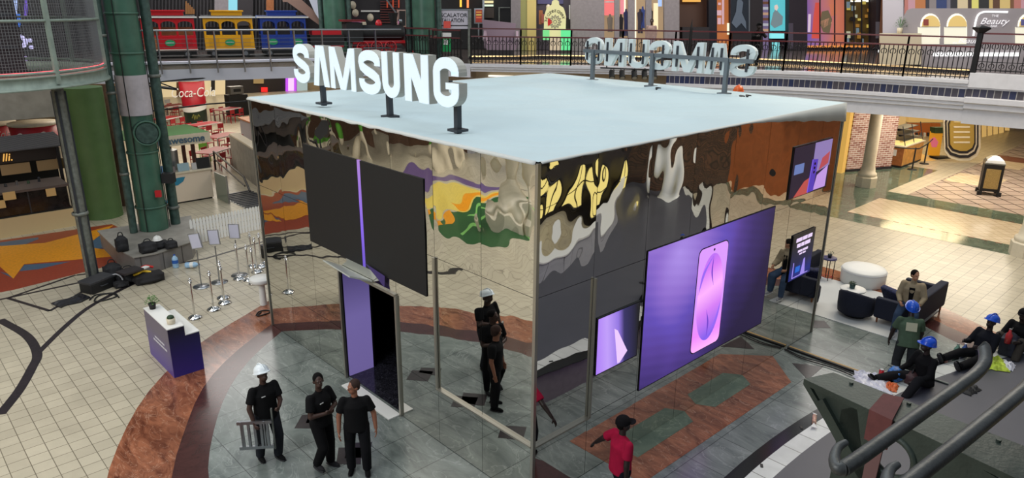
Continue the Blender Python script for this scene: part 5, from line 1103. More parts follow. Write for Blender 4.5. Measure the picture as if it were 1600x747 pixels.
# ---- bags and cases at the pillar foot
t = thing('stone_plinth', 'low grey stone plinth around the green pillar foot', 'plinth', (-.1, 16.3, 0)); P = fl([(205, 425), (262, 422), (300, 412), (298, 402)]); 
MB().poly([(-1.48, 15.73), (-1.35, 14.49), (-0.73, 14.42), (0.33, 14.86), (0.58, 15.34), (1.3, 17.6), (-1.4, 17.8)], 0, .52).build('stone_body', tiles('plinth_stone', rgb(122, 118, 114), rgb(110, 106, 104), rgb(70, 66, 64), .6, 9, .02, .5), t, world=True)
MB().poly([(-1.52, 15.69), (-1.39, 14.45), (-0.77, 14.38), (0.37, 14.82), (0.62, 15.3), (1.34, 17.63), (-1.44, 17.83)], .52, .55).build('stone_coping', M['concrete'], t, world=True)
BG = mat('black_nylon', rgb(24, 24, 28), .75, var=.3, vscale=20)
def bag(label, px, py, z, sx, sy, sz, name='backpack', cat='bag', m=None, rz=0., strap=True, grp='bags at the green pillar', y=0):
    p = at(px, py, z); t = thing(name, label, cat, (p.x, p.y, z), rz, grp); c = MB(); c.ell((0, 0, sz*.47), (sx/2, sy/2, sz*.5)); c.box((0, 0, sz*.4), (sx*.85, sy*.8, sz*.72)); c.ell((0, -sy*.35, sz*.3), (sx*.33, sy*.25, sz*.24))
    o = meshobj('bag_body', solid(c, max(.012, min(sx, sy, sz)/16)), m or BG, t)
    if strap: MB().tube(spline([(-sx*.2, 0, sz*.9), (-sx*.1, 0, sz*1.12), (sx*.1, 0, sz*1.12), (sx*.2, 0, sz*.9)]), .014, 6).build('handle', M['black'], t)
    return t
bag('black backpack standing on the plinth left of the green pillar', 192, 393, .55, .36, .26, .5)
bag('black bag with a lime stripe on the plinth before the green pillar', 232, 394, .55, .5, .34, .34); bag('flat black bag lying on the plinth behind the white helmet', 248, 388, .55, .6, .32, .26, strap=False); bag('dark bag at the right end of the plinth', 268, 388, .55, .36, .26, .26)
t = thing('hard_hat', 'white hard hat lying on the bags by the green pillar', 'hard hat', (-.60, 14.8, .815)); MB().lathe([(0, .1)]+[(.12*sin(a*pi/16), .12*cos(a*pi/16)) for a in range(1, 9)]+[(.145, -.01), (.12, -.01)], n=22).build('shell', M['white'], t); MB().tube([(0, .12*cos(radians(a)), .125*sin(radians(a))) for a in range(10, 171, 20)], .01, 6).build('ridge', M['white'], t)
bag('tall black tool bag on the floor at the plinth corner', 178, 436, 0, .5, .42, .5, 'tool_bag'); bag('wide black tool bag open among the pile by the plinth', 202, 440, 0, .7, .5, .4, 'tool_bag'); bag('small black pouch in front of the tool bags', 190, 448, 0, .4, .3, .2, 'pouch', strap=False)
bag('black cloth bag with red and yellow patches by the plinth', 233, 440, 0, .85, .5, .3, 'cloth_bag', m=mat('black_cloth', rgb(24, 22, 24), .8), strap=False)
for px, py, c, l in ((226, 420, rgb(190, 30, 26), 'red cloth lying on the black bag by the plinth'), (222, 428, rgb(220, 180, 40), 'yellow strap coil on the black bag by the plinth')):
    p = at(px, py, .27); o = MB().tube(spline([(-.2, .04, 0), (-.1, -.03, .05), (.05, .03, .06), (.22, -.02, .0)]), .035, 8).build('strap_coil', mat('strap', c, .6)); o.location = p; tag(o, l, 'strap')
o = MB().box((0, 0, 0), (.55, .4, .05), rz=.3).build('folder', mat('dark_folder', rgb(48, 42, 44), .5)); o.location = at(203, 423, .42); tag(o, 'dark flat folder with papers on the tool bags', 'folder')
o = MB().box((0, 0, 0), (.2, .14, .03), rz=.5).build('paper_pack', M['white']); o.location = at(226, 418, .42); tag(o, 'white paper packet on the pile of tool bags', 'paper')
m = MB(); m.tube([(.17*cos(radians(a)), .03, .17*sin(radians(a))+.18) for a in range(0, 361, 20)], .022, 6, False); o = m.build('hose_ring', mat('grey_hose', rgb(150, 152, 158), .4)); o.location = at(183, 448); o.rotation_euler.z = -.8; tag(o, 'grey hose ring leaning on the small black pouch', 'hose')
def case(label, px, py, w, d, h, rz, z=0):
    p = at(px, py, z); t = thing('equipment_case', label, 'case', (p.x, p.y, z), rz); MB().box((0, 0, h*.38), (w, d, h*.76)).build('body', M['black'], t, bevel=.02); MB().box((0, 0, h*.88), (w*1.06, d*1.06, h*.24)).build('lid', mat('charcoal_lid', rgb(52, 52, 56), .5), t, bevel=.02); MB().tube([(-.1, -d/2-.01, h*.5), (-.1, -d/2-.05, h*.5), (.1, -d/2-.05, h*.5), (.1, -d/2-.01, h*.5)], .012, 6).build('handle', M['darksteel'], t); return t
case('black equipment case with a ribbed lid at the foot of the cage pole', 154, 452, .72, .45, .34, .45)
t = thing('folded_mat', 'crumpled black mat lying on the cream floor left of the equipment case', 'mat', tuple(at(112, 471))); V = []; 
for i in range(9):
    for j in range(7): V.append((-.38+.76*i/8, -.24+.48*j/6+.05*sin(i), .035+.03*noise.noise((i*.9, j*.9, 3))))
o = MB().add(V, [(i*7+j, (i+1)*7+j, (i+1)*7+j+1, i*7+j+1) for i in range(8) for j in range(6)]).build('cloth', mat('black_plastic', rgb(30, 30, 36), .35), t); o.rotation_euler.z = .25; s_ = o.modifiers.new('s', 'SOLIDIFY'); s_.thickness = .03
def cable(label, pts, r, m='black', z=.02, grp=None, cat='cable'):
    o = MB().tube(spline([tuple(Vector((at(*q)[0], at(*q)[1], z))) for q in pts], 6), r, 6).build('cable', M[m] if isinstance(m, str) else m); return tag(o, label, cat, grp)
cable('black cable coiled loosely beside the equipment case', [(140, 470), (150, 462), (172, 460), (182, 464), (165, 470), (148, 472), (155, 463), (178, 459), (186, 466)], .018)
cable('black cable loop on the copper floor band at the pavilion left edge', [(400, 494), (405, 488), (418, 486), (422, 489), (412, 493), (402, 495), (408, 489)], .016)
case('black flight case standing by the fence behind the queue posts', 436, 400, .9, .5, .42, .1)
for px, py, l, bl in ((275, 420, 'clear water bottle with a blue label standing beside the plinth', True), (291, 421, 'empty clear water bottle lying beside the plinth', False)):
    p = at(px, py-2); t = thing('water_bottle', l, 'bottle', (p.x, p.y, 0 if bl else .09), 0); 
    if not bl: t.rotation_euler = (1.5, 0, .8)
    MB().lathe([(0, 0), (.08, .0), (.085, .03), (.085, .26), (.07, .31), (.028, .36), (.026, .38), (0, .38)], n=20).build('bottle_body', mat('clear_plastic', rgb(150, 185, 215), .15, var=.2), t); MB().lathe([(.087, .14), (.087, .24)], n=20).build('bottle_label', mat('blue_label', rgb(40, 90, 170), .4) if bl else M['white'], t); MB().cyl((0, 0, .37), (0, 0, .4), .028).build('cap', mat('blue_cap', rgb(40, 80, 170), .4), t)
# ================================================================== upper gallery: railings, train, shop fronts
def railing(label, A, B, z, group, posts=True, h=1.38, style='iron', ends=(True, True)):
    A, B = Vector((A[0], A[1], z)), Vector((B[0], B[1], z)); d = B-A; L = d.length; u = d.normalized(); nrm = Vector((-u.y, u.x, 0))
    t = thing('railing', label, 'railing', tuple(A), 0, group)
    if style == 'steel':
        MB().tube([(0, 0, h), tuple(d+Vector((0, 0, h)))], .035, 8).build('handrail', M['steel'], t)
        for k in range(5): MB().bar((0, 0, .25+k*.16), tuple(d+Vector((0, 0, .25+k*.16))), .014).build('wire', M['steel'], t)
        for s in (0, .5): MB().bar(tuple(d*s+Vector((0, 0, -.45))), tuple(d*s+Vector((0, 0, h))), .06, .05).build('post', M['steel'], t)
        return t
    MB().bar((0, 0, h), tuple(d+Vector((0, 0, h))), .07, .05).build('handrail', M['maroon'], t)
    MB().bar((0, 0, h-.3), tuple(d+Vector((0, 0, h-.3))), .06, .05).build('lower_handrail', M['maroon'], t)
    m = MB(); m.bar((0, 0, .1), tuple(d+Vector((0, 0, .1))), .03); m.bar((0, 0, .36), tuple(d+Vector((0, 0, .36))), .02)
    n = max(2, int(L/.135))
    for k in range(n+1):
        p = d*(k/n); m.bar(tuple(p+Vector((0, 0, .04))), tuple(p+Vector((0, 0, h-.3))), .024)
        if k < n and k % 2 == 0:
            c = p+d*(1/n)
            for zc, r in ((.85, .09), (.23, .075)):
                m.tube([tuple(c+u*r*cos(a)+Vector((0, 0, zc+r*sin(a)))) for a in [radians(b) for b in range(-60, 241, 30)]], .014, 4)
    m.build('iron_balusters', M['iron'], t); m = MB(); m.bar((0, 0, -.02), (0, 0, h), .05); m.build('post', M['iron'], t)
    if ends[1]: MB().bar(tuple(d+Vector((0, 0, -.02))), tuple(d+Vector((0, 0, h))), .05).build('post', M['iron'], t)
    return t
EL = off(spline(EDGE, 12), -.05); EL = [(p[0], p[1]) for p in EL]
def along(L, s):
    for a, b in zip(L, L[1:]):
        q = hypot(b[0]-a[0], b[1]-a[1])
        if s <= q: return (a[0]+(b[0]-a[0])*s/q, a[1]+(b[1]-a[1])*s/q)
        s -= q
    return L[-1]
tot = sum(hypot(b[0]-a[0], b[1]-a[1]) for a, b in zip(EL, EL[1:])); NS = 9
nth = ['first', 'second', 'third', 'fourth', 'fifth', 'sixth', 'seventh', 'eighth', 'ninth', 'tenth', 'eleventh', 'twelfth']
for k in range(NS): railing('black iron gallery railing section, %s from the left above the roof' % nth[k], along(EL, tot*k/NS), along(EL, tot*(k+1)/NS), 5.02, 'iron gallery railing sections')
for k in range(2): railing('black scrolled railing section on the higher right ledge, %s from its newel post' % nth[k], ((21.3, .9), (21.55, -1.6))[k], ((21.55, -1.6), (21.68, -4.6))[k], 5.28, 'railing sections right of the newel post', h=1.25)
for k, (a, b) in enumerate((((11.75, 17.9), (12.3, 16.8)), ((12.75, 19.0), (11.8, 18.2)), ((12.3, 20.6), (12.75, 19.2)))): railing('short black railing section by the escalator sign, %s from the pavilion side' % nth[k], a, b, 5.02, 'short railings by the escalator sign', h=1.3)
p = Vector((21.25, .95, 5.05)); t = thing('newel_post', 'dark iron newel post with a flat black cap at the gallery corner', 'post', tuple(p))
MB().box((0, 0, .75), (.15, .15, 1.5)).build('shaft', M['iron'], t); MB().lathe([(0, 1.5), (.11, 1.5), (.27, 1.62), (.27, 1.67), (0, 1.74)], n=4, smooth=False).build('cap', M['iron'], t)
q = onw(1053, 60, (17.2, 13.8), (22, 7)); t = thing('flag_spike', 'tall thin black spike post behind the rear sign', 'post', (17.75, 9.65, 5.02)); MB().cyl((0, 0, 0), (0, 0, 1.5), .07, .05, 8).build('shaft', M['iron'], t); MB().cyl((0, 0, 1.5), (0, 0, 1.85), .05, .0, 8).build('spike', M['iron'], t)
for k in range(3): railing('polished steel train bridge railing section, %s from the green pillar' % nth[k], Vector((2.2, 24.75)).lerp(Vector((8.1, 22.7)), k/3), Vector((2.2, 24.75)).lerp(Vector((8.1, 22.7)), (k+1)/3), 5.03, 'steel railings of the train bridge', style='steel', h=1.22)
for k in range(2): railing('polished steel railing section behind the front sign, %s of two' % nth[k], Vector((8.1, 22.7)).lerp(Vector((12.2, 20.8)), k/2), Vector((8.1, 22.7)).lerp(Vector((12.2, 20.8)), (k+1)/2), 5.03, 'steel railings of the train bridge', style='steel', h=1.22)
# LED strip along the step behind the railing
led = [(14.48, 18.81), (18.63, 16.28), (23.48, 10.06), (24.36, 5.73), (24.68, 2.0)]
t = thing('step_light', 'long warm light strip along the low step behind the gallery railing', 'light', (20, 12, 5)); L_ = spline(led, 5)
MB().ring(off(L_, -.3), L_, 5.0, 5.1).build('step', M['walldark'], t, world=True); m = MB(); m.tube([(p[0], p[1], 5.12) for p in off(L_, .02)], .028, 6); m.build('light_strip', glow('warm_strip', rgb(255, 214, 150), 1.6), t, world=True)

# ---- the little train
TA, TB_ = Vector((2.9, 27.2)), Vector((13.4, 23.4)); TD = (TB_-TA).normalized(); TR = atan2(TD.y, TD.x)
struct('trim_35', MB().poly([(1, 25.8), (14.5, 21.0), (15.6, 24.4), (1.6, 29.4)], 5.0, 5.06), mat('dark_deck', rgb(58, 56, 54), .5))
def tram(col, label, s, w, nwin, wood=False, roofc=rgb(70, 72, 76)):
    p = TA+TD*s; t = thing('tram_car', label, 'train car', (p.x, p.y, 5.06), TR, 'toy tram cars on the bridge'); cm = mat('tram_paint', col, .3); tr = mat('tram_trim', rgb(214, 206, 196), .4)
    D = 1.15; hh = .62; top = 1.62
    MB().box((0, 0, .30+hh/2), (w, D, hh)).build('body', cm, t, bevel=.015)
    for y in (-D/2, D/2): MB().box((0, y, .34), (w*1.02, .04, .05)).build('side_trim', tr, t)
    for k in range(nwin+1):
        x = -w/2+.05+(w-.1)*k/nwin
        for y in (-D/2+.04, D/2-.04): MB().bar((x, y, .9), (x, y, top), .09, .08).build('window_post', cm, t)
    for k in range(nwin):
        x0 = -w/2+.05+(w-.1)*k/nwin; x1 = -w/2+.05+(w-.1)*(k+1)/nwin; c = (x0+x1)/2; r = (x1-x0)/2-.04
        for y in (-D/2+.01, D/2-.06):
            A = [(c+r*cos(radians(a)), y, top-.28+.16*sin(radians(a))) for a in range(0, 181, 15)]
            MB().ext([(x1, y, top), (x1, y, top-.28)]+A+[(x0, y, top-.28), (x0, y, top)], (0, .05, 0)).build('window_arch', cm, t)
        MB().box((c, 0, .62), (r*1.5, D+.02, .3)).build('side_panel', mat('panel_shade', tuple(v*.8 for v in col[:3])+(1,), .35), t)
    MB().box((0, 0, 1.0), (w*.9, .1, .5)).build('seat_back', M['wood'] if wood else M['walldark'], t)
    R = [(-w/2-.12, 1.62), (w/2+.12, 1.62), (w/2+.04, 1.72), (-w/2-.04, 1.72)]; MB().ext([(x, -D/2-.08, z) for x, z in R], (0, D+.16, 0)).build('roof', mat('roof_grey', roofc, .4), t)
    MB().box((0, 0, 1.80), (w*.62, D*.5, .17)).build('roof_lantern', cm, t); MB().box((0, 0, 1.91), (w*.68, D*.6, .05)).build('lantern_cap', cm, t)
    for y in (-D/2-.09,): MB().box((0, y, 1.66), (w+.24, .03, .06)).build('roof_edge', M['white'], t)
    MB().box((0, 0, .2), (w*.96, D*.8, .16)).build('underframe', M['black'], t)
    for x in (-w*.34, w*.3):
        for y in (-D/2-.02, D/2+.02):
            o = MB().cyl((x, y-.04, .16), (x, y+.04, .16), .16, n=20).build('wheel', M['black'], t); MB().cyl((x, y-.05, .16), (x, y+.05, .16), .09, n=16).build('hub', M['steel'], o)
    for x in ((0,) if nwin == 3 and col[2] < .3 else (-w*.25, w*.3)):
        o = MB().ext([(x+.2*cos(radians(a)), -D/2-.015, .62+.13*sin(radians(a))) for a in range(0, 360, 24)], (0, -.008, 0)).build('green_badge', mat('badge_green', rgb(38, 150, 96), .4), t); MB().box((x, -D/2-.026, .62), (.3, .006, .035)).build('badge_stripe', M['white'], o)
    if wood: MB().box((-w/2+.28, -D/2-.012, .62), (.5, .02, .5)).build('wood_panel', M['wood'], t)
    if wood: MB().ext([(-w/2-.1, -D/2, 1.6), (-w/2+.42, -D/2, 1.05), (-w/2+.42, -D/2, 1.6)], (0, .04, 0)).build('corner_gusset', cm, t)
    return t
tram(rgb(196, 22, 36), 'red toy tram car with a wooden front panel on the bridge', 1.6, 2.05, 3, True); tram(rgb(232, 168, 26), 'yellow toy tram car between the red and blue ones', 3.95, 2.0, 3); tram(rgb(34, 62, 150), 'blue toy tram car behind the first sign letter', 6.22, 1.95, 3, roofc=rgb(60, 70, 110))
p = TA+TD*8.1; t = thing('train_tender', 'black and red coal tender behind the blue tram car', 'train car', (p.x, p.y, 5.06), TR, None)
MB().box((0, 0, .62), (1.5, 1.1, .55)).build('body', M['black'], t); MB().box((0, 0, .98), (1.3, 1.0, .24)).build('coal_box', M['red'], t); MB().box((0, -.57, .4), (1.4, .03, .08)).build('side_stripe', M['red'], t)
for x in (-.45, .45):
    for y in (-.57, .57): MB().cyl((x, y-.03, .17), (x, y+.03, .17), .16).build('wheel', M['darksteel'], t)
p = TA+TD*10.2; t = thing('toy_locomotive', 'black and red toy steam locomotive with spoked wheels on the bridge', 'locomotive', (p.x, p.y, 5.06), TR)
MB().cyl((-.5, 0, .95), (1.5, 0, .95), .36, n=24).build('boiler', M['black'], t); MB().box((.3, 0, .55), (2.5, .95, .12)).build('running_board', M['red'], t); MB().box((-.85, 0, 1.0), (.75, 1.1, .85)).build('cab', M['black'], t); MB().box((-.85, 0, 1.5), (1.0, 1.25, .08)).build('cab_roof', mat('cab_roof', rgb(110, 24, 30), .4), t)
MB().cyl((1.1, 0, 1.25), (1.1, 0, 1.85), .1, .24).build('chimney', M['black'], t); MB().ell((.4, 0, 1.35), (.16, .16, .2)).build('steam_dome', M['red'], t); MB().cyl((1.5, 0, .95), (1.56, 0, .95), .3).build('smokebox_door', M['darksteel'], t); MB().cyl((1.35, 0, 1.45), (1.5, 0, 1.45), .12).build('headlamp', M['chrome'], t)
MB().ext([(1.55, -.5, .5), (1.95, -.3, .1), (1.95, .3, .1), (1.55, .5, .5)], (0, 0, -.08)).build('cowcatcher', M['red'], t)
for x in (-.5, .15, .8):
    for y in (-.5, .5):
        o = MB().tube([(x+.27*cos(radians(a)), y, .31+.27*sin(radians(a))) for a in range(0, 361, 20)], .035, 6, False).build('drive_wheel', M['red'], t); m = MB()
        for a in range(0, 180, 30): m.bar((x-.25*cos(radians(a)), y, .31-.25*sin(radians(a))), (x+.25*cos(radians(a)), y, .31+.25*sin(radians(a))), .025)
        m.build('spokes', M['red'], o)
MB().bar((-.5, -.55, .31), (.8, -.55, .31), .05).build('coupling_rod', M['steel'], t)
# display things behind the train
UPPER = True
def wpn(plane):
    A, B = plane
    def f(t, px0, py0, px1, py1, m, name='panel', lift=.0, th=.06, world=True, pts=None):
        n = Vector((B[1]-A[1], A[0]-B[0], 0)).normalized(); 
        if n.dot(Vector((CAMP.x-A[0], CAMP.y-A[1], 0))) < 0: n = -n
        Q = pts or [(px0, py0), (px1, py0), (px1, py1), (px0, py1)]
        A2, B2 = (A[0]+n.x*lift, A[1]+n.y*lift), (B[0]+n.x*lift, B[1]+n.y*lift)
        G_ = [onw(x, y, A2, B2) for x, y in Q]
        for g_ in G_:
            if A[1] > 10 or A[0] > 30: g_.z = max(g_.z, 5.015) if UPPER else g_.z
        return MB().ext(G_, tuple(n*th)).build(name, m, t, world=True)
    return f
fT, f1, f2 = wpn(PT), wpn(P1), wpn(P2)
def shop(name, label, plane, px, cat='shop front'):
    p = onw(px, 70, *plane); return thing(name, label, cat, (p.x, p.y, 5))
TOP = -60
t = shop('shop_front', 'black slatted shop shutters behind the toy train', PT, 350)
for k in range(46):
    x = 232+k*5.4; fT(t, x, TOP, x+2.2, 84, mat('shutter_rib', rgb(40, 38, 42), .5) if k == 0 else t.children[0].data.materials[0], 'shutter_rib', .0, .08)
fT(t, 357, TOP, 371, 18, glow('pale_blue_poster', rgb(130, 200, 215), .9), 'lit_poster', .3); fT(t, 336, TOP, 358, 30, M['wallgrey'], 'pier', .1, .25); fT(t, 372, TOP, 396, 40, M['walldark'], 'pier', .1, .25)
for k in range(5): fT(t, 290+k*3, 2+k*3, 292+k*3, 22, glow('gold_specks', rgb(150, 100, 50), .5), 'lit_slot', .2)
fT(t, 416, 0, 428, 20, M['wood'], 'wood_patch', .2)
t = shop('sloping_beam', 'brown sloping beam above the blue tram car', PT, 470, 'beam'); fT(t, 0, 0, 0, 0, mat('brown_beam', rgb(128, 102, 92), .6), 'beam', 1.2, .25, pts=[(440, -12), (458, -12), (510, 34), (500, 40), (449, 3), (442, 3)])
t = shop('hanging_banner', 'pale triangular cloth hanging left of the green pillar', PT, 490, 'banner'); fT(t, 0, 0, 0, 0, mat('pale_cloth', rgb(186, 190, 206), .7), 'cloth', 1.8, .02, pts=[(474, -20), (500, -20), (505, 40), (492, 20)])
t = shop('shop_front', 'dark display shop with red steps behind the locomotive', PT, 600)
fT(t, 550, TOP, 640, 86, M['walldark'], 'back_panel', .1); 
for k in range(9): fT(t, 594, 2+k*4, 621, 3.5+k*4, mat('red_step', rgb(100, 40, 36), .5) if k == 0 else t.children[-1].data.materials[0], 'step', .3, .1)
fT(t, 0, 0, 0, 0, M['steel'], 'stair_rail', .5, .05, pts=[(600, -4), (603, -4), (620, 20), (617, 20)]); fT(t, 564, 16, 593, 18.5, M['white'], 'shelf', .4); fT(t, 547, 33, 564, 44, glow('pink_blue_picture', rgb(190, 120, 160), .8), 'lit_picture', .8); fT(t, 620, 15, 640, 42, mat('cream_stand', rgb(180, 150, 140), .5), 'stand', .4); fT(t, 624, 17, 633, 40, M['black'], 'dress_form', .5)
for px_, py_ in ((556, 8), (560, 20), (583, 27), (572, 37)):
    q = onw(px_, py_, *PT); MB().ell((q.x+FWD.x*-.8, q.y-FWD.y*.8, q.z), (.17, .17, .2)).build('vase', M['offwhite'], t, world=True)
for k in range(3): fT(t, 604+k*9, -10, 606+k*9, 12, glow('orange_glow', rgb(190, 70, 40), .6), 'lit_slot', .4)
# escalator notice
p = Vector((13.9, 19.6, 5.0)); A_ = ((12.6, 20.4), (15.2, 18.9)); t = thing('notice_board', 'grey white notice board with two lines of black capitals beside the green pillar', 'sign', (13.6, 19.8, 5)); fN = wpn(A_)
fN(t, 686, 15, 735, 45, mat('notice_white', rgb(196, 192, 204), .5), 'board', 0, .06); fN(t, 731, 14, 736, 90, M['greysteel'], 'side_post', .05, .06); fN(t, 684, 14, 736, 16, M['steel'], 'frame', .07, .03); fN(t, 684, 39, 731, 40.5, M['black'], 'rule_line', .07, .02)
rd = (Vector((A_[1][0], A_[1][1], 0))-Vector((A_[0][0], A_[0][1], 0))).normalized()
for s_, px_, py_ in (('ESCALATOR', 707, 24), ('INSTALLATION', 702, 32)):
    q = onw(px_, py_, *A_); n_ = Vector((-rd.y, rd.x, 0)); n_ = n_ if n_.dot(CAMP-q) > 0 else -n_; q = q+n_*.075; text(s_, .235, M['black'], 'lettering', t, (q.x-13.6, q.y-19.8, q.z-5), frame(rd), .004, sx=.8 if len(s_) > 9 else 1)
fN(t, 693, 33, 704, 44, mat('red_white_card', rgb(214, 80, 70), .5), 'red_card', .15, .03)
t = thing('green_bin', 'bright green bin with white lettering marks behind the short railing', 'bin', (13.4, 19.4, 5)); fN(t, 690, 58, 703, 80, mat('bin_green', rgb(28, 150, 84), .4), 'bin_body', .3, .4); fN(t, 690, 51, 703, 57, M['white'], 'bin_lid', .3, .4); fN(t, 693, 62, 700, 70, M['white'], 'bin_mark', .72, .01)
# dark restaurant front between the sign and the grey pier
t = shop('shop_front', 'black shop front with two orange light tubes above the grey armchair', P1, 750)
f1(t, 690, TOP, 800, 78, M['black'], 'back_panel', 0); f1(t, 718.5, TOP, 721.5, 11, glow('orange_tube', rgb(255, 190, 70), 1.4), 'light_tube', .6, .05); f1(t, 729.5, TOP, 732.5, 12, glow('orange_tube2', rgb(255, 140, 80), 1.4), 'light_tube', .6, .05)
f1(t, 756, 1, 771, 5, glow('warm_white_lamp', rgb(240, 225, 170), .9), 'lamp', .2); f1(t, 756, 7, 771, 10, glow('warm_white_lamp2', rgb(220, 235, 210), 1.), 'lamp', .2); f1(t, 754, 0, 757, 62, M['steel'], 'post', .3); f1(t, 779, 11, 781, 36, M['greysteel'], 'frame_line', .2); f1(t, 779, 11, 797, 12.5, M['greysteel'], 'frame_line', .2); f1(t, 757, 12, 772, 28, mat('dim_menu', rgb(60, 50, 44), .5), 'menu', .2)
t = shop('menu_stand', 'grey framed stand with an orange striped menu poster', P1, 747, 'menu stand'); f1(t, 741, 13, 756, 37, M['steel'], 'frame', 1.5, .06); f1(t, 743, 15, 753.5, 35, glow('menu_orange', rgb(150, 60, 46), .6), 'poster', 1.58, .02)
for k in range(4): f1(t, 744, 18+k*4.2, 752.5, 20+k*4.2, glow('menu_line%d' % k, (rgb(220, 150, 70), rgb(210, 190, 90), rgb(220, 110, 70), rgb(160, 50, 50))[k], .6), 'menu_line', 1.61, .01)
f1(t, 747, 37, 749, 60, M['steel'], 'pole', 1.5, .06)
q = onw(783, 58, (15.5, 22), (19.5, 19)); t = thing('wing_armchair', 'large pale grey winged armchair on the upper gallery', 'armchair', (q.x, q.y, 5), TR-.4); gf = mat('grey_fabric', rgb(142, 124, 138), .85)
MB().ext([(-.75, .35, .35), (.62, .35, .35), (.72, .35, 1.45), (-.95, .35, 1.62)], (0, .16, 0)).build('backrest', gf, t); MB().box((0, 0, .38), (1.4, .8, .3)).build('seat', gf, t); MB().ext([(-.8, -.4, .3), (-.7, .35, .3), (-.85, .35, 1.1), (-.85, -.4, .75)], (.12, 0, 0)).build('armrest', gf, t); MB().ext([(.7, -.4, .3), (.7, .35, .3), (.72, .35, 1.1), (.72, -.4, .75)], (.12, 0, 0)).build('armrest', gf, t); MB().box((0, 0, .12), (1.2, .7, .24)).build('base', M['walldark'], t)
# piers and shops, left to right
def pier(px0, px1, m, label, plane, lift=.5, th=.5, y1=80):
    t = shop('pier', label, plane, (px0+px1)/2, 'pier'); wpn(plane)(t, px0, TOP, px1, y1, m, 'pier_shaft', lift, th); return t
pier(799, 814, M['wallgrey'], 'grey pier right of the black shop front', P1); pier(814, 824, mat('olive_pier', rgb(150, 148, 92), .5), 'olive lit pier edge beside the pale yellow pier', P1, .45); pier(824, 838, mat('yellow_pier', rgb(206, 186, 116), .5), 'pale yellow pier left of the round compass sign', P1, .5)
t = shop('shop_front', 'dim shop interior with clothes behind the round compass sign', P1, 860); f1(t, 838, TOP, 892, 80, mat('dim_shop', rgb(78, 70, 84), .5), 'back_panel', 0); f1(t, 840, -10, 880, 6, glow('dim_violet', rgb(84, 80, 120), .6), 'lit_band', .1)
f1(t, 842, 16, 848, 38, M['wood'], 'mannequin_body', .6, .1); q = onw(844, 12, *P1); MB().ell((q.x, q.y-.6, q.z), (.13, .13, .18)).build('mannequin_head', M['offwhite'], t, world=True); f1(t, 846, 22, 853, 36, mat('brown_coat', rgb(150, 80, 70), .6), 'coat', .7, .1); f1(t, 889, 8, 891, 30, M['white'], 'stand', .5); f1(t, 879, 28, 890, 60, M['walldark'], 'dark_box', .3)
A3 = ((19.5, 21.5), (23.5, 17.9)); fC = wpn(A3); c_ = onw(867, 34, *A3); rd3 = (Vector((A3[1][0]-A3[0][0], A3[1][1]-A3[0][1], 0))).normalized(); nc = Vector((rd3.y, -rd3.x, 0)); U_ = (onw(884, 34, *A3)-c_).length/17
t = thing('compass_sign', 'cream arched compass sign with red arrow and green lit base', 'sign', (c_.x, c_.y, 5)); yel = glow('cream_lit_board', rgb(222, 216, 160), .75)
def cpt(x, y, l): return tuple(c_+rd3*(x*U_)+Vector((0, 0, -y*U_))+nc*l)
O_ = [(-17, 26), (-17, -8)]+[(-17+ (6*k/5), -8-14*sin(k/5*pi/2)) for k in range(1, 6)]+[(-6, -25)]+[(6*cos(radians(180-a)), -28-4.5*sin(radians(a))) for a in range(30, 151, 24)]+[(6, -25)]+[(17-6*(5-k)/5, -8-14*sin((5-k)/5*pi/2)) for k in range(0, 6)][0:6]+[(17, 26)]
MB().ext([cpt(x, y, 0) for x, y in O_], tuple(nc*.08)).build('board', yel, t, world=True)
for k in range(12):
    a = 2*pi*k/12; m = MB(); m.ext([cpt(2*cos(a-.5), 2*sin(a-.5), .1), cpt(8.5*cos(a-.22), 8.5*sin(a-.22)+0, .1), cpt(11*cos(a), 11*sin(a), .1), cpt(8.5*cos(a+.22), 8.5*sin(a+.22), .1), cpt(2*cos(a+.5), 2*sin(a+.5), .1)], tuple(nc*.01)); m.build('compass_petal', mat('petal_grey', rgb(130, 126, 110), .5) if k == 0 else mt_, t, world=True); mt_ = t.children[-1].data.materials[0] if k == 0 else mt_
    MB().ext([cpt(3*cos(a-.3), 3*sin(a-.3), .115), cpt(9.5*cos(a), 9.5*sin(a), .115), cpt(3*cos(a+.3), 3*sin(a+.3), .115)], tuple(nc*.004)).build('petal_inlay', yel, t.children[-1] if False else t, world=True)
for s in (-1, 1): MB().ext([cpt(-11, -6 if s < 0 else 7, .13), cpt(-4, 0 if s < 0 else 1, .13), cpt(-11.5, .2, .13)], tuple(nc*.01)).build('red_arrow', mat('arrow_red', rgb(200, 30, 34), .4), t, world=True)
for i, ch in enumerate('THE CLEMENT COMPANY'):
    if ch == ' ': continue
    a = radians(170-160*i/20); q = Vector(cpt(-14.3*cos(a)*-1 if False else 14.3*cos(a), 2-17*sin(a)*1.05, .1)); tx = (rd3*sin(a)+Vector((0, 0, -cos(a)))); text(ch, .2, M['black'], 'lettering', t, (q.x-c_.x, q.y-c_.y, q.z-5), frame(tx, rd3*cos(a)+Vector((0, 0, sin(a)))), .003)
fC(t, 848, 47, 858, 62, glow('green_lit', rgb(120, 220, 140), .8), 'lit_plinth', .12, .3); fC(t, 876, 46, 892, 78, glow('green_lit2', rgb(100, 230, 150), .8), 'lit_plinth', .12, .3); fC(t, 858, 60, 876, 78, glow('pale_lit', rgb(220, 200, 170), .6), 'lit_plinth', .12, .3)
pier(891, 943, M['wallgrey'], 'wide grey textured pier right of the compass sign', P1, .3, .6)
t = shop('shop_front', 'bright clothes shop window with pink poster between grey piers', P1, 980); f1(t, 940, TOP, 1036, 80, glow('warm_shop', rgb(196, 166, 130), .55), 'back_panel', 0)
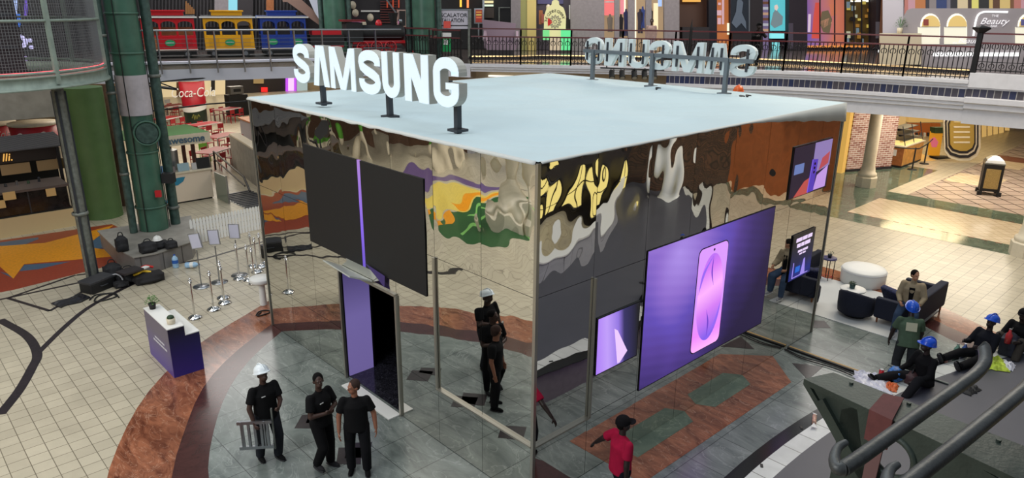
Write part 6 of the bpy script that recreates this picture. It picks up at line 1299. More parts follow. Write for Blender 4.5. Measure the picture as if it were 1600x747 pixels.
f1(t, 944, TOP, 961, 24, glow('pink_poster', rgb(240, 120, 120), .9), 'pink_poster', .3); f1(t, 945, 2, 960, 4, M['white'], 'poster_stripe', .37, .01); f1(t, 969, TOP, 976, 22, glow('pink_poster2', rgb(230, 140, 150), .9), 'pink_poster', .3); f1(t, 991, TOP, 994, 60, glow('white_edge', rgb(255, 240, 210), 1.2), 'light_strip', .3); f1(t, 975, TOP, 977.5, 28, glow('white_edge2', rgb(255, 240, 210), 1.1), 'light_strip', .35)
f1(t, 1021, 5, 1028, 46, glow('white_edge3', rgb(255, 236, 190), .9), 'light_strip', .3); f1(t, 1028, TOP, 1034, 10, glow('blue_white', rgb(170, 200, 250), .9), 'light_strip', .3)
def dummy(t, f, px, y0, y1, w, c, l=.5):
    mm = mat('garment', c, .7); f(t, 0, 0, 0, 0, mm, 'mannequin', l, .12, pts=[(px-w/2, y0+6), (px-w*.2, y0+4), (px-w*.15, y0), (px+w*.15, y0), (px+w*.2, y0+4), (px+w/2, y0+6), (px+w*.38, y0+20), (px+w*.45, y1), (px+w*.05, y1), (px, y0+26), (px-w*.05, y1), (px-w*.4, y1), (px-w*.36, y0+20)])
for px, y0, y1, w, c in ((953, 22, 50, 9, rgb(120, 110, 100)), (970, 22, 58, 8, rgb(26, 24, 30)), (978, 14, 56, 8, rgb(44, 50, 96)), (1000, 14, 52, 9, rgb(54, 46, 60)), (1004, 10, 44, 7, rgb(60, 80, 150)), (1017, 12, 48, 6, rgb(40, 34, 32))): dummy(t, f1, px, y0, y1, w, c)
f1(t, 977, 60, 981, 66, M['red'], 'red_box', .6, .1)
for a, b, l in ((959.5, 967, 'narrow grey pier right of the pink poster'), (980.5, 991, 'narrow grey pier in the middle of the clothes shop'), (1008, 1017, 'narrow grey pier right in the clothes shop')): pier(a, b, M['wallgrey'], l, P1, .7, .3)
pier(1036, 1059, M['wallgrey'], 'broad grey pier left of the brown entrance', P1, .5, .5)
t = shop('shop_front', 'dark brown entrance with a warm ceiling glow above the rear sign', P2, 1085); f2(t, 1058, TOP, 1108, 84, mat('brown_entrance', rgb(78, 54, 44), .6), 'back_panel', -.2); f2(t, 1066, TOP, 1094, 3, glow('amber_glow', rgb(230, 170, 80), .9), 'lit_lamp', .1); f2(t, 1104, TOP, 1117, 84, mat('blue_black_frame', rgb(22, 24, 34), .4), 'door_frame', .3, .2); f2(t, 1062, 42, 1104, 82, M['walldark'], 'counter', .3, .3)
t = shop('shop_front', 'orange lit shop window with pale cards right of the entrance', P2, 1128); f2(t, 1114, TOP, 1140, 80, glow('orange_shop', rgb(196, 116, 66), .65), 'back_panel', .1)
for a in ((1120, 16, 1127, 24), (1128, -4, 1131, 38), (1121, 28, 1126, 38), (1122, 4, 1126, 8)): f2(t, a[0], a[1], a[2], a[3], glow('pale_card', rgb(220, 180, 190), .7), 'card', .25, .03)
f2(t, 1136, 36, 1139, 54, glow('lamp_spot', rgb(255, 240, 200), 1.3), 'lamp', .3)
t = shop('dark_poster', 'black glossy fashion poster on a dark pier', P2, 1157, 'poster'); f2(t, 1138, TOP, 1185, 84, mat('dark_pier', rgb(38, 32, 36), .5), 'pier_shaft', .3, .4); f2(t, 1141, TOP, 1169, 50, mat('poster_black', rgb(34, 40, 50), .3), 'poster_sheet', .75, .04); f2(t, 0, 0, 0, 0, mat('poster_fold', rgb(92, 104, 120), .4), 'poster_figure', .8, .02, pts=[(1154, -6), (1161, 4), (1159, 20), (1165, 34), (1166, 46), (1158, 36), (1150, 44), (1143, 36), (1150, 18), (1151, 4)]); f2(t, 1169, TOP, 1171, 50, M['steel'], 'frame_edge', .75, .05)
t = shop('shop_front', 'violet lit shelf display left of the teal poster', P2, 1192); f2(t, 1184, TOP, 1201, 82, glow('violet_shelf', rgb(130, 112, 150), .6), 'back_panel', .1)
for k in range(7): f2(t, 1188, -6+k*8.5, 1200, -2+k*8.5, glow('goods%d' % k, (rgb(200, 160, 130), rgb(110, 70, 50), rgb(190, 190, 200))[k % 3], .6), 'goods_row', .3, .1)
f2(t, 1200, TOP, 1204, 84, mat('maroon_frame', rgb(50, 24, 26), .5), 'frame', .4, .1)
t = shop('lit_poster', 'teal lit poster of a person in draped cloth', P2, 1214, 'poster'); f2(t, 1203, TOP, 1226, 48, glow('teal_poster', rgb(90, 190, 200), .85), 'poster_sheet', .5, .05); f2(t, 0, 0, 0, 0, glow('poster_drape', rgb(120, 140, 146), .7), 'poster_figure', .57, .02, pts=[(1208, 20), (1212, 14), (1217, 20), (1223, 26), (1222, 38), (1210, 44), (1204, 38)]); f2(t, 0, 0, 0, 0, glow('poster_face', rgb(220, 200, 190), .8), 'poster_figure', .58, .02, pts=[(1210, 9), (1214, 7), (1216, 12), (1213, 17), (1210, 14)]); f2(t, 1202, 52, 1222, 60, glow('teal_ledge', rgb(130, 220, 225), 1.), 'lit_ledge', .5, .2); f2(t, 1206, 66, 1216, 86, glow('teal_ledge2', rgb(130, 220, 225), .8), 'lit_ledge', .6, .1)
t = pier(1224, 1252, mat('charcoal_pier', rgb(44, 36, 44), .5), 'charcoal pier between the teal and the red poster', P2, .4, .5, 84); f2(t, 1232, 36, 1239, 76, mat('pier_panel', rgb(78, 70, 84), .5), 'inset_panel', .92, .02)
t = shop('lit_poster', 'huge red and violet lit poster with figures in the shop window', P2, 1285, 'poster'); f2(t, 1250, TOP, 1319, 73, ramp_emit('red_violet_poster', [(0, rgb(214, 96, 70)), (.3, rgb(120, 90, 180)), (.6, rgb(216, 120, 90)), (1, rgb(170, 80, 60))], (.85, -.5, .25), -2.5, 4, .75, (.7, 1.6)), 'poster_sheet', .3, .06)
for pts, c in (([(1274, 4), (1281, 4), (1283, 20), (1280, 60), (1268, 60), (1271, 26)], rgb(214, 84, 72)), ([(1284, 18), (1294, 16), (1300, 30), (1296, 52), (1286, 50), (1280, 34)], rgb(110, 96, 72)), ([(1280, 34), (1296, 28), (1300, 36), (1286, 44)], rgb(226, 160, 130)), ([(1296, 6), (1306, 8), (1308, 22), (1298, 26)], rgb(206, 120, 90)), ([(1263, 22), (1267, 22), (1266, 50), (1262, 50)], rgb(226, 200, 220))):
    f2(t, 0, 0, 0, 0, glow('poster_shape', c, .75), 'poster_figure', .38, .01, pts=pts)
for x in (1280, 1303, 1319): f2(t, x, TOP, x+1.4, 74, M['walldark'], 'window_mullion', .45, .05)
f2(t, 1248, 71, 1358, 74, glow('orange_floor_line', rgb(240, 150, 70), .8), 'lit_ledge', .5, .1)
t = shop('shop_front', 'yellow lit gift shop window right of the red poster', P2, 1338); f2(t, 1320, TOP, 1359, 72, mat('gift_shop_back', rgb(120, 96, 50), .6), 'back_panel', .2)
for k in range(26):
    x = 1321+random.random()*36; y = -4+random.random()*68; c = random.choice([rgb(214, 190, 90), rgb(60, 50, 30), rgb(200, 200, 170), rgb(120, 140, 150), rgb(170, 120, 50), rgb(30, 26, 24)]); f2(t, x, y, x+random.uniform(2, 6), y+random.uniform(3, 12), glow('gift', c, .6), 'gift', .3+random.random()*.3, .08)
f2(t, 1328, -2, 1360, 3, glow('white_light', rgb(250, 250, 240), 1.1), 'light_strip', .5)
for x in (1333, 1345, 1357): f2(t, x, TOP, x+1.5, 76, M['walldark'], 'window_mullion', .75, .05)
t = pier(1359, 1380, mat('brown_black_pier', rgb(56, 44, 48), .5), 'dark brown pier left of the white wall', P2, .6, .5, 76); f2(t, 1368, 34, 1375, 60, mat('pier_panel2', rgb(120, 112, 120), .5), 'inset_panel', 1.12, .02); f2(t, 0, 0, 0, 0, mat('copper_edge', rgb(150, 98, 66), .4), 'copper_edge', 1.15, .05, pts=[(1380, TOP), (1389, TOP), (1378, 70), (1373, 70)])
# the beauty counter
BA, BB = (27.0, 6.3), (29.2, -2.2); fB = wpn((BA, BB)); q = onw(1500, 60, BA, BB)
t = thing('beauty_counter', 'grey beauty counter with yellow lit arches and a white script sign', 'counter', (q.x, q.y, 5)); bg_ = mat('warm_grey_panel', rgb(150, 144, 150), .5)
fB(t, 0, 0, 0, 0, bg_, 'counter_wall', 0, .3, pts=[(1405, 112), (1410, 32), (1418, 16), (1426, 13), (1640, 13), (1640, 118)])
fB(t, 1380, TOP, 1412, 100, mat('white_wall', rgb(186, 182, 192), .5), 'side_wall', -.6, .2)
def arch(x0, x1, y0, y1, lift, m, name, th=.02, k=9, xs=0):
    cx_ = (x0+x1)/2; r = (x1-x0)/2; ry = r*1.15
    return fB(t, 0, 0, 0, 0, m, name, lift, th, pts=[(x0-xs, y1), (x0, y0+ry)]+[(cx_-r*cos(pi*i/k), y0+ry-ry*sin(pi*i/k)) for i in range(1, k)]+[(x1, y0+ry), (x1-xs, y1)])
gy, gw2 = glow('yellow_niche', rgb(222, 190, 116), .8), glow('white_niche', rgb(250, 246, 226), 1.05)
for x0, x1 in ((1438, 1469), (1479, 1511), (1590, 1622)):
    arch(x0, x1, 21, 60, .31, gw2, 'niche_glow'); arch(x0+2.5, x1, 24, 42, .335, gy, 'niche_back', xs=1); fB(t, x0-4, 42, x1-1, 69, glow('niche_drawer', rgb(240, 236, 214), .85), 'niche_drawer', .335, .03); fB(t, x0-3, 41.5, x1-1, 42.6, bg_, 'niche_shelf', .37, .03)
    if x0 != 1479: fB(t, x0+5, 30, x0+13, 40, mat('red_box', rgb(140, 60, 50), .5) if x0 == 1438 else mat('blue_box', rgb(90, 90, 150), .5), 'gift_box', .4, .1)
m = MB(); A2 = (BA[0]-.33, BA[1]); 
P_ = [onw(x, y, (BA[0]-.34, BA[1]-.08), (BB[0]-.34, BB[1]-.08)) for x, y in [(1521, 56), (1524, 36), (1528, 24), (1536, 19), (1550, 18.5), (1575, 19)]]; m.tube([tuple(p) for p in spline([tuple(p) for p in P_], 5)], .035, 6); m.build('light_tube', glow('white_tube', rgb(255, 255, 250), 1.5), t, world=True)
rb = Vector((BB[0]-BA[0], BB[1]-BA[1], 0)).normalized(); lw = glow('white_letters', rgb(240, 236, 240), .9)
for s_, x_, y_, h_, sh_ in (('THE', 1555, 25, .13, 0), ('Beauty', 1553, 33.5, .34, .35), ('BAR', 1553, 41, .13, 0), ('the', 1492, 67, .12, 0), ('Beauty', 1514, 64, .28, .35)):
    q2 = onw(x_, y_, (BA[0]-.36, BA[1]-.09), (BB[0]-.36, BB[1]-.09)); text(s_, h_, lw, 'sign_word', t, (q2.x-q.x, q2.y-q.y, q2.z-5), frame(rb), .004, sh_)
fB(t, 1458, 82, 1592, 88, glow('white_strip2', rgb(255, 255, 255), 1.4), 'light_strip', .4, .03); fB(t, 1372, 78, 1394, 82, glow('white_strip3', rgb(255, 255, 255), 1.2), 'light_strip', .3, .03); fB(t, 1376, 52, 1440, 100, mat('cream_low_counter', rgb(196, 184, 160), .5), 'low_counter', .35, .4)
q = onw(1405, 52, (BA[0]-.5, BA[1]), (BB[0]-.5, BB[1])); potplant('green leafy plant in a cream pot on the left end of the beauty counter', (q.x, q.y, q.z), M['offwhite'], .11, M['leaf'], 90, .26, .5, .22)
t = thing('shop_front', 'brightly stocked shop seen over the top of the beauty counter', 'shop front', (33, 0, 5)); fR = wpn(((33.6, 7), (35.4, -11)))
cs = [rgb(190, 120, 110), rgb(200, 150, 160), rgb(190, 120, 70), rgb(60, 60, 70), rgb(140, 130, 130), rgb(40, 60, 110), rgb(120, 116, 128), rgb(34, 34, 44), rgb(220, 200, 160), rgb(60, 44, 40), rgb(230, 220, 120), rgb(30, 30, 34), rgb(210, 180, 110), rgb(90, 56, 36), rgb(220, 190, 120), rgb(120, 80, 50)]
x = 1414
for k in range(24): w = 6+5*((k*7) % 3); fR(t, x, TOP, x+w, 30, glow('shelf_bay%d' % k, cs[k % 16], .6), 'shelf_bay', .0, .1+.02*(k % 3)); x += w
# stage lights under the gallery front
c_ = onw(985, 112, LEFTE[0] if False else (14.6, 12.0), (17.0, 8.6))
LA, LB = Vector(tuple(onw(938, 106, (14.6, 12.2), (18.0, 7.6)))), Vector(tuple(onw(1038, 110, (14.6, 12.2), (18.0, 7.6))))
t = thing('truss_bar', 'black lighting bar hanging under the gallery front behind the rear sign', 'bar', tuple(LA)); MB().bar((0, 0, 0), tuple(LB-LA), .05).build('pipe', M['black'], t)
for s in (.1, .9): MB().bar(tuple((LB-LA)*s), tuple((LB-LA)*s+Vector((0, 0, .35))), .03).build('hanger', M['iron'], t)
for k, px in enumerate((956, 972, 991, 1007, 1022)):
    q = onw(px, 117, (14.6, 12.2), (18.0, 7.6)); t = thing('stage_light', 'black stage spotlight under the gallery, %s from the left' % nth[k], 'spotlight', tuple(q), 0, 'stage spotlights behind the rear sign')
    dn = Vector((-.45, -.5, -.75)).normalized(); MB().cyl(tuple(-dn*.16), tuple(dn*.14), .10, .115).build('can', M['black'], t); MB().cyl(tuple(dn*.14), tuple(dn*.15), .09).build('lens', M['steel'], t); m = MB(); m.tube([(-.13, 0, 0), (-.13, 0, .18), (0, 0, .24), (.13, 0, .18), (.13, 0, 0)], .012, 6); m.build('yoke', M['iron'], t)
t = thing('ceiling_light', 'thin white strip light on the beige soffit under the gallery', 'light', (14.5, 15.5, 4.5)); MB().bar((-.8, 1.2, -.03), (1.0, -1.2, -.03), .12, .06).build('diffuser', glow('strip_white', rgb(255, 250, 230), 1.3), t)
UPPER = False
# ================================================================== right side: lounge, corridor, stage litter
struct('trim_36', MB().b2((10.25, -1.62, .004), (13.0, 2.6, .016)), mat('white_lounge_mat', rgb(190, 192, 192), .6))
NV = M['navy']
t = thing('sofa', 'navy two seat sofa with wooden legs facing away from the stage', 'sofa', (10.85, -1.72, 0), 0)
SW = 2.05
MB().box((SW/2, .12, .5), (SW, .2, .62)).build('backrest', NV, t, bevel=.03)
for x in (.08, SW-.08): MB().box((x, .5, .42), (.16, .95, .5)).build('armrest', NV, t, bevel=.03)
for k in range(2): MB().box((.16+(SW-.32)*(.25+.5*k), .58, .36), ((SW-.34)/2, .74, .2)).build('seat_cushion', NV, t, bevel=.04)
MB().box((SW/2, .5, .22), (SW-.04, .88, .12)).build('base', NV, t)
for x in (.1, SW-.1):
    for y in (.08, .9): MB().cyl((x, y, 0), (x, y, .17), .018, .028).build('leg', M['wood'], t)
o = MB().box((0, 0, 0), (.5, .14, .42), rx=-.5, rz=1.2).build('patterned_cushion', mat('navy_pattern', rgb(40, 44, 78), .8, var=.7, vscale=26), None, bevel=.04); o.location = (11.3, -.95, .66); tag(o, 'navy patterned cushion on the sofa seat', 'cushion')
def tub_chair(label, x, y, rz):
    t = thing('tub_chair', label, 'armchair', (x, y, 0), rz, 'navy tub chairs of the lounge'); 
    pro = lambda a: .62+.12*cos(a/2)**2
    V = []; F = []; n = 26
    for i in range(n+1):
        a = radians(-125+250*i/n)-pi/2; h = .50+.24*cos(radians(-125+250*i/n)*.62)**2
        for r, z in ((.41, .12), (.43, .3), (.43, h-.04), (.40, h), (.34, h-.02), (.33, .35), (.33, .12)): V.append((r*cos(a), r*sin(a), z))
    F = [(i*7+j, (i+1)*7+j, (i+1)*7+(j+1) % 7, i*7+(j+1) % 7) for i in range(n) for j in range(7)]+[tuple(range(7)), tuple(range(n*7, n*7+7))[::-1]]
    MB().add(V, F, True).build('backrest', NV, t); MB().lathe([(0, .14), (.33, .14), (.345, .3), (.33, .40), (.2, .43), (0, .43)], n=26).build('seat', NV, t); MB().lathe([(0, .0), (.25, 0), (.27, .14), (0, .14)], n=20).build('plinth', M['black'], t); return t
tub_chair('navy tub armchair in front of the small round table', 10.98, -.28, -pi/2); tub_chair('navy tub armchair half hidden behind the pavilion right edge', 10.75, 1.0, -pi/2+.2)
t = thing('ottoman', 'large round white ottoman behind the small round table', 'ottoman', (13.4, .52, 0)); MB().lathe([(0, 0), (.56, 0), (.58, .03), (.58, .40), (.55, .44), (.3, .46), (0, .46)], n=40).build('drum', M['white'], t); MB().tube([(.585*cos(radians(a)), .585*sin(radians(a)), .38) for a in range(0, 361, 12)], .008, 5, False).build('piping', M['paperwhite'], t)
p = at(1333, 452, .48); t = thing('side_table', 'small round white table with a plant pot between ottoman and tub armchair', 'table', (p.x, p.y, 0)); MB().lathe([(0, .46), (.3, .46), (.31, .48), (.3, .5), (0, .5)], n=32).build('tabletop', M['white'], t)
for k in range(3): MB().cyl((.2*cos(k*2.1+.4), .2*sin(k*2.1+.4), 0), (.15*cos(k*2.1+.4), .15*sin(k*2.1+.4), .47), .012, .015).build('leg', M['black'], t)
potplant('small green plant in a teal pot on the round white table', (p.x, p.y+.03, .502), mat('teal_pot', rgb(60, 90, 90), .5), .075, M['darkleaf'], 50, .07, .08, .12)
p = at(1291, 437); t = thing('tall_side_table', 'tall thin black side table with a plant right of the pavilion edge', 'table', (p.x, p.y, 0)); MB().lathe([(0, .62), (.2, .62), (.2, .66), (0, .66)], n=24).build('tabletop', mat('violet_blue_top', rgb(62, 58, 104), .4), t)
for k in range(4): MB().bar((.15*cos(k*pi/2+.6), .15*sin(k*pi/2+.6), 0), (.16*cos(k*pi/2+.6), .16*sin(k*pi/2+.6), .62), .018).build('leg', M['iron'], t)
MB().tube([(.155*cos(k*pi/2+.6), .155*sin(k*pi/2+.6), .1) for k in range(5)], .01, 5, False).build('foot_ring', M['red'], t)
potplant('small dark plant on the tall thin side table', (p.x, p.y, .662), M['darksteel'], .06, M['darkleaf'], 30, .09, .14, .1)
# corridor: brick pier, bakery, directory, bin
M['brick'] = None
def bricks(name):
    m = bpy.data.materials.new(name); m.use_nodes = True; q = NT(m); tc = q.new('ShaderNodeTexCoord'); mp = q.new('ShaderNodeMapping'); mp.inputs['Rotation'].default_value = (pi/2, 0, 0); q.link(tc.outputs['Object'], mp.inputs['Vector'])
    k = q.new('ShaderNodeTexBrick'); k.inputs['Scale'].default_value = 1; k.inputs['Brick Width'].default_value = .3; k.inputs['Row Height'].default_value = .1; k.inputs['Mortar Size'].default_value = .014; k.inputs['Color1'].default_value = rgb(122, 66, 56); k.inputs['Color2'].default_value = rgb(176, 140, 130); k.inputs['Mortar'].default_value = rgb(205, 196, 190); q.link(mp.outputs['Vector'], k.inputs['Vector']); q.link(k.outputs['Color'], q.b.inputs['Base Color']); q.b.inputs['Roughness'].default_value = .8; return m
br = bricks('old_brick')
def brick_wall(A, B, h, label, th=.4):
    d = Vector((B[0]-A[0], B[1]-A[1], 0)); t = thing('brick_pier', label, 'pier', (A[0], A[1], 0), atan2(d.y, d.x)); MB().b2((0, 0, 0), (d.length, th, h)).build('brickwork', br, t); MB().b2((-.03, -.03, 0), (d.length+.03, .02, .12)).build('skirting', M['darkstone'], t); return t
brick_wall((27.3, 6.95), (29.7, 5.85), 4.5, 'old red brick pier behind the white column')
t = thing('door_frame', 'yellow lit left edge of the brick pier, painted as a glowing strip', 'frame', (27, 7.1, 0)); MB().box((0, 0, 2.25), (.35, .3, 4.5)).build('lit_edge', glow('yellow_lit_edge', rgb(230, 180, 90), .7), t)  # yellow light on the pier's edge, put in as a glowing strip
t = thing('bakery_counter', 'wood fronted bakery counter with glass display of pastries', 'counter', (30.15, 5.55, 0), 0)
wd = mat('honey_wood', rgb(196, 138, 62), .4, var=.2, vscale=5); MB().b2((0, 0, .1), (2.6, .8, 1.0)).build('body', wd, t); MB().b2((0, 0, 0), (2.6, .95, .1)).build('toe_kick', M['black'], t); MB().b2((-.05, -.05, 1.0), (2.65, 1.05, 1.05)).build('counter_top', M['offwhite'], t)
MB().b2((-.02, -.01, .1), (.0, .9, 1.0)).build('brown_end', M['wood'], t); MB().b2((-.03, .3, .55), (-.02, .5, .85)).build('notice', M['white'], t)
for k in range(3):
    MB().b2((.3+.04*k, .1+.1*k, 1.25+.26*k), (2.4-.04*k, .9, 1.28+.26*k)).build('glass_shelf', M['steel'], t)
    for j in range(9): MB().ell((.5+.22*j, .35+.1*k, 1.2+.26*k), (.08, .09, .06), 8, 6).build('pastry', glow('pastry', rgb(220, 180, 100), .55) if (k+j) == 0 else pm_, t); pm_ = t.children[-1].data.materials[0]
MB().b2((.2, .05, 1.05), (2.5, .95, 1.1)).build('lit_base', glow('lit_case', rgb(255, 226, 140), .9), t)
for x in (.2, 1.35, 2.5): MB().bar((x, .05, 1.05), (x, .3, 1.95), .03).build('case_frame', M['darksteel'], t)
t = thing('bakery_cabinet', 'orange wood wall cabinets at the back of the bakery', 'cabinet', (38, 11, 0)); fk = wpn(((34, 14), (46, 5.0)))
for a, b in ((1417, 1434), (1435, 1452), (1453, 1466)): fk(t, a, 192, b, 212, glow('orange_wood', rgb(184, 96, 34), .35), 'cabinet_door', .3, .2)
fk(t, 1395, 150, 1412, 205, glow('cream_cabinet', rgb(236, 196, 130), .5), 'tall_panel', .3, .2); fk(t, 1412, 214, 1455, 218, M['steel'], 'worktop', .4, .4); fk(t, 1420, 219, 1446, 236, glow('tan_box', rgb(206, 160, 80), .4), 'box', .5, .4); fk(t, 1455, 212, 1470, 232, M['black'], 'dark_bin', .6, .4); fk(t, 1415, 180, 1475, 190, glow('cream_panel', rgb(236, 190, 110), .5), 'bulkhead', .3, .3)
for k in range(8): fk(t, 1418+k*6, 207, 1421+k*6, 213, (M['steel'], M['white'], M['darksteel'])[k % 3], 'utensil', .6, .1)
MB().ell((35.5, 9.0, 2.0), (.5, .5, .35)).build('glass_dome', mat('pale_green_dome', rgb(170, 190, 160), .2), t, world=True)
struct('trim_37', MB().poly([(30.2, 6.6), (33.4, 5.05), (38, 9), (34, 12)], .011, .02), mat('floor_painted_warm_light', rgb(232, 196, 128), .3))  # patch paints the bakery's yellow light onto the floor
A4 = ((31.9, 6.4), (35.6, 4.9)); fo = wpn(A4); q = onw(1462, 245, *A4)
t = thing('orange_banner', 'upright orange yellow banner with a pink flower print', 'banner', (q.x, q.y, 0)); fo(t, 0, 0, 0, 0, glow('orange_banner', rgb(232, 156, 34), .55), 'banner_sheet', 0, .06, pts=[(1453, 205), (1472, 206), (1466, 245), (1449, 242)]); fo(t, 0, 0, 0, 0, glow('pink_print', rgb(226, 110, 130), .6), 'flower_print', .08, .01, pts=[(1453, 218), (1460, 214), (1466, 222), (1463, 230), (1456, 230)]); fo(t, 1453, 198, 1474, 207, M['darkleaf'], 'plant_top', .0, .3); fo(t, 1452, 243, 1476, 249, M['black'], 'banner_foot', .0, .5)
A5 = ((32.4, 5.2), (35.0, 3.2)); fd = wpn(A5); q = onw(1500, 250, *A5); t = thing('directory_sign', 'ornate cream framed directory sign with gold panels hanging in the corridor', 'sign', (q.x, q.y, 2.5))
def shield(s, l, m, nm):
    cx_, cy_ = 1502, 206; P = [(-19, -24), (-13, -32), (0, -35), (13, -33), (20, -26), (23, -20), (23, 20), (19, 30), (9, 36), (-4, 36), (-16, 32), (-22, 24), (-23, -14)]
    return fd(t, 0, 0, 0, 0, m, nm, l, .06, pts=[(cx_+x*s, cy_+y*s) for x, y in P])
shield(1.25, 0, M['offwhite'], 'outer_frame'); shield(1.12, .06, M['walldark'], 'dark_band'); shield(1.0, .12, M['offwhite'], 'inner_frame'); shield(.92, .18, M['walldark'], 'dark_field'); shield(.82, .24, mat('dull_gold', rgb(166, 138, 66), .4), 'gold_field')
for k in range(5): fd(t, 1490, 189+k*8, 1515, 191.5+k*8, mat('gold_bar', rgb(196, 176, 120), .4) if k == 0 else gb_, 'gold_line', .3, .02); gb_ = t.children[-1].data.materials[0]
t.location.z = 2.5
for k in range(2): MB().bar((q.x+(-.3, .4)[k], q.y, 4.5), (q.x+(-.3, .4)[k], q.y, 3.7), .04).build('hanger', M['darksteel'], t, world=True)
pq = [at(1425, 265), at(1444, 256), at(1475, 232)]; pr_ = None
for k in range(2):
    p = pq[k]; t = thing('barrier_post', 'black barrier post %s' % ['nearer the bakery counter', 'nearer the orange banner'][k], 'barrier post', (p.x, p.y, 0), 0, 'bakery barrier posts'); MB().lathe([(0, 0), (.22, 0), (.2, .03), (.03, .05), (0, .05)], n=20).build('base', M['black'], t); MB().cyl((0, 0, .04), (0, 0, 1.05), .035).build('post', M['black'], t)
a, b = pq[0], pq[1]; c = at(1386, 262); m = MB(); m.tube(spline([(c.x, c.y, 1.0), (a.x, a.y, 1.0), ((a.x+b.x)/2, (a.y+b.y)/2, .95), (b.x, b.y, 1.02), (b.x+1.6, b.y+.3, 1.0)]), .03, 6); tag(m.build('barrier_belt', M['black']), 'black barrier belt strung between the bakery posts', 'barrier belt')
p = at(1543, 303); t = thing('litter_bin', 'black litter bin with gold mesh panels and a grey domed lid', 'bin', (p.x, p.y, 0), .35); t.scale = (1.4,)*3
MB().box((0, 0, .52), (.5, .5, .8)).build('body', M['black'], t, bevel=.015); MB().box((0, -.255, .5), (.36, .012, .58)).build('gold_panel', mat('gold_mesh', rgb(176, 152, 96), .4, .3, var=.4, vscale=60), t); MB().box((-.255, 0, .5), (.012, .36, .58)).build('gold_panel', mat('gold_mesh2', rgb(176, 152, 96), .4, .3, var=.4, vscale=60), t)
MB().lathe([(.36, .92), (.36, .96), (.3, 1.04), (.12, 1.14), (0, 1.16)], n=4, smooth=False).build('lid', M['steel'], t, None).rotation_euler = (0, 0, pi/4)
for x in (-.24, .24):
    for y in (-.24, .24): MB().box((x, y, .06), (.12, .12, .12)).build('foot', M['black'], t)
t = thing('shop_window', 'row of warm lit paned shop windows along the far corridor', 'shop window', (50, 5, 0))
fw = wpn(((48, 5.2), (75, 2)))
for k in range(5): fw(t, 1534+k*9, 184-k*1.5, 1540+k*9, 232-k*7, glow('amber_pane', rgb(236, 190, 110), .6) if k == 0 else ap_, 'window_pane', .1, .05); ap_ = t.children[-1].data.materials[0]
# cable ramp from stage to pavilion
t = thing('cable_cover', 'yellow and black cable strip running from the pavilion to the stage', 'cable cover', (8, -1.2, 0)); MB().b2((8.02, -2.85, .004), (8.1, -.05, .035)).build('yellow_edge', mat('dull_yellow', rgb(176, 140, 78), .5), t, world=True); MB().b2((7.96, -2.85, .004), (8.02, -.05, .05)).build('black_cover', M['black'], t, world=True)
for k in range(2): o = MB().tube(spline([(7.88-.04*k, -.05, .03), (7.8-.07*k, -.5, .03), (7.9-.1*k, -1.2, .03), (7.78-.05*k, -2.0, .03), (7.84-.04*k, -2.75, .03)]), .013, 6).build('power_cable', M['black']); tag(o, ['black power cable touching the yellow cable strip', 'black power cable farther from the yellow cable strip'][k], 'cable', 'cables beside the yellow strip')
# things on the stage
ZS = .602
def crumple(label, px, py, sx, sy, h, m, name, cat, rz=0., z=ZS, seed=1):
    p = at(px, py, z); V = []; n, k = 14, 12
    for i in range(n+1):
        for j in range(k+1):
            e = min(1, min(i, n-i, j, k-j)/2.5); V.append((sx*(i/n-.5)*(1+.2*noise.noise((j*.5, seed, 1))), sy*(j/k-.5)*(1+.25*noise.noise((i*.5, seed, 4))), .012+e*h*(.45+.9*abs(noise.noise((i*.55+seed, j*.6, 3))))))
    o = MB().add(V, [(i*(k+1)+j, (i+1)*(k+1)+j, (i+1)*(k+1)+j+1, i*(k+1)+j+1) for i in range(n) for j in range(k)]).build(name, m); s_ = o.modifiers.new('s', 'SOLIDIFY'); s_.thickness = .01; o.location = p; o.rotation_euler.z = rz; return tag(o, label, cat)
crumple('white plastic sheeting crumpled on the stage edge behind the steel beam', 1362, 598, .75, .6, .12, M['paperwhite'], 'plastic_sheet', 'plastic sheet', .4); crumple('orange plastic bag beside the white sheeting', 1392, 606, .3, .22, .1, mat('orange_plastic', rgb(214, 110, 60), .4), 'plastic_bag', 'bag', .2, seed=5)
crumple('yellow green high visibility vest lying on the stage', 1553, 570, .55, .42, .14, mat('hi_vis', rgb(176, 196, 60), .6, var=.4, vscale=9), 'safety_vest', 'vest', .5, seed=8); crumple('white crumpled plastic right of the yellow green vest', 1573, 573, .35, .25, .1, M['paperwhite'], 'plastic_sheet', 'plastic sheet', .1, seed=11); crumple('white plastic near the navy rucksack foot', 1590, 548, .3, .2, .1, M['paperwhite'], 'plastic_sheet', 'plastic sheet', .9, seed=13)
crumple('folded black jacket lying alone on the grey stage', 1510, 608, .42, .34, .09, mat('black_jacket', rgb(26, 26, 28), .7), 'folded_jacket', 'jacket', -.2, seed=17)
bag('navy rucksack with a red bottle standing on the stage', 1573, 553, ZS, .42, .34, .5, 'rucksack', 'bag', mat('navy_nylon', rgb(26, 30, 48), .7), grp='bags on the stage'); bag('dark brown small bag beside the seated worker on the stage edge', 1424, 598, ZS, .3, .24, .24, 'small_bag', 'bag', mat('brown_leather', rgb(62, 36, 38), .6), grp='bags on the stage'); bag('blue patterned plastic bag beside the seated worker', 1398, 592, ZS, .34, .28, .26, 'plastic_bag', 'bag', mat('blue_bag', rgb(40, 96, 160), .45, var=.7, vscale=16), grp='bags on the stage', strap=False)
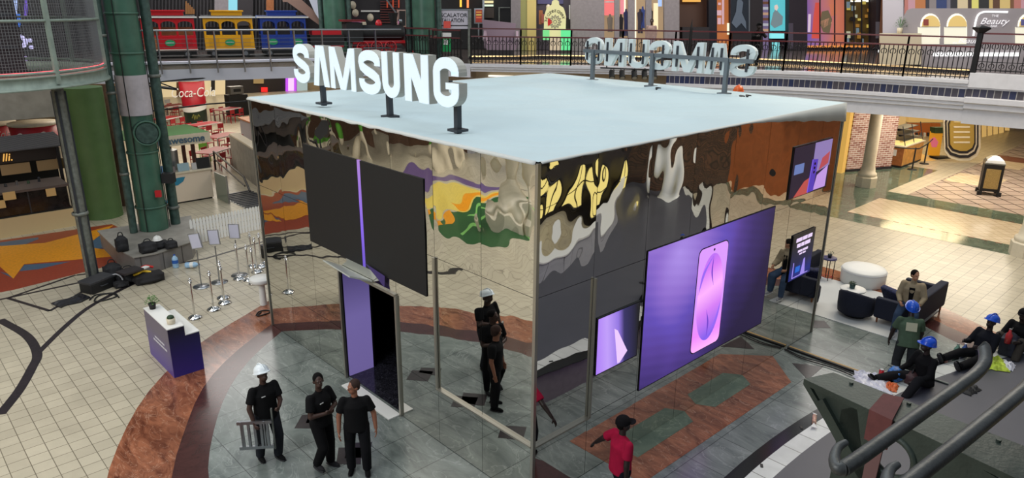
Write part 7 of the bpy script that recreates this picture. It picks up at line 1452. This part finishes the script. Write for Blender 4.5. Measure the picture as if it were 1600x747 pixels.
def canbottle(label, px, py, c, r=.035, h=.13, top=False, z=ZS, cat='can', name='drink_can', capc=None):
    p = at(px, py, z); t = thing(name, label, cat, (p.x, p.y, z)); MB().lathe([(0, 0), (r*.85, 0), (r, .01), (r, h*.9), (r*.8, h), (0, h)] if not top else [(0, 0), (r, 0), (r, h*.6), (r*.4, h*.85), (r*.4, h), (0, h)], n=18).build('body', mat('can_colour', c, .35), t); MB().cyl((0, 0, h), (0, 0, h+.012), r*(.75 if not top else .45)).build('top', M['steel'] if not capc else mat('cap', capc, .4), t); return t
canbottle('red drink can on the stage edge beside the seated worker', 1376, 589, rgb(190, 36, 44), .045, .15); canbottle('small red can standing on the white stage edge', 1477, 566, rgb(150, 100, 90), .04, .1); 
canbottle('clear green bottle beside the worker with the phone', 1494, 555, rgb(120, 160, 140), .06, .24, True, cat='bottle', name='bottle'); canbottle('clear bottle with a blue label beside the worker with the phone', 1506, 553, rgb(70, 96, 160), .055, .22, True, cat='bottle', name='bottle', capc=rgb(220, 220, 230)); canbottle('red flask standing in the navy rucksack pocket', 1574, 536, rgb(190, 50, 56), .06, .3, True, z=ZS+.3, cat='bottle', name='bottle')
p = at(1272, 658, .602); t = thing('candy_wrapper', 'striped paper wrapper lying on the white stage edge', 'litter', (p.x, p.y, .602), .4); MB().cyl((-.12, 0, .035), (.12, 0, .035), .035, n=12).build('roll', mat('striped_wrap', rgb(190, 150, 130), .5, var=.5, vscale=30), t); MB().ext([(-.12, 0, .03), (-.26, -.06, .02), (-.28, .05, .04)], (0, 0, .01)).build('twist', M['white'], t); MB().ext([(.12, 0, .03), (.2, -.04, .02), (.2, .04, .04)], (0, 0, .01)).build('twist', M['white'], t)
o = MB().box((0, 0, .01), (.12, .06, .018)).build('phone', M['black']); o.location = at(1465, 569, .602); tag(o, 'black phone lying on the white stage edge', 'phone')
for k, (px, py) in enumerate(((1190, 728), (1252, 668))): o = MB().box((0, 0, .004), (.09, .04, .008), rz=.6).build('gaffer_tape', M['black']); o.location = at(px, py, .601); tag(o, ['small black tape mark on the white stage edge nearest the frame bottom', 'small black tape mark on the white stage edge near the wrapper'][k], 'tape')
m = MB(); a, b = at(1388, 570, .62), at(1482, 600, .62); m.tube([tuple(a), tuple(b)], .02, 6); tag(m.build('metal_rod', M['greysteel']), 'thin grey metal rod lying across the stage edge behind the seated worker', 'rod')
# dark bags the mirror shows on the cream floor
for k, (x, y, l) in enumerate(((14.0, -7.2, 'black holdall on the cream floor beside the stage barrier'), (13.2, -6.9, 'black holdall on the cream floor farther from the white curved column'))):
    t = thing('holdall', l, 'bag', (x, y, 0), .4); c = MB(); c.ell((0, 0, .2), (.5, .28, .22)); c.box((0, 0, .12), (.8, .44, .2)); meshobj('bag_body', solid(c, .03), BG, t); MB().tube(spline([(-.2, 0, .38), (-.1, 0, .5), (.1, 0, .5), (.2, 0, .38)]), .02, 6).build('handle', M['black'], t)
# ================================================================== green steel frame close to the viewer
M['oldgreen'] = mat('old_green_steel', rgb(52, 62, 56), .5, .25, var=.22, vscale=6, bump=.15, bscale=50); M['pipesteel'] = mat('worn_pipe', rgb(78, 80, 80), .42, .4, var=.25, vscale=9, bump=.1, bscale=60)
zB = 5.25
F_ = lambda px, py, z: at(px, py, z)
t = thing('steel_girder', 'weathered green steel girder end with a round hole close to the viewer', 'girder', tuple(F_(1450, 690, zB)))
a, b, c, d = F_(1256, 592, zB), F_(1302, 582, zB), F_(1640, 712, zB), F_(1640, 772, zB)
a2 = F_(1258, 596, zB)
MB().ext([a, b, c, d], (0, 0, -.035)).build('top_flange', M['oldgreen'], t, world=True)
# web plate under the near edge with a round hole
e0, e1 = a.copy(), d.copy(); L = (e1-e0); n_ = 24; u = L.normalized(); H_ = .85
def webpt(s, z): q = e0+L*s; return (q.x, q.y, zB-.035-z)
hc_s = .45; hz_ = .17; hr_ = .115; Ln = L.length
V = []; F = []
ring_ = [(hc_s+hr_*cos(2*pi*k/32)/Ln, hz_+hr_*sin(2*pi*k/32)) for k in range(32)]
def rayrect(a_):
    dx, dz = cos(a_), sin(a_); t_ = 1e9
    for lim, v in ((.34, dx),):
        pass
    sx = ((1.0-hc_s) if dx > 0 else (hc_s-.2))*Ln; sz = (H_-hz_) if dz > 0 else hz_
    t_ = min(sx/abs(dx) if abs(dx) > 1e-6 else 1e9, sz/abs(dz) if abs(dz) > 1e-6 else 1e9); return (hc_s+dx*t_/Ln, hz_+dz*t_)
outer_ = [rayrect(2*pi*k/32) for k in range(32)]; nrm = Vector((-u.y, u.x, 0)).normalized()*.012
P = [Vector(webpt(*q)) for q in ring_+outer_]; P2_ = [p+nrm for p in P]
MB().add(P+P2_, [(k, (k+1) % 32, 32+(k+1) % 32, 32+k) for k in range(32)]+[(64+k, 96+k, 96+(k+1) % 32, 64+(k+1) % 32) for k in range(32)]+[(k, 64+k, 64+(k+1) % 32, (k+1) % 32) for k in range(32)]+[(32+k, 32+(k+1) % 32, 96+(k+1) % 32, 96+k) for k in range(32)]).build('web_plate', M['oldgreen'], t, world=True)
m = MB(); m.tube([Vector(webpt(*q))+nrm*.5 for q in ring_+[ring_[0]]], .02, 8, False); m.build('hole_rim', M['oldgreen'], t, world=True)
q0, q1 = Vector(webpt(.0, .0)), Vector(webpt(.50, .60)); m = MB(); m.ext([q0, q0+u*.045, q1+u*.05, q1], tuple(nrm*8)); m.build('diagonal_flange', M['oldgreen'], t, world=True)
q2 = Vector(webpt(.12, 0)); m = MB(); m.ext([q0+u*.07, Vector(webpt(.27, .0)), Vector(webpt(.34, .3)), Vector(webpt(.52, .6)), q1+u*.05], tuple(nrm)); m.build('gusset_plate', mat('dark_gusset', rgb(40, 50, 44), .55, .2, var=.2, vscale=8), t, world=True)
m = MB(); g0, g1 = Vector(webpt(.10, .04))-nrm, Vector(webpt(.30, .3))-nrm; m.bar(g0, g1, .03, .06); m.build('stiffener', M['oldgreen'], t, world=True)
m = MB(); m.tube([F_(1490, 680, zB-.12), F_(1560, 722, zB-.16), F_(1640, 760, zB-.2)], .045, 12); m.build('cross_tube', M['oldgreen'], t, world=True)
k_ = F_(1582, 722, zB-.08); MB().cyl(k_, k_+Vector((0, 0, .05)), .014, n=6).build('bolt', M['steel'], t, world=True); 
for px, py in ((1330, 600), (1420, 632), (1560, 690)): k_ = F_(px, py, zB); MB().cyl(k_-Vector((0, 0, .005)), k_+Vector((0, 0, .012)), .012, n=6).build('bolt', M['oldgreen'], t, world=True)
# the two hooked pipes
def hookpipe(label, pts, r):
    P = spline([tuple(F_(px, py, z)) for px, py, z in pts], 8); o = MB().tube(P, r, 14).build('hooked_pipe', M['pipesteel']); return tag(o, label, 'pipe', 'hooked pipes over the girder')
def hp(label, main, hook, r):
    t = thing('hooked_pipe', label, 'pipe', tuple(F_(*main[0])), 0, 'hooked pipes over the girder')
    MB().tube(spline([tuple(F_(*p)) for p in main], 8), r, 16).build('pipe_body', M['pipesteel'], t, world=True)
    H = spline([tuple(F_(*p)) for p in hook], 8); n = len(H); MB().tube(H, [r*1.0*(1-.55*(i/(n-1))) for i in range(n)], 14).build('hook', M['pipesteel'], t, world=True); return t
zP = 5.50
hp('thick grey pipe with an upturned hook end, left of the two over the girder', [(1316, 733, zP), (1345, 714, zP), (1420, 660, zP), (1500, 603, zP), (1526, 583, zP), (1539, 565, zP+.02), (1538, 545, zP+.05), (1533, 540, zP+.06)], [(1318, 732, zP), (1308, 731, zP), (1304, 716, zP+.01), (1309, 700, zP+.02), (1322, 691, zP+.03)], .032)
hp('thick grey pipe leaving the frame at the right edge over the girder', [(1402, 768, zP), (1440, 738, zP), (1520, 675, zP), (1585, 622, zP), (1610, 598, zP), (1618, 570, zP+.03)], [(1404, 766, zP), (1390, 766, zP), (1386, 748, zP+.01), (1392, 733, zP+.02), (1403, 725, zP+.03)], .034)
# strap over the girder
t = thing('lifting_strap', 'dull red webbing strap slung over the girder', 'strap', tuple(F_(1390, 640, zB))); sm = mat('maroon_webbing', rgb(98, 52, 50), .8, var=.12, vscale=20)
a1, a2_, b1, b2_ = F_(1383, 616, zB+.012), F_(1411, 622, zB+.012), F_(1355, 664, zB+.012), F_(1383, 672, zB+.012)
a1, a2_ = F_(1380, 617, zB+.012), F_(1412, 624, zB+.012); b1, b2_ = F_(1360, 641, zB+.012)-nrm*1.2, F_(1396, 658, zB+.012)-nrm*1.2
MB().ext([a1, a2_, b2_, b1], (0, 0, .01)).build('strap_over', sm, t, world=True)
dn = Vector((0, 0, -.62)); MB().ext([b1, b2_, b2_+Vector((0, 0, -.17)), b1+Vector((0, 0, -.17))], tuple(-nrm.normalized()*-.012)).build('strap_front', sm, t, world=True)
w_ = (b2_-b1); MB().ext([b1+w_*.25+Vector((0, 0, -.17)), b1+w_*.85+Vector((0, 0, -.17)), b1+w_*.7+dn, b1+w_*.2+dn], tuple(nrm.normalized()*.01)).build('strap_tail', mat('faded_webbing', rgb(108, 78, 76), .8), t, world=True)
y0 = b1+w_*.05+Vector((0, 0, -.42)); MB().ext([y0, y0+w_*.35, y0+w_*.2+Vector((0, 0, -.14)), y0-w_*.12+Vector((0, 0, -.12))], tuple(nrm.normalized()*-.008)).build('yellow_tag', mat('yellow_tag', rgb(206, 190, 40), .5), t, world=True)
